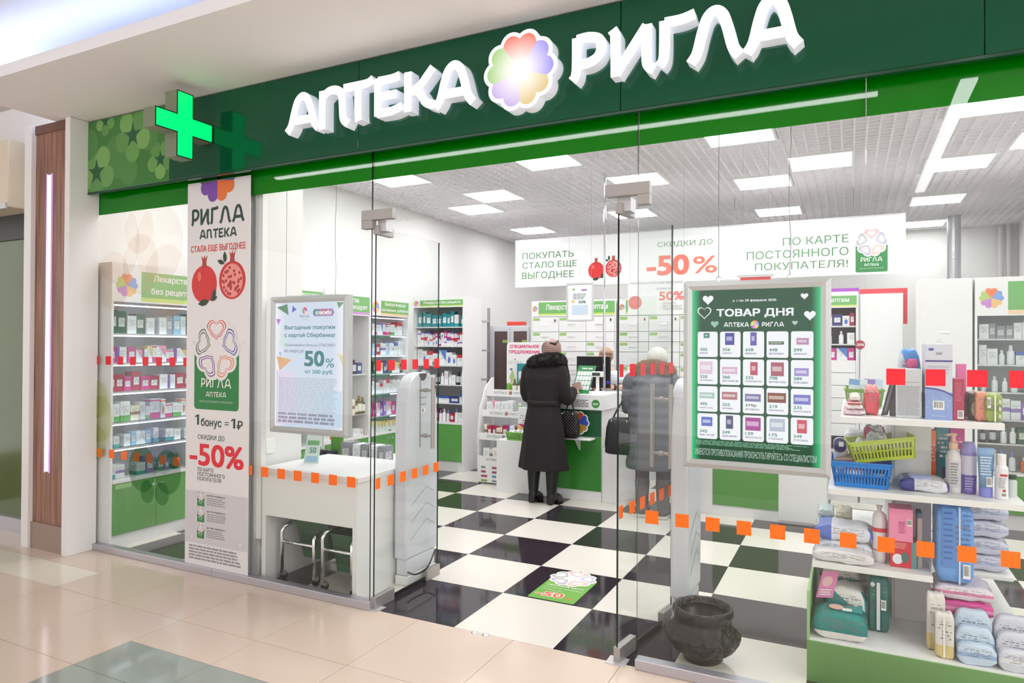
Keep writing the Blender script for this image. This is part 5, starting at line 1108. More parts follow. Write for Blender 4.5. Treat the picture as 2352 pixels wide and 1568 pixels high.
# ------------------------------------------------------------------ floor sticker
st = thing('floor_sticker', 'green floor sticker advertising a discount card on a black tile', 'sticker', (.3, .9, 0)); ff = Fr((0, 0, 0.0012), (1, 0, 0), (0, 1, 0))
MB().prism(rrect(.163, .615, .473, 1.06, .012), Fr((0, 0, 0), (1, 0, 0), (0, 1, 0)), .0002, .0012).build('sheet', mat('sticker_green', S(120, 180, 80), .3), st)
ring_logo(ff, .305, 1.045, .165, st, .0008, white=M['white'], ry=.95)
text('ОФОРМИТЕ КАРТУ', .19, .86, .45, .885, ff, M['white'], st, .02); text('ПОСТОЯННОГО ПОКУПАТЕЛЯ', .19, .82, .45, .837, ff, M['white'], st); text('СКИДКИ ДО', .19, .775, .33, .793, ff, M['white'], st)
text('-50', .185, .665, .375, .75, ff, M['white'], st, .07, .001); text('-50', .19, .67, .37, .745, ff, C(236, 96, 40), st, .02, .0016); text('%', .39, .66, .44, .705, ff, C(240, 130, 80), st)
# ------------------------------------------------------------------ gondola by the right pane and its goods
gd = thing('gondola', 'white double sided shelving end with green plinth at the right pane', 'shelving', (2.24, 1.0, 0))
MB().box(1.8, 2.75, .235, 1.75, .0, .19).build('plinth', mat('plinth_green', S(104, 150, 84), .4), gd); MB().box(1.806, 2.744, .245, 1.74, .19, .2).build('base_shelf', M['lam'], gd)
MB().box(1.8, 1.812, .24, 1.75, .19, .42).build('side_rail', mat('rail_green', S(150, 196, 130), .4), gd)
MB().box(2.172, 2.345, .7, 1.7, .2, 1.205).build('centre_panel', M['lam'], gd, bevel=.002); MB().box(2.182, 2.186, .697, .7, .2, 1.2).build('post_groove', C(190, 190, 194), gd)
for z, x0, x1, y0, nm in ((1.235, 1.94, 2.6, .42, 'shelf'), (.885, 1.885, 2.68, .4, 'shelf')): MB().box(x0, x1, y0, 1.7, z - .03, z).build(nm, M['lam'], gd, bevel=.002)
MB().box(1.815, 2.325, .4, 1.7, .49, .52).build('shelf', M['lam'], gd, bevel=.002); MB().box(2.325, 2.72, .9, 1.7, .4, .43).build('shelf', M['lam'], gd, bevel=.01)
def goods(name, label, cat, loc): return thing(name, label, cat, loc)
def soft(t, x0, x1, y0, y1, z0, z1, m_, name='film_wrap', puff=.012, seed=0, crimp=True, rz=0):
    """soft film wrapped pack: a rounded block with bulging sides and pinched ends"""
    b = MB(); nx, ny = 12, 12; cx, cy, cz = (x0 + x1) / 2, (y0 + y1) / 2, (z0 + z1) / 2; hx_, hy_, hz_ = (x1 - x0) / 2, (y1 - y0) / 2, (z1 - z0) / 2; rings = []
    for i in range(nx + 1):
        s = -1 + 2 * i / nx; k = (1 - abs(s) ** 6 * .55) if crimp else (1 - abs(s) ** 12 * .15); ring = []
        for j in range(20):
            a = 2 * math.pi * j / 20; c_, s_ = math.cos(a), math.sin(a); e = .32
            px_ = abs(c_) ** e * (1 if c_ > 0 else -1); pz_ = abs(s_) ** e * (1 if s_ > 0 else -1)
            nz = noise.noise(Vector((s * 3 + seed, px_ * 2.5, pz_ * 2.5 + seed * 3)))
            ring.append((cx + s * hx_, cy + px_ * (hy_ - .1 * puff) * (1 - .1 * (1 - k)) + nz * puff * .5, max(z0, cz + pz_ * hz_ * k + nz * puff * .6)))
        rings.append(ring)
    b.loft(rings); return b.build(name, m_, t, smooth=True)
def wrap(c1, c2=None, kind=None, rough=.22):
    m = pack_mat(kind or 'none', c1, c2 or c1); b = m.node_tree.nodes['Principled BSDF']; b.inputs['Roughness'].default_value = rough
    nt = m.node_tree; n = nt.nodes.new('ShaderNodeTexNoise'); n.inputs['Scale'].default_value = 22; bp = nt.nodes.new('ShaderNodeBump'); bp.inputs['Strength'].default_value = .35; bp.inputs['Distance'].default_value = .01
    nt.links.new(n.outputs[0], bp.inputs['Height']); nt.links.new(bp.outputs[0], b.inputs['Normal']); return m
def barcode(t, fr, u0, v0, u1, v1, d=.0008):
    flat([rect(u0, v0, u1, v1)], fr, M['white'], t, 'barcode_label', d); b = MB(); n = 11; q = random.Random(int(u0 * 999)); u = u0 + (u1 - u0) * .1
    while u < u1 - (u1 - u0) * .12:
        w_ = (u1 - u0) * q.choice((.025, .05, .07)); b.face([fr.p(a, c, d + .0005) for a, c in rect(u, v0 + (v1 - v0) * .2, u + w_, v1 - (v1 - v0) * .1)]); u += w_ + (u1 - u0) * .05
    b.build('barcode', C(40, 40, 44), t)
def box_thing(name, label, x0, x1, y0, y1, z, z1, m_, bevel=.002, cat='box'):
    t = goods(name, label, cat, ((x0 + x1) / 2, (y0 + y1) / 2, z)); MB().box(x0, x1, y0, y1, z, z1).build('carton', m_, t, bevel=bevel); return t, Fr((x0, y0 - .0006, z), (x1 - x0, 0, 0), (0, 0, z1 - z))
def span(px0, px1, py, Y): return PY(px0, py, Y).x, PY(px1, py, Y).x
s1, s2, s3, sb = 1.2355, .8855, .5205, .2005
# -- top shelf
Y0 = .5; x0, x1 = span(2058, 2116, 950, Y0)
t, f = box_thing('medicine_carton', 'grey white carton covered with fine print on the top shelf', x0, x1, Y0, Y0 + .14, s1, s1 + .235, mat('grey_card', S(206, 207, 212), .5)); fine(.06, .05, .94, .66, 22, f, C(160, 161, 168), t, words=5, ratio=.5, seed=8, ragged=.1); fine(.3, .72, .94, .74, 1, f, C(130, 130, 136), t, words=4); flat([[(.08, .7), (.14, .7), (.11, .735)]], f, C(90, 90, 96), t, 'warning_mark')
x0, x1 = span(2125, 2188, 950, .485)
t, f = box_thing('syringe_carton', 'tall white and blue carton, tallest on the top shelf', x0, x1, .485, .66, s1, s1 + .355, mat('blue_white_card', S(212, 214, 226), .4))
flat([rect(0.001, .001, .999, .36)], f, C(136, 160, 216), t, 'blue_block'); flat([[(.001, .0), (.999, .0), (.999, .33), (.7, .385), (.35, .415), (.001, .425)]], f, C(136, 160, 216), t, 'blue_block', .0014)
for k in range(14): flat([circ(.1 + (k * .37) % .85, .16 + (k * .61) % .2, .06, 8, .03)], f, C(150, 174, 224), t, 'crystal_print', .0018 + k * 2e-5)
b = MB(); P = [(.0, .425), (.35, .415), (.7, .385), (1, .33)]
for (a, b_), (c, d) in zip(P, P[1:]): b.face([f.p(*q, .0022) for q in ((a, b_), (c, d), (c, d - .018), (a, b_ - .018))])
b.build('violet_line', C(52, 40, 140), t); flat([rect(0, .765, 1, .785)], f, C(52, 40, 140), t, 'violet_line'); flat([circ(.22, .93, .11, 20, .018)], f, C(70, 84, 170), t, 'oval_logo'); barcode(t, f, .28, .13, .7, .25, .003); text('10 штук/pcs', .25, .035, .72, .06, f, M['white'], t, .01, .003); fine(.4, .86, .64, .89, 2, f, C(120, 120, 130), t, words=3); fine(.08, .6, .9, .72, 3, f, C(186, 190, 206), t, words=6)
MB().box(x0 - .0012, x0, .487, .658, s1 + .002, s1 + .12).build('side_block', C(60, 70, 130), t)
x0, x1 = span(2189, 2215, 960, .49); t, f = box_thing('crimson_carton', 'narrow crimson carton right of the tall blue and white carton', x0, x1, .49, .62, s1, s1 + .195, mat('crimson_card', S(176, 40, 78), .35)); fine(.2, .45, .8, .9, 10, f, C(206, 90, 120), t, words=2); barcode(t, f, .4, .04, .95, .24)
x0, x1 = span(2200, 2222, 960, .63); box_thing('pink_carton', 'pink carton edge behind the crimson carton', x0, x1, .66, .72, s1, s1 + .26, C(226, 110, 170))
t = goods('hand_bag_pack', 'dark green patterned soft pack beside the crimson carton', 'pack', (2.5, .6, s1)); soft(t, 2.475, 2.525, .52, .66, s1, s1 + .13, wrap((54, 66, 50), (170, 180, 150), 'dot'), seed=2)
t = goods('nappy_pack', 'green and orange film wrapped pack at the shelf\'s right end', 'pack', (2.56, .57, s1))
soft(t, 2.535, 2.598, .46, .6, s1, s1 + .13, wrap((150, 170, 70), (120, 146, 50), 'band'), seed=3, crimp=False); soft(t, 2.5, 2.548, .47, .62, s1, s1 + .135, wrap((222, 140, 110)), seed=4, crimp=False)
f = Fr((2.535, .4585, s1), (.063, 0, 0), (0, 0, .13)); flat([rect(.08, .5, .3, .88)], f, C(226, 226, 216), t, 'label', .004); barcode(t, f, .1, .52, .28, .85, .005); flat([rect(.5, .02, .6, .98)], f, C(230, 230, 220), t, 'closure', .004)
for k in range(3): flat([[(.74, .2 + k * .25), (.88, .14 + k * .25), (.92, .26 + k * .25), (.8, .32 + k * .25)]], f, C(206, 216, 190), t, 'leaf_print', .004)
t = goods('leather_case', 'dark brown flat case leaning beside the fine print carton', 'case', (2.16, .55, s1)); cfm = Fr((2.118, .55, s1 + .001), (.03, .0, .006), (.045, .01, .19)); MB().prism(rect(0, 0, 1, 1), cfm, -.012, .012).build('case_body', C(52, 42, 48, .3), t, bevel=.004); flat([rect(.3, .1, .6, .9)], cfm, C(120, 112, 120), t, 'seam', .0135)
MB().prism(rect(0, 0, 1, 1), Fr((2.155, .56, s1 + .001), (.028, 0, 0), (.004, .0, .2)), -.02, .0).build('case_body', C(88, 76, 84, .25), t, bevel=.004)
t = goods('toy_bag', 'clear bag with coral red toy left of the dark case', 'bag', (2.08, .6, s1)); soft(t, 2.045, 2.112, .56, .66, s1, s1 + .15, wrap((232, 84, 96), (244, 150, 150), 'head', .15), seed=5, puff=.03)
for k, (c1, z, h) in enumerate((((238, 190, 206), 0, .03), ((240, 222, 220), .03, .025), ((226, 70, 90), .055, .016), ((236, 230, 214), .071, .028))):
    t = goods('flat_pack', '%s flat soft pack in the pile at the top shelf\'s left end, %s from bottom' % (('pink', 'pale', 'red', 'cream')[k], ORD[k]), 'pack', (2.0, .66, s1 + z)); soft(t, 1.95 + .01 * k, 2.045 - .006 * k, .5, .8, s1 + z + .0005, s1 + z + h, wrap(c1, (232, 228, 226), 'band'), seed=6 + k, puff=.008)
t = goods('green_basket', 'green slotted basket of blister packs at the back of the top shelf', 'basket', (2.02, 1.1, s1)); BL_G = C(122, 164, 60, .4); basket(t, 1.955, 2.15, 1.0, 1.35, s1 + .01, s1 + .1, BL_G, 14, .012)
for k in range(4):
    t2 = goods('blister_pack', 'clear %s blister pack standing in the green basket, %s from left' % (('blue', 'white', 'blue and pink', 'white tipped')[k], ORD[k]), 'pack', (1.98 + .035 * k, 1.1, s1 + .02)); bfm = Fr((1.965 + .04 * k, 1.06 + .03 * k, s1 + .018), (.055, .0, -.006), (.012, .05, .14)); MB().prism(rect(0, 0, 1, 1), bfm, -.003, 0).build('card', C(200, 214, 224, .15), t2); flat([rect(.0, .78, 1, 1)], bfm, C(*((120, 160, 206), (220, 226, 230), (150, 120, 190), (190, 206, 220))[k]), t2, 'header'); MB().prism(rrect(.15, .1, .85, .7, .1), bfm, 0, .012).build('blister', C(214, 220, 224, .08), t2)
t = goods('sponge_bag', 'crinkled clear bag with blue and pink sponges behind the print carton', 'bag', (2.26, .72, s1 + .2)); soft(t, 2.2, 2.3, .69, .78, s1 + .0005, s1 + .33, wrap((214, 222, 234), (80, 150, 224), 'diag', .12), seed=9, puff=.03); soft(t, 2.235, 2.285, .675, .7, s1 + .235, s1 + .28, C(236, 90, 150, .3), name='pink_sponge', seed=3)
o = tag(MB().box(2.31, 2.335, .72, .745, s1 + .0005, s1 + .34).build('shampoo_bottle', C(104, 112, 60, .3), bevel=.005), 'olive green narrow bottle behind the tall blue and white carton', 'bottle'); MB().box(2.315, 2.33, .725, .74, s1 + .34, s1 + .37).build('cap', M['white'], o)
o = tag(MB().lathe([(.03, 0), (.032, .01), (.032, .34), (.012, .36), (.012, .38)], (2.385, .76, s1 + .0005), 16).build('pump_bottle', C(226, 230, 230, .25), smooth=False), 'white pump bottle behind the tall blue and white carton', 'bottle'); MB().tube([(2.385, .76, s1 + .38), (2.385, .76, s1 + .415), (2.43, .75, s1 + .412)], .008, 8).build('pump', M['white'], o)
# -- second shelf
t = goods('blue_basket', 'bright blue slotted plastic basket on the second shelf', 'basket', (2.03, .55, s2)); BB = C(24, 130, 216, .35); basket(t, 1.895, 2.165, .46, .74, s2 + .0005, s2 + .12, BB, 17, .018, rows=2)
t = goods('lime_basket', 'lime green slotted basket tilted on the blue basket', 'basket', (0, 0, 0)); basket(t, -.145, .145, -.1, .12, 0, .1, C(176, 198, 62, .4), 17, .014, rows=2); t.location = (2.125, .6, s2 + .135); t.rotation_euler = (0, R(-9), R(6))
for k, (x, c1, nm) in enumerate(((2.05, (226, 228, 230), 'white'), (2.1, (206, 210, 214), 'grey'), (2.09, (214, 90, 130), 'raspberry'))):
    t = goods('sachet', '%s crinkled sachet lying in the lime basket' % nm, 'sachet', (x, .6, s2 + .16)); soft(t, x - .045, x + .05, .56 + k * .06, .64 + k * .06, s2 + .155 + k * .03, s2 + .225 + k * .03, wrap(c1, (240, 240, 240), 'diag', .12), seed=20 + k, puff=.03)
t = goods('insole_pack', 'navy and white rounded pack standing in the blue basket', 'pack', (1.94, .62, s2 + .05)); MB().prism([(x, z) for x, z in rrect(1.905, s2 + .06, 1.965, s2 + .225, .028)], Fr((0, .6, 0)), -.03, 0).build('pack', C(206, 214, 232, .3), t, bevel=.006); flat([[(x, z) for x, z in rrect(1.907, s2 + .15, 1.963, s2 + .224, .027)]], Fr((0, .5985, 0)), C(52, 42, 110), t, 'navy_top', .0025); flat([rect(1.93, s2 + .18, 1.952, s2 + .205)], Fr((0, .5985, 0)), M['white'], t, 'tag', .004)
t = goods('tool_set', 'grey brown brush set lying in the blue basket', 'brush set', (1.98, .6, s2 + .1))
for k in range(4): MB().tube([(1.91 + .01 * k, .5 + .04 * k, s2 + .125), (2.03, .52 + .05 * k, s2 + .135 + .006 * k)], .007, 6).build('brush_handle', C(150, 130, 120), t)
x0, x1 = span(2067, 2180, 1125, .5); t = goods('wipes_pack', 'flat white wipes pack with a pale blue lid on the second shelf', 'pack', ((x0 + x1) / 2, .6, s2)); soft(t, x0, x1 - .0, .49, .68, s2, s2 + .06, wrap((226, 228, 234), (66, 74, 150), 'side', .2), seed=30, puff=.014); MB().prism([(x, y) for x, y in rrect(2.235, .52, 2.33, .62, .02)], Fr((0, 0, s2 + .055), (1, 0, 0), (0, 1, 0)), 0, .016).build('flip_lid', C(150, 164, 212, .3), t, bevel=.004)
t = goods('pump_lotion', 'clear lotion bottle with a peach pump head', 'bottle', (2.43, .56, s2)); MB().lathe([(.03, 0), (.033, .01), (.033, .16), (.026, .19), (.012, .205), (.012, .21)], (2.425, .58, s2), 20).build('bottle_body', C(222, 220, 220, .15), t, smooth=False); MB().lathe([(.019, .205), (.019, .235), (.009, .24), (.009, .265), (.014, .268), (.014, .28)], (2.425, .58, s2), 16).tube([(2.425, .58, s2 + .274), (2.395, .56, s2 + .272)], .006, 8).build('pump_head', C(232, 190, 160, .4), t); flat([rect(2.405, s2 + .03, 2.445, s2 + .15)], Fr((0, .5465, 0)), C(206, 206, 210), t, 'label', .0004); fine(2.408, s2 + .04, 2.442, s2 + .145, 8, Fr((0, .546, 0)), C(140, 140, 146), t, words=4)
cx = (2.454 + 2.515) / 2; t = goods('spray_can', 'lavender rounded spray bottle with white middle band', 'bottle', (cx, .58, s2)); pr_ = [(.028, 0), (.032, .006), (.033, .09)]
MB().lathe(pr_, (cx, .58, s2), 24).build('can_foot', C(112, 104, 176, .3), t, smooth=False); MB().lathe([(.033, .09), (.033, .18)], (cx, .58, s2), 24).build('can_band', C(206, 202, 224, .3), t, smooth=False); MB().lathe([(.034, .18), (.033, .2), (.026, .235), (.02, .242), (.001, .243)], (cx, .58, s2), 24).build('can_cap', C(140, 132, 196, .35), t, smooth=False); fine(cx - .018, s2 + .02, cx + .018, s2 + .08, 5, Fr((0, .5465, 0)), C(170, 164, 210), t, words=4)
cx = 2.545; t = goods('cream_tube', 'pale blue cream tube standing on its cap', 'tube', (cx, .53, s2)); b = MB(); rings = []
for z, rx, ry in ((.045, .026, .026), (.09, .028, .024), (.15, .031, .016), (.21, .034, .005), (.225, .034, .003)): rings.append([(cx + rx * math.cos(a), .53 + ry * math.sin(a), s2 + z) for a in (2 * math.pi * k / 20 for k in range(20))])
b.loft(rings).build('tube_body', C(126, 166, 206, .3), t, smooth=True); MB().lathe([(.026, 0), (.027, .004), (.027, .045)], (cx, .53, s2), 20).build('cap', C(136, 140, 220, .3), t); barcode(t, Fr((0, .499, 0)), cx - .002, s2 + .05, cx + .02, s2 + .095, 0); fine(cx - .024, s2 + .1, cx + .022, s2 + .19, 7, Fr((0, .505, 0)), C(206, 220, 236), t, words=4)
cx = 2.602; t = goods('shampoo', 'plain white bottle with red lettering at the shelf\'s right end', 'bottle', (cx, .51, s2)); MB().lathe([(.024, 0), (.026, .005), (.026, .14), (.017, .155)], (cx, .51, s2), 22).build('bottle_body', C(236, 236, 240, .3), t, smooth=False); MB().lathe([(.018, .152), (.018, .2), (.017, .203)], (cx, .51, s2), 22).build('cap', C(240, 240, 240, .3), t); flat([rect(cx - .01, s2 + .105, cx + .018, s2 + .115)], Fr((0, .4835, 0)), C(200, 60, 70), t, 'red_lettering', 0); barcode(t, Fr((0, .4835, 0)), cx - .005, s2 + .012, cx + .016, s2 + .03, 0); fine(cx - .015, s2 + .05, cx + .015, s2 + .1, 6, Fr((0, .4838, 0)), C(170, 170, 176), t, words=4); flat([rect(cx + .0, s2 + .035, cx + .012, s2 + .046)], Fr((0, .4835, 0)), C(210, 50, 60), t, 'red_mark', 0)
t = goods('dark_bottle', 'small bottle with dark green cap behind the white bottle', 'bottle', (2.65, .6, s2)); MB().lathe([(.022, 0), (.022, .07), (.015, .08)], (2.655, .6, s2), 16).build('bottle_body', C(206, 216, 214, .2), t); MB().lathe([(.02, .08), (.02, .1)], (2.655, .6, s2), 16).build('cap', C(40, 70, 52), t)
for k, (x0, x1, y, z1, c, nm) in enumerate(((2.335, 2.37, .75, .27, (226, 92, 36), 'bright orange carton beside the post'), (2.375, 2.43, .8, .31, (20, 110, 120), 'tall teal carton behind the lotion bottle'), (2.435, 2.5, .82, .29, (178, 30, 110), 'magenta carton behind the spray bottle'), (2.33, 2.36, .9, .32, (70, 110, 60), 'green carton deep beside the post'))):
    t, f = box_thing('care_carton', nm + ' on the second shelf', x0, x1, y, y + .1, s2, s2 + z1, pack_mat('head', c, tuple(min(255, q + 40) for q in c), None, (230, 230, 230)))
t = goods('violet_pack', 'small dark violet pack between lotion and spray bottles', 'pack', (2.41, .7, s2)); MB().box(2.39, 2.45, .67, .71, s2, s2 + .1).build('pack', C(60, 40, 120, .3), t, bevel=.004); MB().box(2.395, 2.42, .66, .67, s2 + .02, s2 + .05).build('label', M['white'], t)
t = goods('orange_basket', 'orange basket far back at the left of the second shelf', 'basket', (2.0, 1.15, s2)); basket(t, 1.9, 2.1, 1.0, 1.35, s2 + .0005, s2 + .09, C(236, 92, 40, .4), 12, .012)
for k in range(5): tag(MB().tube([(1.93 + k * .035, 1.0 + .01 * k, s2 + .125), (1.93 + k * .035, 1.2, s2 + .13)], .02, 12).build('cotton_roll', C(232, 234, 238, .7)), 'white cotton roll in the orange basket, %s from left' % ORD[k], 'roll', 'cotton rolls in the orange basket')
t = goods('cotton_pack', 'big white cotton pack lying on the cotton rolls', 'pack', (2.02, 1.15, s2 + .15)); soft(t, 1.95, 2.1, 1.05, 1.25, s2 + .148, s2 + .21, wrap((228, 230, 236)), seed=33)
for k in range(3): carton((12, 17, 6)[k], 2.125, .95 + .0 * k, s2 + .0008 + k * .075, .07, .16, .072, label='%s carton stacked near the post on the second shelf' % ('navy labelled', 'blue and white', 'orange dotted')[k])
# -- third shelf, left side
t, f = box_thing('pads_carton', 'red carton with a pad picture on the third shelf\'s right end', 2.155, 2.245, .48, .6, s3, s3 + .125, mat('red_card', S(206, 36, 58), .35)); flat([circ(.35, .32, .24, 16, .2)], f, C(226, 226, 236), t, 'pad_print'); flat([circ(.7, .4, .18, 16, .2)], f, C(70, 110, 100), t, 'lid_print', .0014); fine(.2, .72, .8, .95, 4, f, C(236, 150, 150), t, words=4); MB().box(2.2445, 2.266, .482, .6, s3, s3 + .125).build('side_face', C(90, 140, 140), t)
t, f = box_thing('baby_carton', 'pink carton stacked on the red carton', 2.15, 2.25, .475, .6, s3 + .1255, s3 + .28, mat('pink_card', S(236, 140, 178), .35)); fine(.4, .25, .7, .62, 8, f, C(200, 90, 150), t, words=3); barcode(t, f, .75, .5, .96, .7)
t, f = box_thing('brown_carton', 'narrow grey brown carton beside the pink carton', 2.27, 2.29, .5, .6, s3, s3 + .24, mat('brown_card', S(176, 160, 160), .5)); MB().box(2.27, 2.29, .499, .6, s3 + .24, s3 + .265).build('teal_cap', C(70, 100, 120), t)
t = goods('cotton_pads', 'tall clear bag of cotton pads with a red stripe', 'bag', (2.11, .52, s3)); rings = []
for z, r_ in ((0, .028), (.02, .033), (.2, .033), (.235, .028), (.25, .008), (.275, .014)): rings.append([(2.112 + r_ * math.cos(a) * (1 + .06 * math.sin(5 * a + z * 40)), .54 + r_ * math.sin(a), s3 + z) for a in (2 * math.pi * k / 18 for k in range(18))])
MB().loft(rings).build('bag_film', C(228, 222, 226, .2), t, smooth=True); MB().lathe([(.0345, .15), (.0345, .17)], (2.112, .54, s3), 18).build('red_stripe', C(206, 50, 60), t); MB().lathe([(.034, .06), (.034, .065)], (2.112, .54, s3), 18).build('red_stripe', C(206, 50, 60), t)
t = goods('clear_pack', 'flat clear pack with a pale towel at the third shelf\'s front', 'pack', (1.96, .5, s3)); soft(t, 1.815, 2.085, .405, .5, s3, s3 + .06, wrap((228, 226, 228), (236, 180, 190), 'none', .12), seed=40, puff=.012)
for r_ in range(2):
    t = goods('pads_pack', '%s white and blue pads pack behind the flat clear pack' % ('lower', 'upper')[r_], 'pack', (1.95, .6, s3 + r_ * .08)); soft(t, 1.82, 2.08, .51, .7, s3 + r_ * .081, s3 + r_ * .081 + .08, wrap((222, 226, 236), (90, 120, 206) if r_ else (206, 216, 226), 'side', .15), seed=42 + r_, puff=.015)
q = random.Random(4)
for r_ in range(4):
    for c in range(3):
        c1, c2, nm = (((206, 226, 226), (226, 236, 236), 'mint white'), ((222, 216, 190), (236, 232, 220), 'cream'), ((196, 30, 96), (220, 110, 150), 'raspberry'))[c] if r_ else (((236, 226, 232), (226, 90, 150), 'white and pink'), ((232, 226, 206), (240, 236, 228), 'pale cream'), ((210, 60, 110), (236, 170, 190), 'light raspberry'))[c]
        if c == 2 and r_ > 1: continue
        t = goods('wet_wipes', '%s wet wipes pack on the third shelf, %s from left, %s layer up' % (nm, ORD[c], ORD[r_]), 'pack', (1.86 + c * .085, .8, s3 + r_ * .045))
        soft(t, 1.825 + c * .087, 1.906 + c * .087, .72, .9, s3 + .005 + r_ * .047 + .0, s3 + .05 + r_ * .047, wrap(c1, c2, 'band', .18), seed=50 + r_ * 3 + c, puff=.012)
# -- base, left side: nappies
TEAL = (20, 132, 128)
def nappies(lab, x0, x1, y0, y1, z0, z1, sd, c1=TEAL, c2=(226, 222, 220), kind='foot'):
    t = goods('nappy_pack', lab, 'pack', ((x0 + x1) / 2, (y0 + y1) / 2, z0)); soft(t, x0, x1, y0, y1, z0, z1, wrap(c1, c2, kind, .2), seed=sd, puff=.012); return t
t = nappies('lowest teal nappy pack with a baby face on the plinth', 1.825, 2.055, .26, .44, sb, sb + .125, 60); f = Fr((1.84, .29, sb + .127), (.2, 0, 0), (0, .14, .004)); flat([circ(.42, .4, .16, 16, .24)], f, C(226, 186, 166), t, 'baby_print', .002); flat([rect(.55, .15, .75, .4)], f, M['white'], t, 'label', .002); flat([[(.5, .1), (.98, .1), (.98, .9)]], f, C(40, 150, 146), t, 'teal_print', .0015)
t = nappies('middle teal nappy pack above the lowest one', 1.875, 2.055, .45, .62, sb + .001, sb + .19, 61, (40, 140, 140), (226, 226, 222), 'diag'); nappies('upper teal nappy pack under the white packs', 1.85, 2.03, .64, .8, sb + .001, sb + .25, 62, (60, 150, 150), (236, 230, 226), 'head')
t = goods('nappy_pack', 'dark teal nappy pack standing upright beside the post', 'pack', (2.09, .52, sb)); soft(t, 2.065, 2.15, .45, .6, sb + .0, sb + .27, wrap((14, 104, 98), (10, 92, 90), 'band', .2), seed=64, puff=.012, crimp=False); f = Fr((2.065, .447, sb), (.085, 0, 0), (0, 0, .27)); flat([rect(.38, .06, .55, .9)], f, C(216, 220, 220), t, 'closure', .002); barcode(t, f, .6, .42, .85, .6, .002); flat([circ(.18, .86, .12, 14, .04)], f, C(200, 214, 206), t, 'badge', .002)
t = goods('price_card', 'pink card with a printed face leaning on the teal packs', 'card', (1.86, .44, sb)); cfm = Fr((1.83, .443, sb + .128), (.075, 0, .01), (.03, .03, .125)); MB().prism(rect(0, 0, 1, 1), cfm, -.002, 0).build('card', C(232, 130, 186, .3), t); flat([circ(.45, .62, .3, 18, .2)], cfm, C(240, 190, 190), t, 'face_print'); fine(.15, .08, .85, .34, 3, cfm, M['white'], t, words=3)
t = goods('price_card', 'small pink card standing at the white packs under the third shelf', 'card', (1.86, .6, sb)); cfm = Fr((1.832, .7, sb + .2), (.06, 0, 0), (.0, .01, .07)); MB().prism(rect(0, 0, 1, 1), cfm, -.002, 0).build('card', C(224, 90, 160, .3), t); fine(.3, .15, .85, .6, 3, cfm, M['white'], t, words=3)
for k in range(3): nappies('cream white soft pack under the third shelf, %s layer' % ORD[k], 1.83, 2.1 - .03 * k, .86, 1.05, sb + .001 + k * .088, sb + .086 + k * .088, 66 + k, (222, 212, 200), (232, 228, 224), 'band')
# -- right side
t = goods('nappy_pack', 'large sky blue nappy pack standing upright right of the post', 'pack', (2.41, .5, .487)); zb, zt = .4875, .85; BLU = (104, 160, 226)
soft(t, 2.345, 2.485, .42, .66, zb, zt, wrap(BLU, (70, 90, 190), 'none', .2), seed=70, puff=.008, crimp=False); f = Fr((2.345, .4185, zb), (.14, 0, 0), (0, 0, zt - zb)); flat([rect(.12, .22, .5, .96)], f, C(84, 136, 206), t, 'print_block', .001); fine(.16, .3, .46, .94, 9, f, C(60, 104, 176), t, .0022, words=5, ratio=.35, seed=6); flat([rect(.585, .02, .63, .99)], f, C(206, 216, 232), t, 'closure', .0018); barcode(t, f, .7, .1, .9, .28, .002); fine(.68, .5, .95, .92, 7, f, C(70, 116, 186), t, .0022, words=4, ratio=.35, seed=7)
MB().box(2.42, 2.47, .45, .6, zt - .004, zt + .002).build('green_patch', C(130, 190, 160, .3), t)
for k, (c1, c2, nm, z0, z1, y) in enumerate((((226, 216, 226), (226, 130, 170), 'white and pink', .421, .486, .42), ((216, 60, 150), (236, 150, 196), 'magenta', .345, .42, .42), ((206, 200, 214), (190, 180, 200), 'pale lilac', .2005, .344, .43))):
    t = goods('pads_pack', '%s pads pack under the sky blue pack' % nm, 'pack', (2.45, y + .1, z0)); soft(t, 2.335, 2.56, y, y + .22, z0, z1, wrap(c1, c2, 'band', .2), seed=72 + k, puff=.01)
for k in range(2):
    t = goods('glove_pack', '%s tall white pack with a yellow foot beside the post' % ('front', 'rear')[k], 'pack', (2.36, .34, sb)); x = 2.357 - .025 * k; soft(t, x - .035, x + .035, .27 + .075 * k, .335 + .08 * k, sb, sb + .2 + .06 * k, wrap((226, 222, 216), (222, 200, 140), 'foot', .15), seed=75 + k, puff=.014, crimp=False); f = Fr((x - .02, .2685 + .075 * k, sb), (.046, 0, 0), (0, 0, .2)); flat([rect(.3, .05, .45, .95)], f, C(238, 236, 232), t, 'fold', .003)
for r_ in range(3):
    for c in range(2):
        t = goods('tissue_pack', '%s soft tissue pack, %s of the right base stack, %s row' % (('pale blue', 'grey white')[c], ('left', 'right')[c], ('front', 'middle', 'back')[r_]), 'pack', (2.46 + c * .12, .3 + r_ * .1, sb)); h = .09 + .055 * r_; soft(t, 2.402 + c * .15, 2.545 + c * .15, .255 + r_ * .055, .307 + r_ * .055, sb, sb + h, wrap(((196, 214, 232), (206, 208, 220))[c], ((150, 176, 216), (226, 224, 230))[c], 'band', .2), seed=80 + r_ * 2 + c, puff=.01)
for r_ in range(4):
    t = goods('pads_pack', 'pale lilac stacked pads pack right of the sky blue pack, %s layer' % ORD[r_], 'pack', (2.58, 1.0, .43 + r_ * .085)); soft(t, 2.43, 2.7, .92, 1.1, .4305 + r_ * .086, .514 + r_ * .086, wrap((208, 212, 232), (186, 194, 226), 'band', .18), seed=90 + r_, puff=.012)
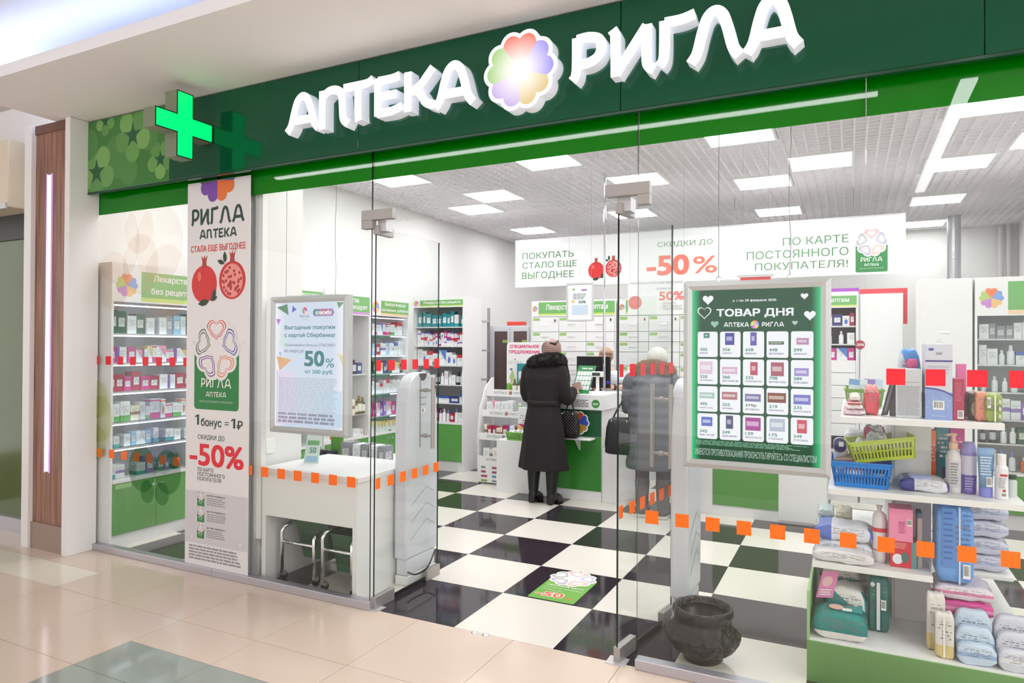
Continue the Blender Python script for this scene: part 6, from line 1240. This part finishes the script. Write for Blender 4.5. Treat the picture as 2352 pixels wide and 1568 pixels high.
for r_ in range(2):
    t = goods('pads_pack', '%s pack on the lilac stack' % ('pale green', 'pink and white')[r_], 'pack', (2.55, 1.0, .78 + r_ * .03)); soft(t, 2.44, 2.6, .92, 1.08, .776 + r_ * .034, .808 + r_ * .034, wrap(((200, 216, 200), (236, 180, 200))[r_], (236, 230, 234), 'diag', .18), seed=95 + r_, puff=.01)
# goods on the counter plinths
def green_tray(x0, x1, y0, y1, z, lab):
    t = goods('green_tray', lab, 'basket', ((x0 + x1) / 2, (y0 + y1) / 2, z)); basket(t, x0, x1, y0, y1, z + .0005, z + .085, C(120, 190, 70, .4), 14, .012, rows=2); return t
green_tray(-1.36, -1.05, 3.31, 3.45, .555, 'green slotted tray at the front of the left counter plinth'); green_tray(-1.36, -1.14, 3.56, 3.74, .64, 'green slotted tray behind, on the left counter plinth') if False else None
q = random.Random(12)
for k in range(4): tt = goods('sachet', '%s sachet in the front green tray, %s from left' % (('pale green', 'lilac', 'white', 'grey')[k], ORD[k]), 'sachet', (-1.3 + .07 * k, 3.42, .57)); soft(tt, -1.34 + .07 * k, -1.275 + .07 * k, 3.33, 3.43, .563, .66 + .01 * (k % 2), wrap(((190, 210, 160), (200, 190, 214), (226, 226, 226), (180, 180, 186))[k], (236, 236, 236), 'head', .15), seed=110 + k, puff=.02)
tt, f = box_thing('tea_carton', 'white and green tea carton standing on the left counter plinth', -1.3, -1.16, 3.49, 3.54, .5555, .9, pack_mat('foot', W_, (110, 170, 90))); tt, f = box_thing('tea_carton', 'white and magenta tea carton beside the green one on the plinth', -1.155, -1.03, 3.49, 3.54, .5555, .89, pack_mat('foot', W_, (214, 50, 140))); tt, f = box_thing('snack_carton', 'magenta and yellow carton leaning behind the front green tray', -1.29, -1.1, 3.455, 3.485, .5555, .72, pack_mat('diag', (230, 200, 120), (190, 40, 110)))
green_tray(-.2, -.06, 3.33, 3.5, .545, 'small green tray on the right counter plinth'); tt = goods('snack_bag', 'orange and red snack bag in the small green tray', 'bag', (-.13, 3.42, .56)); soft(tt, -.18, -.08, 3.38, 3.46, .553, .72, wrap((232, 110, 60), (226, 60, 70), 'foot', .2), seed=120, puff=.02)
tt, f = box_thing('orange_carton', 'orange and white carton hanging at the counter side', -.2, -.1, 3.6, 3.66, .5455, .88, pack_mat('dot', (240, 236, 230), (240, 130, 60))); tt, f = box_thing('pink_carton', 'pink and white carton beside the orange one on the right plinth', -.09, .02, 3.6, 3.66, .5455, .84, pack_mat('dot', (240, 230, 236), (236, 70, 130)))
# ------------------------------------------------------------------ people
def remeshed(mb, name, m, parent, voxel=.008, smooth_it=4, extra=None):
    """union of closed shells grown into one continuous skin"""
    o = mb.build(name, m, parent, smooth=True)
    rm = o.modifiers.new('r', 'REMESH'); rm.mode = 'VOXEL'; rm.voxel_size = voxel; rm.use_smooth_shade = True
    sm = o.modifiers.new('s', 'SMOOTH'); sm.factor = .5; sm.iterations = smooth_it
    dg = bpy.context.evaluated_depsgraph_get(); dg.update(); me = bpy.data.meshes.new_from_object(o.evaluated_get(dg))
    o.modifiers.clear(); old = o.data; o.data = me; bpy.data.meshes.remove(old); me.name = name
    me.materials.clear(); me.materials.append(m)
    me.polygons.foreach_set('use_smooth', [True] * len(me.polygons)); return o
def ball(mb, c, rx, ry=None, rz=None, n=12):
    ry = ry or rx; rz = rz or rx
    return mb.loft([[(c[0] + rx * math.cos(2 * math.pi * q / n) * math.cos(t), c[1] + ry * math.sin(2 * math.pi * q / n) * math.cos(t), c[2] + rz * math.sin(t)) for q in range(n)] for t in (math.pi * (-.49 + .98 * k / 8) for k in range(9))])
def limb(mb, pts, rs, n=12, sub=4):
    P = catmull([tuple(p) for p in pts], sub); R_ = []
    for i in range(len(pts) - 1): R_ += [rs[i] + (rs[i + 1] - rs[i]) * k / sub for k in range(sub)]
    R_.append(rs[-1]); mb.tube(P, R_, n); ball(mb, P[0], R_[0]); ball(mb, P[-1], R_[-1]); return mb
def hand(mb, wrist, d, up, side, curl=40, spread=.0, s=1.0):
    """palm with four unequal curled fingers and a thumb; d = direction of the hand, up = back of the hand, side = +1 / -1 thumb side"""
    d = Vector(d).normalized(); up = Vector(up); up = (up - d * up.dot(d)).normalized(); lat = d.cross(up).normalized() * side
    w = Vector(wrist); L_ = .085 * s
    rings = []
    for t, wd, th in ((0, .024, .019), (.3, .031, .017), (.7, .038, .0145), (1, .039, .012)):
        c = w + d * L_ * t; rings.append([c + lat * wd * s * math.cos(a) + up * th * s * math.sin(a) for a in (2 * math.pi * k / 12 for k in range(12))])
    mb.loft(rings)
    for k, (off, ln) in enumerate(((.029, .068), (.0095, .078), (-.01, .072), (-.028, .056))):
        p = w + d * L_ * .88 + lat * off * s; a = R(curl * (.45 + .08 * k)); pts = [p]; dd = d.copy()
        for q in range(3):
            dd = (dd * math.cos(a) - up * math.sin(a) + up * (dd.dot(up)) * 0).normalized() if q == 0 else (dd * math.cos(a) + dd.cross(lat).normalized() * (-math.sin(a) if dd.cross(lat).dot(up) > 0 else math.sin(a)) * 1).normalized()
            p = p + (dd + lat * off * spread * 4) * ln * s * (.42, .32, .26)[q]; pts.append(p)
        limb(mb, pts, [.0092 * s, .0088 * s, .008 * s, .0068 * s], 8, 2)
    p = w + d * L_ * .2 + lat * .022 * s; t1 = (d * .55 + lat * .75 - up * .35).normalized(); t2 = (d * .85 + lat * .2 - up * .5).normalized()
    limb(mb, [p, p + t1 * .035 * s, p + t1 * .035 * s + t2 * .028 * s, p + t1 * .035 * s + t2 * .052 * s], [.014 * s, .0115 * s, .01 * s, .008 * s], 8, 2)
def head(mb, c, yaw, pitch=0, s=1.0):
    """head with brow, nose, chin and ears; c = centre of the skull, yaw 0 looks along -y"""
    cy, sy = math.cos(yaw), math.sin(yaw); cp, sp = math.cos(pitch), math.sin(pitch)
    def T(x, y, z): y, z = y * cp - z * sp, y * sp + z * cp; return (c[0] + (x * cy - y * sy) * s, c[1] + (x * sy + y * cy) * s, c[2] + z * s)
    rings = []
    for z, rx, fy, by in ((-.118, .022, .066, -.01), (-.105, .036, .082, .02), (-.08, .05, .09, .045), (-.05, .06, .09, .07), (-.015, .068, .088, .088), (.02, .071, .086, .096), (.055, .07, .082, .096), (.085, .06, .066, .084), (.107, .04, .04, .056), (.116, .014, .012, .02)):
        ring = []
        for k in range(20):
            a = 2 * math.pi * k / 20; x = rx * math.cos(a); yy = math.sin(a); y = -fy * abs(yy) if yy < 0 else by * yy; ring.append(T(x, y, z))
        rings.append(ring)
    mb.loft(rings)
    mb.loft([[T(x, y, z) for x, y, z in q] for q in ([(-.006, -.082, .022), (.006, -.082, .022), (.006, -.07, .03), (-.006, -.07, .03)], [(-.008, -.096, .0), (.008, -.096, .0), (.009, -.075, .0), (-.009, -.075, .0)], [(-.015, -.104, -.022), (.015, -.104, -.022), (.016, -.075, -.026), (-.016, -.075, -.026)], [(-.012, -.094, -.032), (.012, -.094, -.032), (.012, -.075, -.034), (-.012, -.075, -.034)])])
    for sx in (-1, 1): ball(mb, T(sx * .073, .012, -.005), .009 * s, .016 * s, .03 * s, 8)
    mb.loft([[T(x, -.088, z) for x, z in ((-.024, -.058), (0, -.053), (.024, -.058), (0, -.062))], [T(x, -.096, z) for x, z in ((-.014, -.058), (0, -.054), (.014, -.058), (0, -.061))]])
    return T
def face_parts(t, T, lips=(176, 92, 88)):
    for sx in (-1, 1):
        b = MB(); ball(b, T(sx * .031, -.0785, .008), .012, .012, .009, 12); e = b.build('eye', C(236, 232, 228, .2), t, smooth=True)
        b = MB(); ball(b, T(sx * .031, -.089, .008), .0055, .004, .0055, 10); b.build('iris', C(70, 62, 56, .2), e, smooth=True)
        MB().tube([T(sx * .014, -.09, .026), T(sx * .032, -.091, .031), T(sx * .05, -.08, .026)], .003, 6).build('eyebrow', C(110, 84, 66), t)
    MB().tube([T(-.02, -.0925, -.058), T(0, -.097, -.0575), T(.02, -.0925, -.058)], [.002, .0042, .002], 6).build('lips', C(*lips, .4), t, smooth=True)
def stack(mb, rows, n=36, fold=0, folds=7, ph=0):
    """body or coat shell: rows of (z, cx, cy, rx, ry)"""
    rings = []
    for i, (z, cx, cy, rx, ry) in enumerate(rows):
        ring = []
        for k in range(n):
            a = 2 * math.pi * k / n; f = 1 + fold * max(0, 1 - i / max(1, len(rows) * .55)) * math.sin(folds * a + ph + .3 * math.sin(3 * a)); ring.append((cx + rx * f * math.cos(a), cy + ry * f * math.sin(a), z))
        rings.append(ring)
    return mb.loft(rings)
def fur(name, mb, m, parent, L_=.022, count=5000, seed=1, amp=.012):
    """short pile standing on a lumpy base"""
    tmp = mb.build(name, m, parent, smooth=True); rm = tmp.modifiers.new('r', 'REMESH'); rm.mode = 'VOXEL'; rm.voxel_size = .012
    dg = bpy.context.evaluated_depsgraph_get(); dg.update(); me = bpy.data.meshes.new_from_object(tmp.evaluated_get(dg)); tmp.modifiers.clear()
    q = random.Random(seed); vs = []; fs = []
    for v in me.vertices: vs.append(v.co + v.normal * amp * noise.noise(v.co * 26))
    for p in me.polygons: fs.append(list(p.vertices))
    pol = list(me.polygons)
    for i in range(count):
        p = pol[q.randrange(len(pol))]; c = p.center; n = p.normal; t = Vector((q.uniform(-1, 1), q.uniform(-1, 1), q.uniform(-1.2, .6))); d = (n + t * .75).normalized(); sd = d.cross(n); sd = sd.normalized() * .0032 if sd.length > 1e-4 else Vector((.003, 0, 0))
        k = len(vs); l = L_ * q.uniform(.6, 1.3); vs += [c - sd, c + sd, c + d * l]; fs.append([k, k + 1, k + 2])
    me2 = bpy.data.meshes.new(name); me2.from_pydata([tuple(v) for v in vs], [], fs); me2.materials.append(m); me2.polygons.foreach_set('use_smooth', [True] * len(me2.polygons)); me2.update()
    old = tmp.data; tmp.data = me2; bpy.data.meshes.remove(old); bpy.data.meshes.remove(me); tmp['kind'] = 'stuff'; return tmp
SKIN = mat('skin', S(226, 176, 152), .5)
def skeleton(mb, J):
    """one continuous figure from named joints"""
    limb(mb, [J['hipL'], J['kneeL'], J['ankL']], [.085, .058, .042]); limb(mb, [J['hipR'], J['kneeR'], J['ankR']], [.085, .058, .042])
    for s_ in 'LR':
        a = Vector(J['ank' + s_]); f = Vector(J['toe' + s_]); limb(mb, [a, a.lerp(f, .45) + Vector((0, 0, -.025)), a.lerp(f, .8) + Vector((0, 0, .004))], [.036, .03, .022], 10, 3)
        limb(mb, [J['sh' + s_], J['el' + s_], J['wr' + s_]], [.052, .04, .027])
    p = Vector(J['pelvis']); n = Vector(J['neck']); mid = p.lerp(n, .5)
    stack(mb, [(p.z - .08, p.x, p.y, .15, .1), (p.z + .04, p.x, p.y, .165, .115), (mid.z - .05, mid.x, mid.y, .13, .1), (mid.z + .1, mid.x, mid.y, .16, .11), (n.z - .1, n.x, n.y, .16, .09), (n.z - .03, n.x, n.y, .08, .06)], 24)
    limb(mb, [n - Vector((0, 0, .06)), J['skull']], [.055, .05], 12, 3)
# -- woman in the long brown coat
t = thing('person', 'woman from behind in long dark brown coat, fur collar and pink beret', 'person', (-.78, 3.02, 0)); bx_, by_ = -.775, 3.0
sk = Vector((-.715, 3.06, 1.5))
J = dict(hipL=(-.86, by_, .86), kneeL=(-.875, by_ + .02, .47), ankL=(-.885, by_ + .0, .1), toeL=(-.875, by_ + .14, .035), hipR=(-.7, by_, .86), kneeR=(-.69, by_ + .02, .47), ankR=(-.68, by_ - .01, .1), toeR=(-.655, by_ + .13, .035),
         shL=(-.945, by_ + .02, 1.31), elL=(-.975, by_ + .06, 1.06), wrL=(-.8, by_ + .27, 1.06), shR=(-.615, by_ + .02, 1.31), elR=(-.555, by_ + .05, 1.055), wrR=(-.555, by_ + .235, 1.115), pelvis=(bx_, by_, .92), neck=(-.76, by_ + .03, 1.4), skull=tuple(sk))
mb = MB(); skeleton(mb, J); T = head(mb, sk, math.pi - .35, .0); hand(mb, J['wrR'], (.12, .9, .05), (.6, 0, .8), -1, 45); hand(mb, J['wrL'], (.9, .4, .1), (0, -.3, 1), 1, 40)
remeshed(mb, 'body', SKIN, t, .007, 3); face_parts(t, T)
COAT = mat('brown_wool', S(27, 19, 22), .85, bump=(220, .25, .004))
mb = MB(); stack(mb, [(.345, bx_ + .0, by_, .262, .19), (.42, bx_, by_, .252, .185), (.6, bx_, by_, .225, .172), (.8, bx_, by_, .2, .158), (.95, bx_, by_, .172, .138), (1.02, bx_, by_, .164, .13), (1.12, bx_, by_ + .01, .185, .138), (1.25, bx_, by_ + .01, .212, .14), (1.34, bx_, by_ + .015, .205, .125), (1.4, bx_ + .01, by_ + .02, .13, .1), (1.43, bx_ + .012, by_ + .02, .08, .07)], 44, .05, 6, 1.1)
for s_ in 'LR': limb(mb, [Vector(J['sh' + s_]) + Vector((0, 0, .01)), J['el' + s_], Vector(J['el' + s_]).lerp(Vector(J['wr' + s_]), .9)], [.082, .072, .056], 14, 5)
remeshed(mb, 'coat', COAT, t, .009, 5)
b = MB()
for z0, z1, g in ((.985, 1.035, .006),):
    rings = []
    for z, o_ in ((z0, 0), (z0, .01), (z1, .01), (z1, 0)): rings.append([(bx_ + (.166 + o_) * math.cos(a), by_ + (.134 + o_) * math.sin(a), z) for a in (2 * math.pi * k / 40 for k in range(40))])
    b.loft(rings, cap=False)
b.build('belt', C(22, 15, 18, .8), t, smooth=True)
flat([[(bx_ - .012, .36), (bx_ - .002, .36), (bx_ - .004, .72)]], Fr((0, by_ - .2, 0), (1, 0, 0), (0, .03, 1)), C(24, 18, 20), t, 'back_vent', .0) if False else None
mb = MB(); P = [(sk.x - .045 + .145 * math.cos(a) + (.0), by_ + .035 + .115 * math.sin(a), 1.405 + .04 * math.sin(a + 2.4) - (.1 if math.sin(a) > .5 else 0)) for a in (2 * math.pi * k / 20 for k in range(20))]
mb.tube(P, .062, 12, closed=True); limb(mb, [(-.625, by_ + .08, 1.38), (-.6, by_ + .12, 1.25), (-.62, by_ + .15, 1.12)], [.055, .05, .03]); fur('fur_collar', mb, mat('black_fur', S(22, 18, 20), .7), t, .017, 12000, 2, .02)
HAT = mat('pink_knit', S(172, 144, 136), .9, bump=(150, .4, .004)); mb = MB(); hc = sk + Vector((-.0, -.01, .05)); rings = []
for z, r_, ox in ((-.065, .092, 0), (-.045, .104, 0), (-.01, .108, 0), (.03, .103, .0), (.06, .085, -.003), (.075, .06, -.006), (.084, .03, -.008), (.088, .006, -.008)): rings.append([(hc.x + ox + r_ * (.9) * math.cos(a), hc.y + r_ * 1.0 * math.sin(a), hc.z + z + .014 * math.cos(a)) for a in (2 * math.pi * k / 32 for k in range(32))])
mb.loft(rings).build('beret', HAT, t, smooth=True)
b = MB()
for k in range(7):
    r_, z = ((.1065, -.03), (.1085, -.012), (.1085, .006), (.106, .022), (.1, .038), (.089, .054), (.07, .068))[k]; b.tube([(hc.x + r_ * .9 * math.cos(a), hc.y + r_ * math.sin(a), hc.z + z + .014 * math.cos(a) + .012 * math.sin(2 * a)) for a in (math.pi + math.pi * q / 20 for q in range(21))], .004, 6)
b.build('knit_rib', mat('pink_knit_dark', S(154, 126, 120), .9), t, smooth=True, kind='stuff')
b = MB(); 
b.tube([(hc.x + .02, hc.y - .1, hc.z + .06), (hc.x + .07, hc.y - .07, hc.z + .045), (hc.x + .085, hc.y - .03, hc.z + .08)], [.006, .016, .006], 8).build('hat_bow', C(30, 24, 26), t)
BOOT = mat('black_leather', S(24, 22, 24), .35)
for s_, kx in (('L', -.885), ('R', -.685)):
    mb = MB(); a = Vector(J['ank' + s_]); f = Vector(J['toe' + s_]); limb(mb, [(a.x + .003, a.y + .01, .43), (a.x, a.y + .008, .3), (a.x, a.y, .12)], [.068, .066, .05], 14); limb(mb, [(a.x, a.y - .01, .075), a.lerp(f, .5) + Vector((0, 0, -.005)), (f.x, f.y, .04)], [.05, .046, .036], 12); mb.box(a.x - .033, a.x + .033, a.y - .055, a.y + .02, 0.002, .07); mb.box(f.x - .035, f.x + .035, a.y + .05, f.y + .03, .002, .03)
    remeshed(mb, 'boot', BOOT, t, .008, 4)
    mb = MB().tube([(a.x, a.y + .01, .4), (a.x + .0, a.y + .01, .47)], .056, 14); mb.build('tights', C(20, 18, 20, .8), t)
def handbag(name, lab, c, w_, h_, d_, m_, strap_pts, quilt=True):
    g = thing(name, lab, 'handbag', (c[0], c[1], c[2] - h_ / 2)); b = MB(); rings = []
    for z, k in ((-.5, .82), (-.47, .98), (-.2, 1.0), (.2, .92), (.42, .78), (.5, .55)): rings.append([(c[0] + w_ / 2 * k * (abs(math.cos(a)) ** .6) * (1 if math.cos(a) > 0 else -1), c[1] + d_ / 2 * k * (abs(math.sin(a)) ** .6) * (1 if math.sin(a) > 0 else -1), c[2] + h_ * z) for a in (2 * math.pi * k2 / 28 for k2 in range(28))])
    b.loft(rings).build('bag_body', m_, g, smooth=True); s2 = MB().tube(catmull(strap_pts, 6), .008, 8); s2.build('strap', C(18, 17, 18, .4), g, smooth=True)
    for k in (-1, 1): MB().tube([(c[0] + k * w_ * .25, c[1] - d_ * .4, c[2] + h_ * .4), (c[0] + k * w_ * .25, c[1] - d_ * .42, c[2] + h_ * .46)], .007, 8).build('buckle', M['chrome'], g)
    return g
qm = mat('quilted_leather', S(22, 20, 22), .3); h = NT(qm); v, x, y, z = h.xyz('Object'); wv = h.math('ADD', h.math('ABSOLUTE', h.math('SINE', h.math('MULTIPLY', h.math('ADD', h.math('ADD', x, y), z), 95.0))), h.math('ABSOLUTE', h.math('SINE', h.math('MULTIPLY', h.math('SUBTRACT', h.math('ADD', x, y), z), 95.0)))); bp = h.n('Bump', i_Strength=.8, i_Distance=.006); h.l(wv, bp.inputs['Height']); h.l(bp.outputs[0], h.b.inputs['Normal'])
handbag('handbag', 'black quilted handbag hanging from the forearm of the brown coat', (-.555, 3.13, .79), .22, .26, .12, qm, [(-.6, 3.13, .9), (-.565, 3.14, 1.0), (-.545, 3.14, 1.07), (-.525, 3.14, 1.0), (-.5, 3.14, .9)])
wl = thing('wallet', 'taupe wallet held open in the left customer\'s hand', 'wallet', (-.53, 3.33, 1.12)); wf = Fr((-.58, 3.33, 1.105), (.82, .3, .28), (-.35, .1, .93)); MB().prism(rrect(0, 0, .1, .085, .012), wf, -.008, .008).build('cover', C(164, 140, 128, .5), wl, bevel=.003); MB().prism(rrect(.004, .004, .1, .081, .01), wf, -.014, -.009).build('cover', C(80, 66, 64, .5), wl)
# -- woman in the grey quilted coat
t = thing('person', 'woman from behind in grey quilted coat with fur hood at the counter', 'person', (.34, 2.92, 0)); bx_, by_ = .33, 2.94; sk = Vector((.37, 3.02, 1.44))
J = dict(hipL=(.27, by_, .82), kneeL=(.25, by_ + .02, .45), ankL=(.25, by_, .1), toeL=(.255, by_ + .14, .035), hipR=(.42, by_, .82), kneeR=(.44, by_ + .02, .45), ankR=(.445, by_, .1), toeR=(.47, by_ + .14, .035), shL=(.15, by_ + .03, 1.25), elL=(.1, by_ + .06, 1.0), wrL=(.24, by_ + .24, 1.02), shR=(.51, by_ + .03, 1.25), elR=(.56, by_ + .06, 1.0), wrR=(.46, by_ + .27, 1.04), pelvis=(bx_, by_, .88), neck=(.35, by_ + .05, 1.34), skull=tuple(sk))
mb = MB(); skeleton(mb, J); T = head(mb, sk, math.pi - .2, .2); hand(mb, J['wrL'], (.3, .9, 0), (0, 0, 1), 1, 40); hand(mb, J['wrR'], (-.3, .9, 0), (0, 0, 1), -1, 40); remeshed(mb, 'body', SKIN, t, .008, 3); face_parts(t, T)
GREY = mat('grey_quilt', S(92, 92, 102), .55); mb = MB(); rows = []
zs = [.45 + .02 * k for k in range(47)]
for z in zs:
    f = (z - .45) / .92; rx = .225 - .02 * f if f < .6 else .213 - (f - .6) * .1; ry = .17; k_ = 1 + .05 * abs(math.sin((z - .45) * math.pi / .095)); 
    if z > 1.26: rx *= max(.35, 1 - (z - 1.26) * 5); ry *= max(.45, 1 - (z - 1.26) * 4)
    rows.append((z, bx_ + .02 * f, by_ + .02 * f, rx * k_, ry * k_))
stack(mb, rows, 40)
for s_ in 'LR':
    a, e_, w_ = Vector(J['sh' + s_]), Vector(J['el' + s_]), Vector(J['wr' + s_]); P = [a.lerp(e_, k / 8) for k in range(8)] + [e_.lerp(w_, k / 6) for k in range(6)]; mb.tube(P, [(.092 - .0022 * k) * (1 + .07 * (k % 2)) for k in range(len(P))], 14); ball(mb, a, .09)
remeshed(mb, 'coat', GREY, t, .009, 2)
mb = MB(); mb.tube([(sk.x - .01 + .13 * math.cos(a), by_ + .04 + .11 * math.sin(a), 1.34 + .05 * math.sin(a) * -1 + .0) for a in (2 * math.pi * k / 20 for k in range(20))], .055, 12, closed=True); fur('fur_hood', mb, mat('tan_fur', S(176, 146, 116), .8), t, .026, 12000, 5, .02)
mb = MB(); ball(mb, sk + Vector((0, 0, .035)), .098, .112, .1, 24); mb.build('knit_hat', mat('pale_knit', S(214, 210, 204), .9, bump=(150, .4, .004)), t, smooth=True)
for s_ in 'LR':
    mb = MB(); a = Vector(J['ank' + s_]); f = Vector(J['toe' + s_]); limb(mb, [(a.x, a.y + .01, .33), (a.x, a.y, .12)], [.07, .058], 14); limb(mb, [(a.x, a.y - .01, .07), a.lerp(f, .5), (f.x, f.y, .045)], [.055, .05, .04], 12); remeshed(mb, 'boot', C(84, 78, 84, .7), t, .009, 4); mb = MB(); mb.box(a.x - .045, a.x + .05, a.y - .06, f.y + .045, 0.001, .03).build('boot_sole', C(206, 200, 196, .6), t, bevel=.01)
    k_ = Vector(J['knee' + s_]); hp = Vector(J['hip' + s_]); mb = MB(); limb(mb, [hp - Vector((0, 0, .2)), k_, (a.x, a.y + .01, .3)], [.09, .068, .062], 14); mb.build('trouser_leg', C(48, 46, 54, .8), t, smooth=True)
handbag('handbag', 'big soft black handbag on the arm of the grey coat', (.06, 2.9, .74), .3, .34, .16, C(20, 20, 24, .4), [(-.03, 2.9, .88), (.04, 2.92, 1.02), (.1, 2.94, 1.08), (.13, 2.92, 1.0), (.13, 2.9, .88)])
# -- pharmacist
t = thing('person', 'pharmacist in white coat and glasses half hidden behind the monitor', 'person', (-.44, 4.24, 0)); bx_, by_ = -.43, 4.26; sk = Vector((-.54, 4.2, 1.44))
J = dict(hipL=(-.35, by_, .82), kneeL=(-.34, by_, .45), ankL=(-.34, by_ + .02, .09), toeL=(-.34, by_ - .12, .03), hipR=(-.51, by_, .82), kneeR=(-.52, by_, .45), ankR=(-.52, by_ + .02, .09), toeR=(-.52, by_ - .12, .03), shL=(-.25, by_ - .03, 1.22), elL=(-.2, by_ - .14, 1.12), wrL=(-.38, by_ - .33, 1.13), shR=(-.61, by_ - .03, 1.22), elR=(-.66, by_ - .1, 1.02), wrR=(-.56, by_ - .3, 1.12), pelvis=(bx_, by_, .88), neck=(-.48, by_ - .03, 1.3), skull=tuple(sk))
mb = MB(); skeleton(mb, J); T = head(mb, sk, .5, .12); hand(mb, J['wrL'], (-.9, -.35, 0), (0, 0, 1), -1, 30); hand(mb, J['wrR'], (.4, -.9, 0), (0, 0, 1), 1, 30); remeshed(mb, 'body', SKIN, t, .007, 3); face_parts(t, T)
WC = mat('white_cotton', S(226, 228, 234), .8, bump=(8, .4, .02)); mb = MB(); stack(mb, [(.45, bx_, by_, .21, .15), (.7, bx_, by_, .19, .14), (.95, bx_, by_, .17, .13), (1.1, bx_, by_ - .01, .19, .135), (1.2, bx_ - .0, by_ - .02, .2, .125), (1.27, bx_ - .01, by_ - .03, .14, .1), (1.3, bx_ - .02, by_ - .03, .075, .07)], 36, .03)
for s_ in 'LR': limb(mb, [J['sh' + s_], J['el' + s_], Vector(J['el' + s_]).lerp(Vector(J['wr' + s_]), .35)], [.075, .064, .055], 14)
remeshed(mb, 'lab_coat', WC, t, .009, 4)
for s_ in 'LR': e_ = Vector(J['el' + s_]); w_ = Vector(J['wr' + s_]); MB().tube([e_.lerp(w_, .3), e_.lerp(w_, .5)], [.056, .045], 14).build('mauve_cuff', C(128, 104, 132, .8), t, smooth=True)
w_ = Vector(J['wrL']); e_ = Vector(J['elL']); MB().tube([w_.lerp(e_, .1), w_.lerp(e_, .22)], .034, 14).build('watch', C(24, 24, 26, .3), t)
mb = MB(); ball(mb, sk + Vector((.005, .025, .03)), .086, .095, .098, 20); remeshed(mb, 'hair', mat('blond_hair', S(172, 138, 112), .6, bump=(60, .6, .01)), t, .008, 1)
b = MB()
for k in range(16):
    a = R(200 + 12 * k); 
    p0 = T(.05 * math.cos(a) * .4, -.03, .112); p1 = T(.074 * math.cos(a), -.06 - .03 * abs(math.sin(a)), .085); p2 = T(.078 * math.cos(a), -.055 - .034 * abs(math.sin(a)), .05)
    b.tube([p0, p1, p2], [.008, .011, .005], 6)
b.build('fringe', mat('blond_fringe', S(184, 150, 124), .6), t, smooth=True)
b = MB()
for sx in (-1, 1): b.tube([T(sx * .031 + .02 * math.cos(a), -.098, .008 + .015 * math.sin(a)) for a in (2 * math.pi * k / 14 for k in range(14))], .0016, 6, closed=True).tube([T(sx * .051, -.096, .012), T(sx * .074, -.04, .012), T(sx * .075, .01, .006)], .0016, 6)
b.tube([T(-.011, -.099, .01), T(.011, -.099, .01)], .0016, 6).build('glasses', C(30, 28, 30, .3), t)
MB().box(-.36, -.31, by_ - .152, by_ - .148, 1.15, 1.165).build('name_badge', C(60, 110, 90), t)
# ------------------------------------------------------------------ tidy up
if _to.name in col.objects: bpy.data.objects.remove(_to)
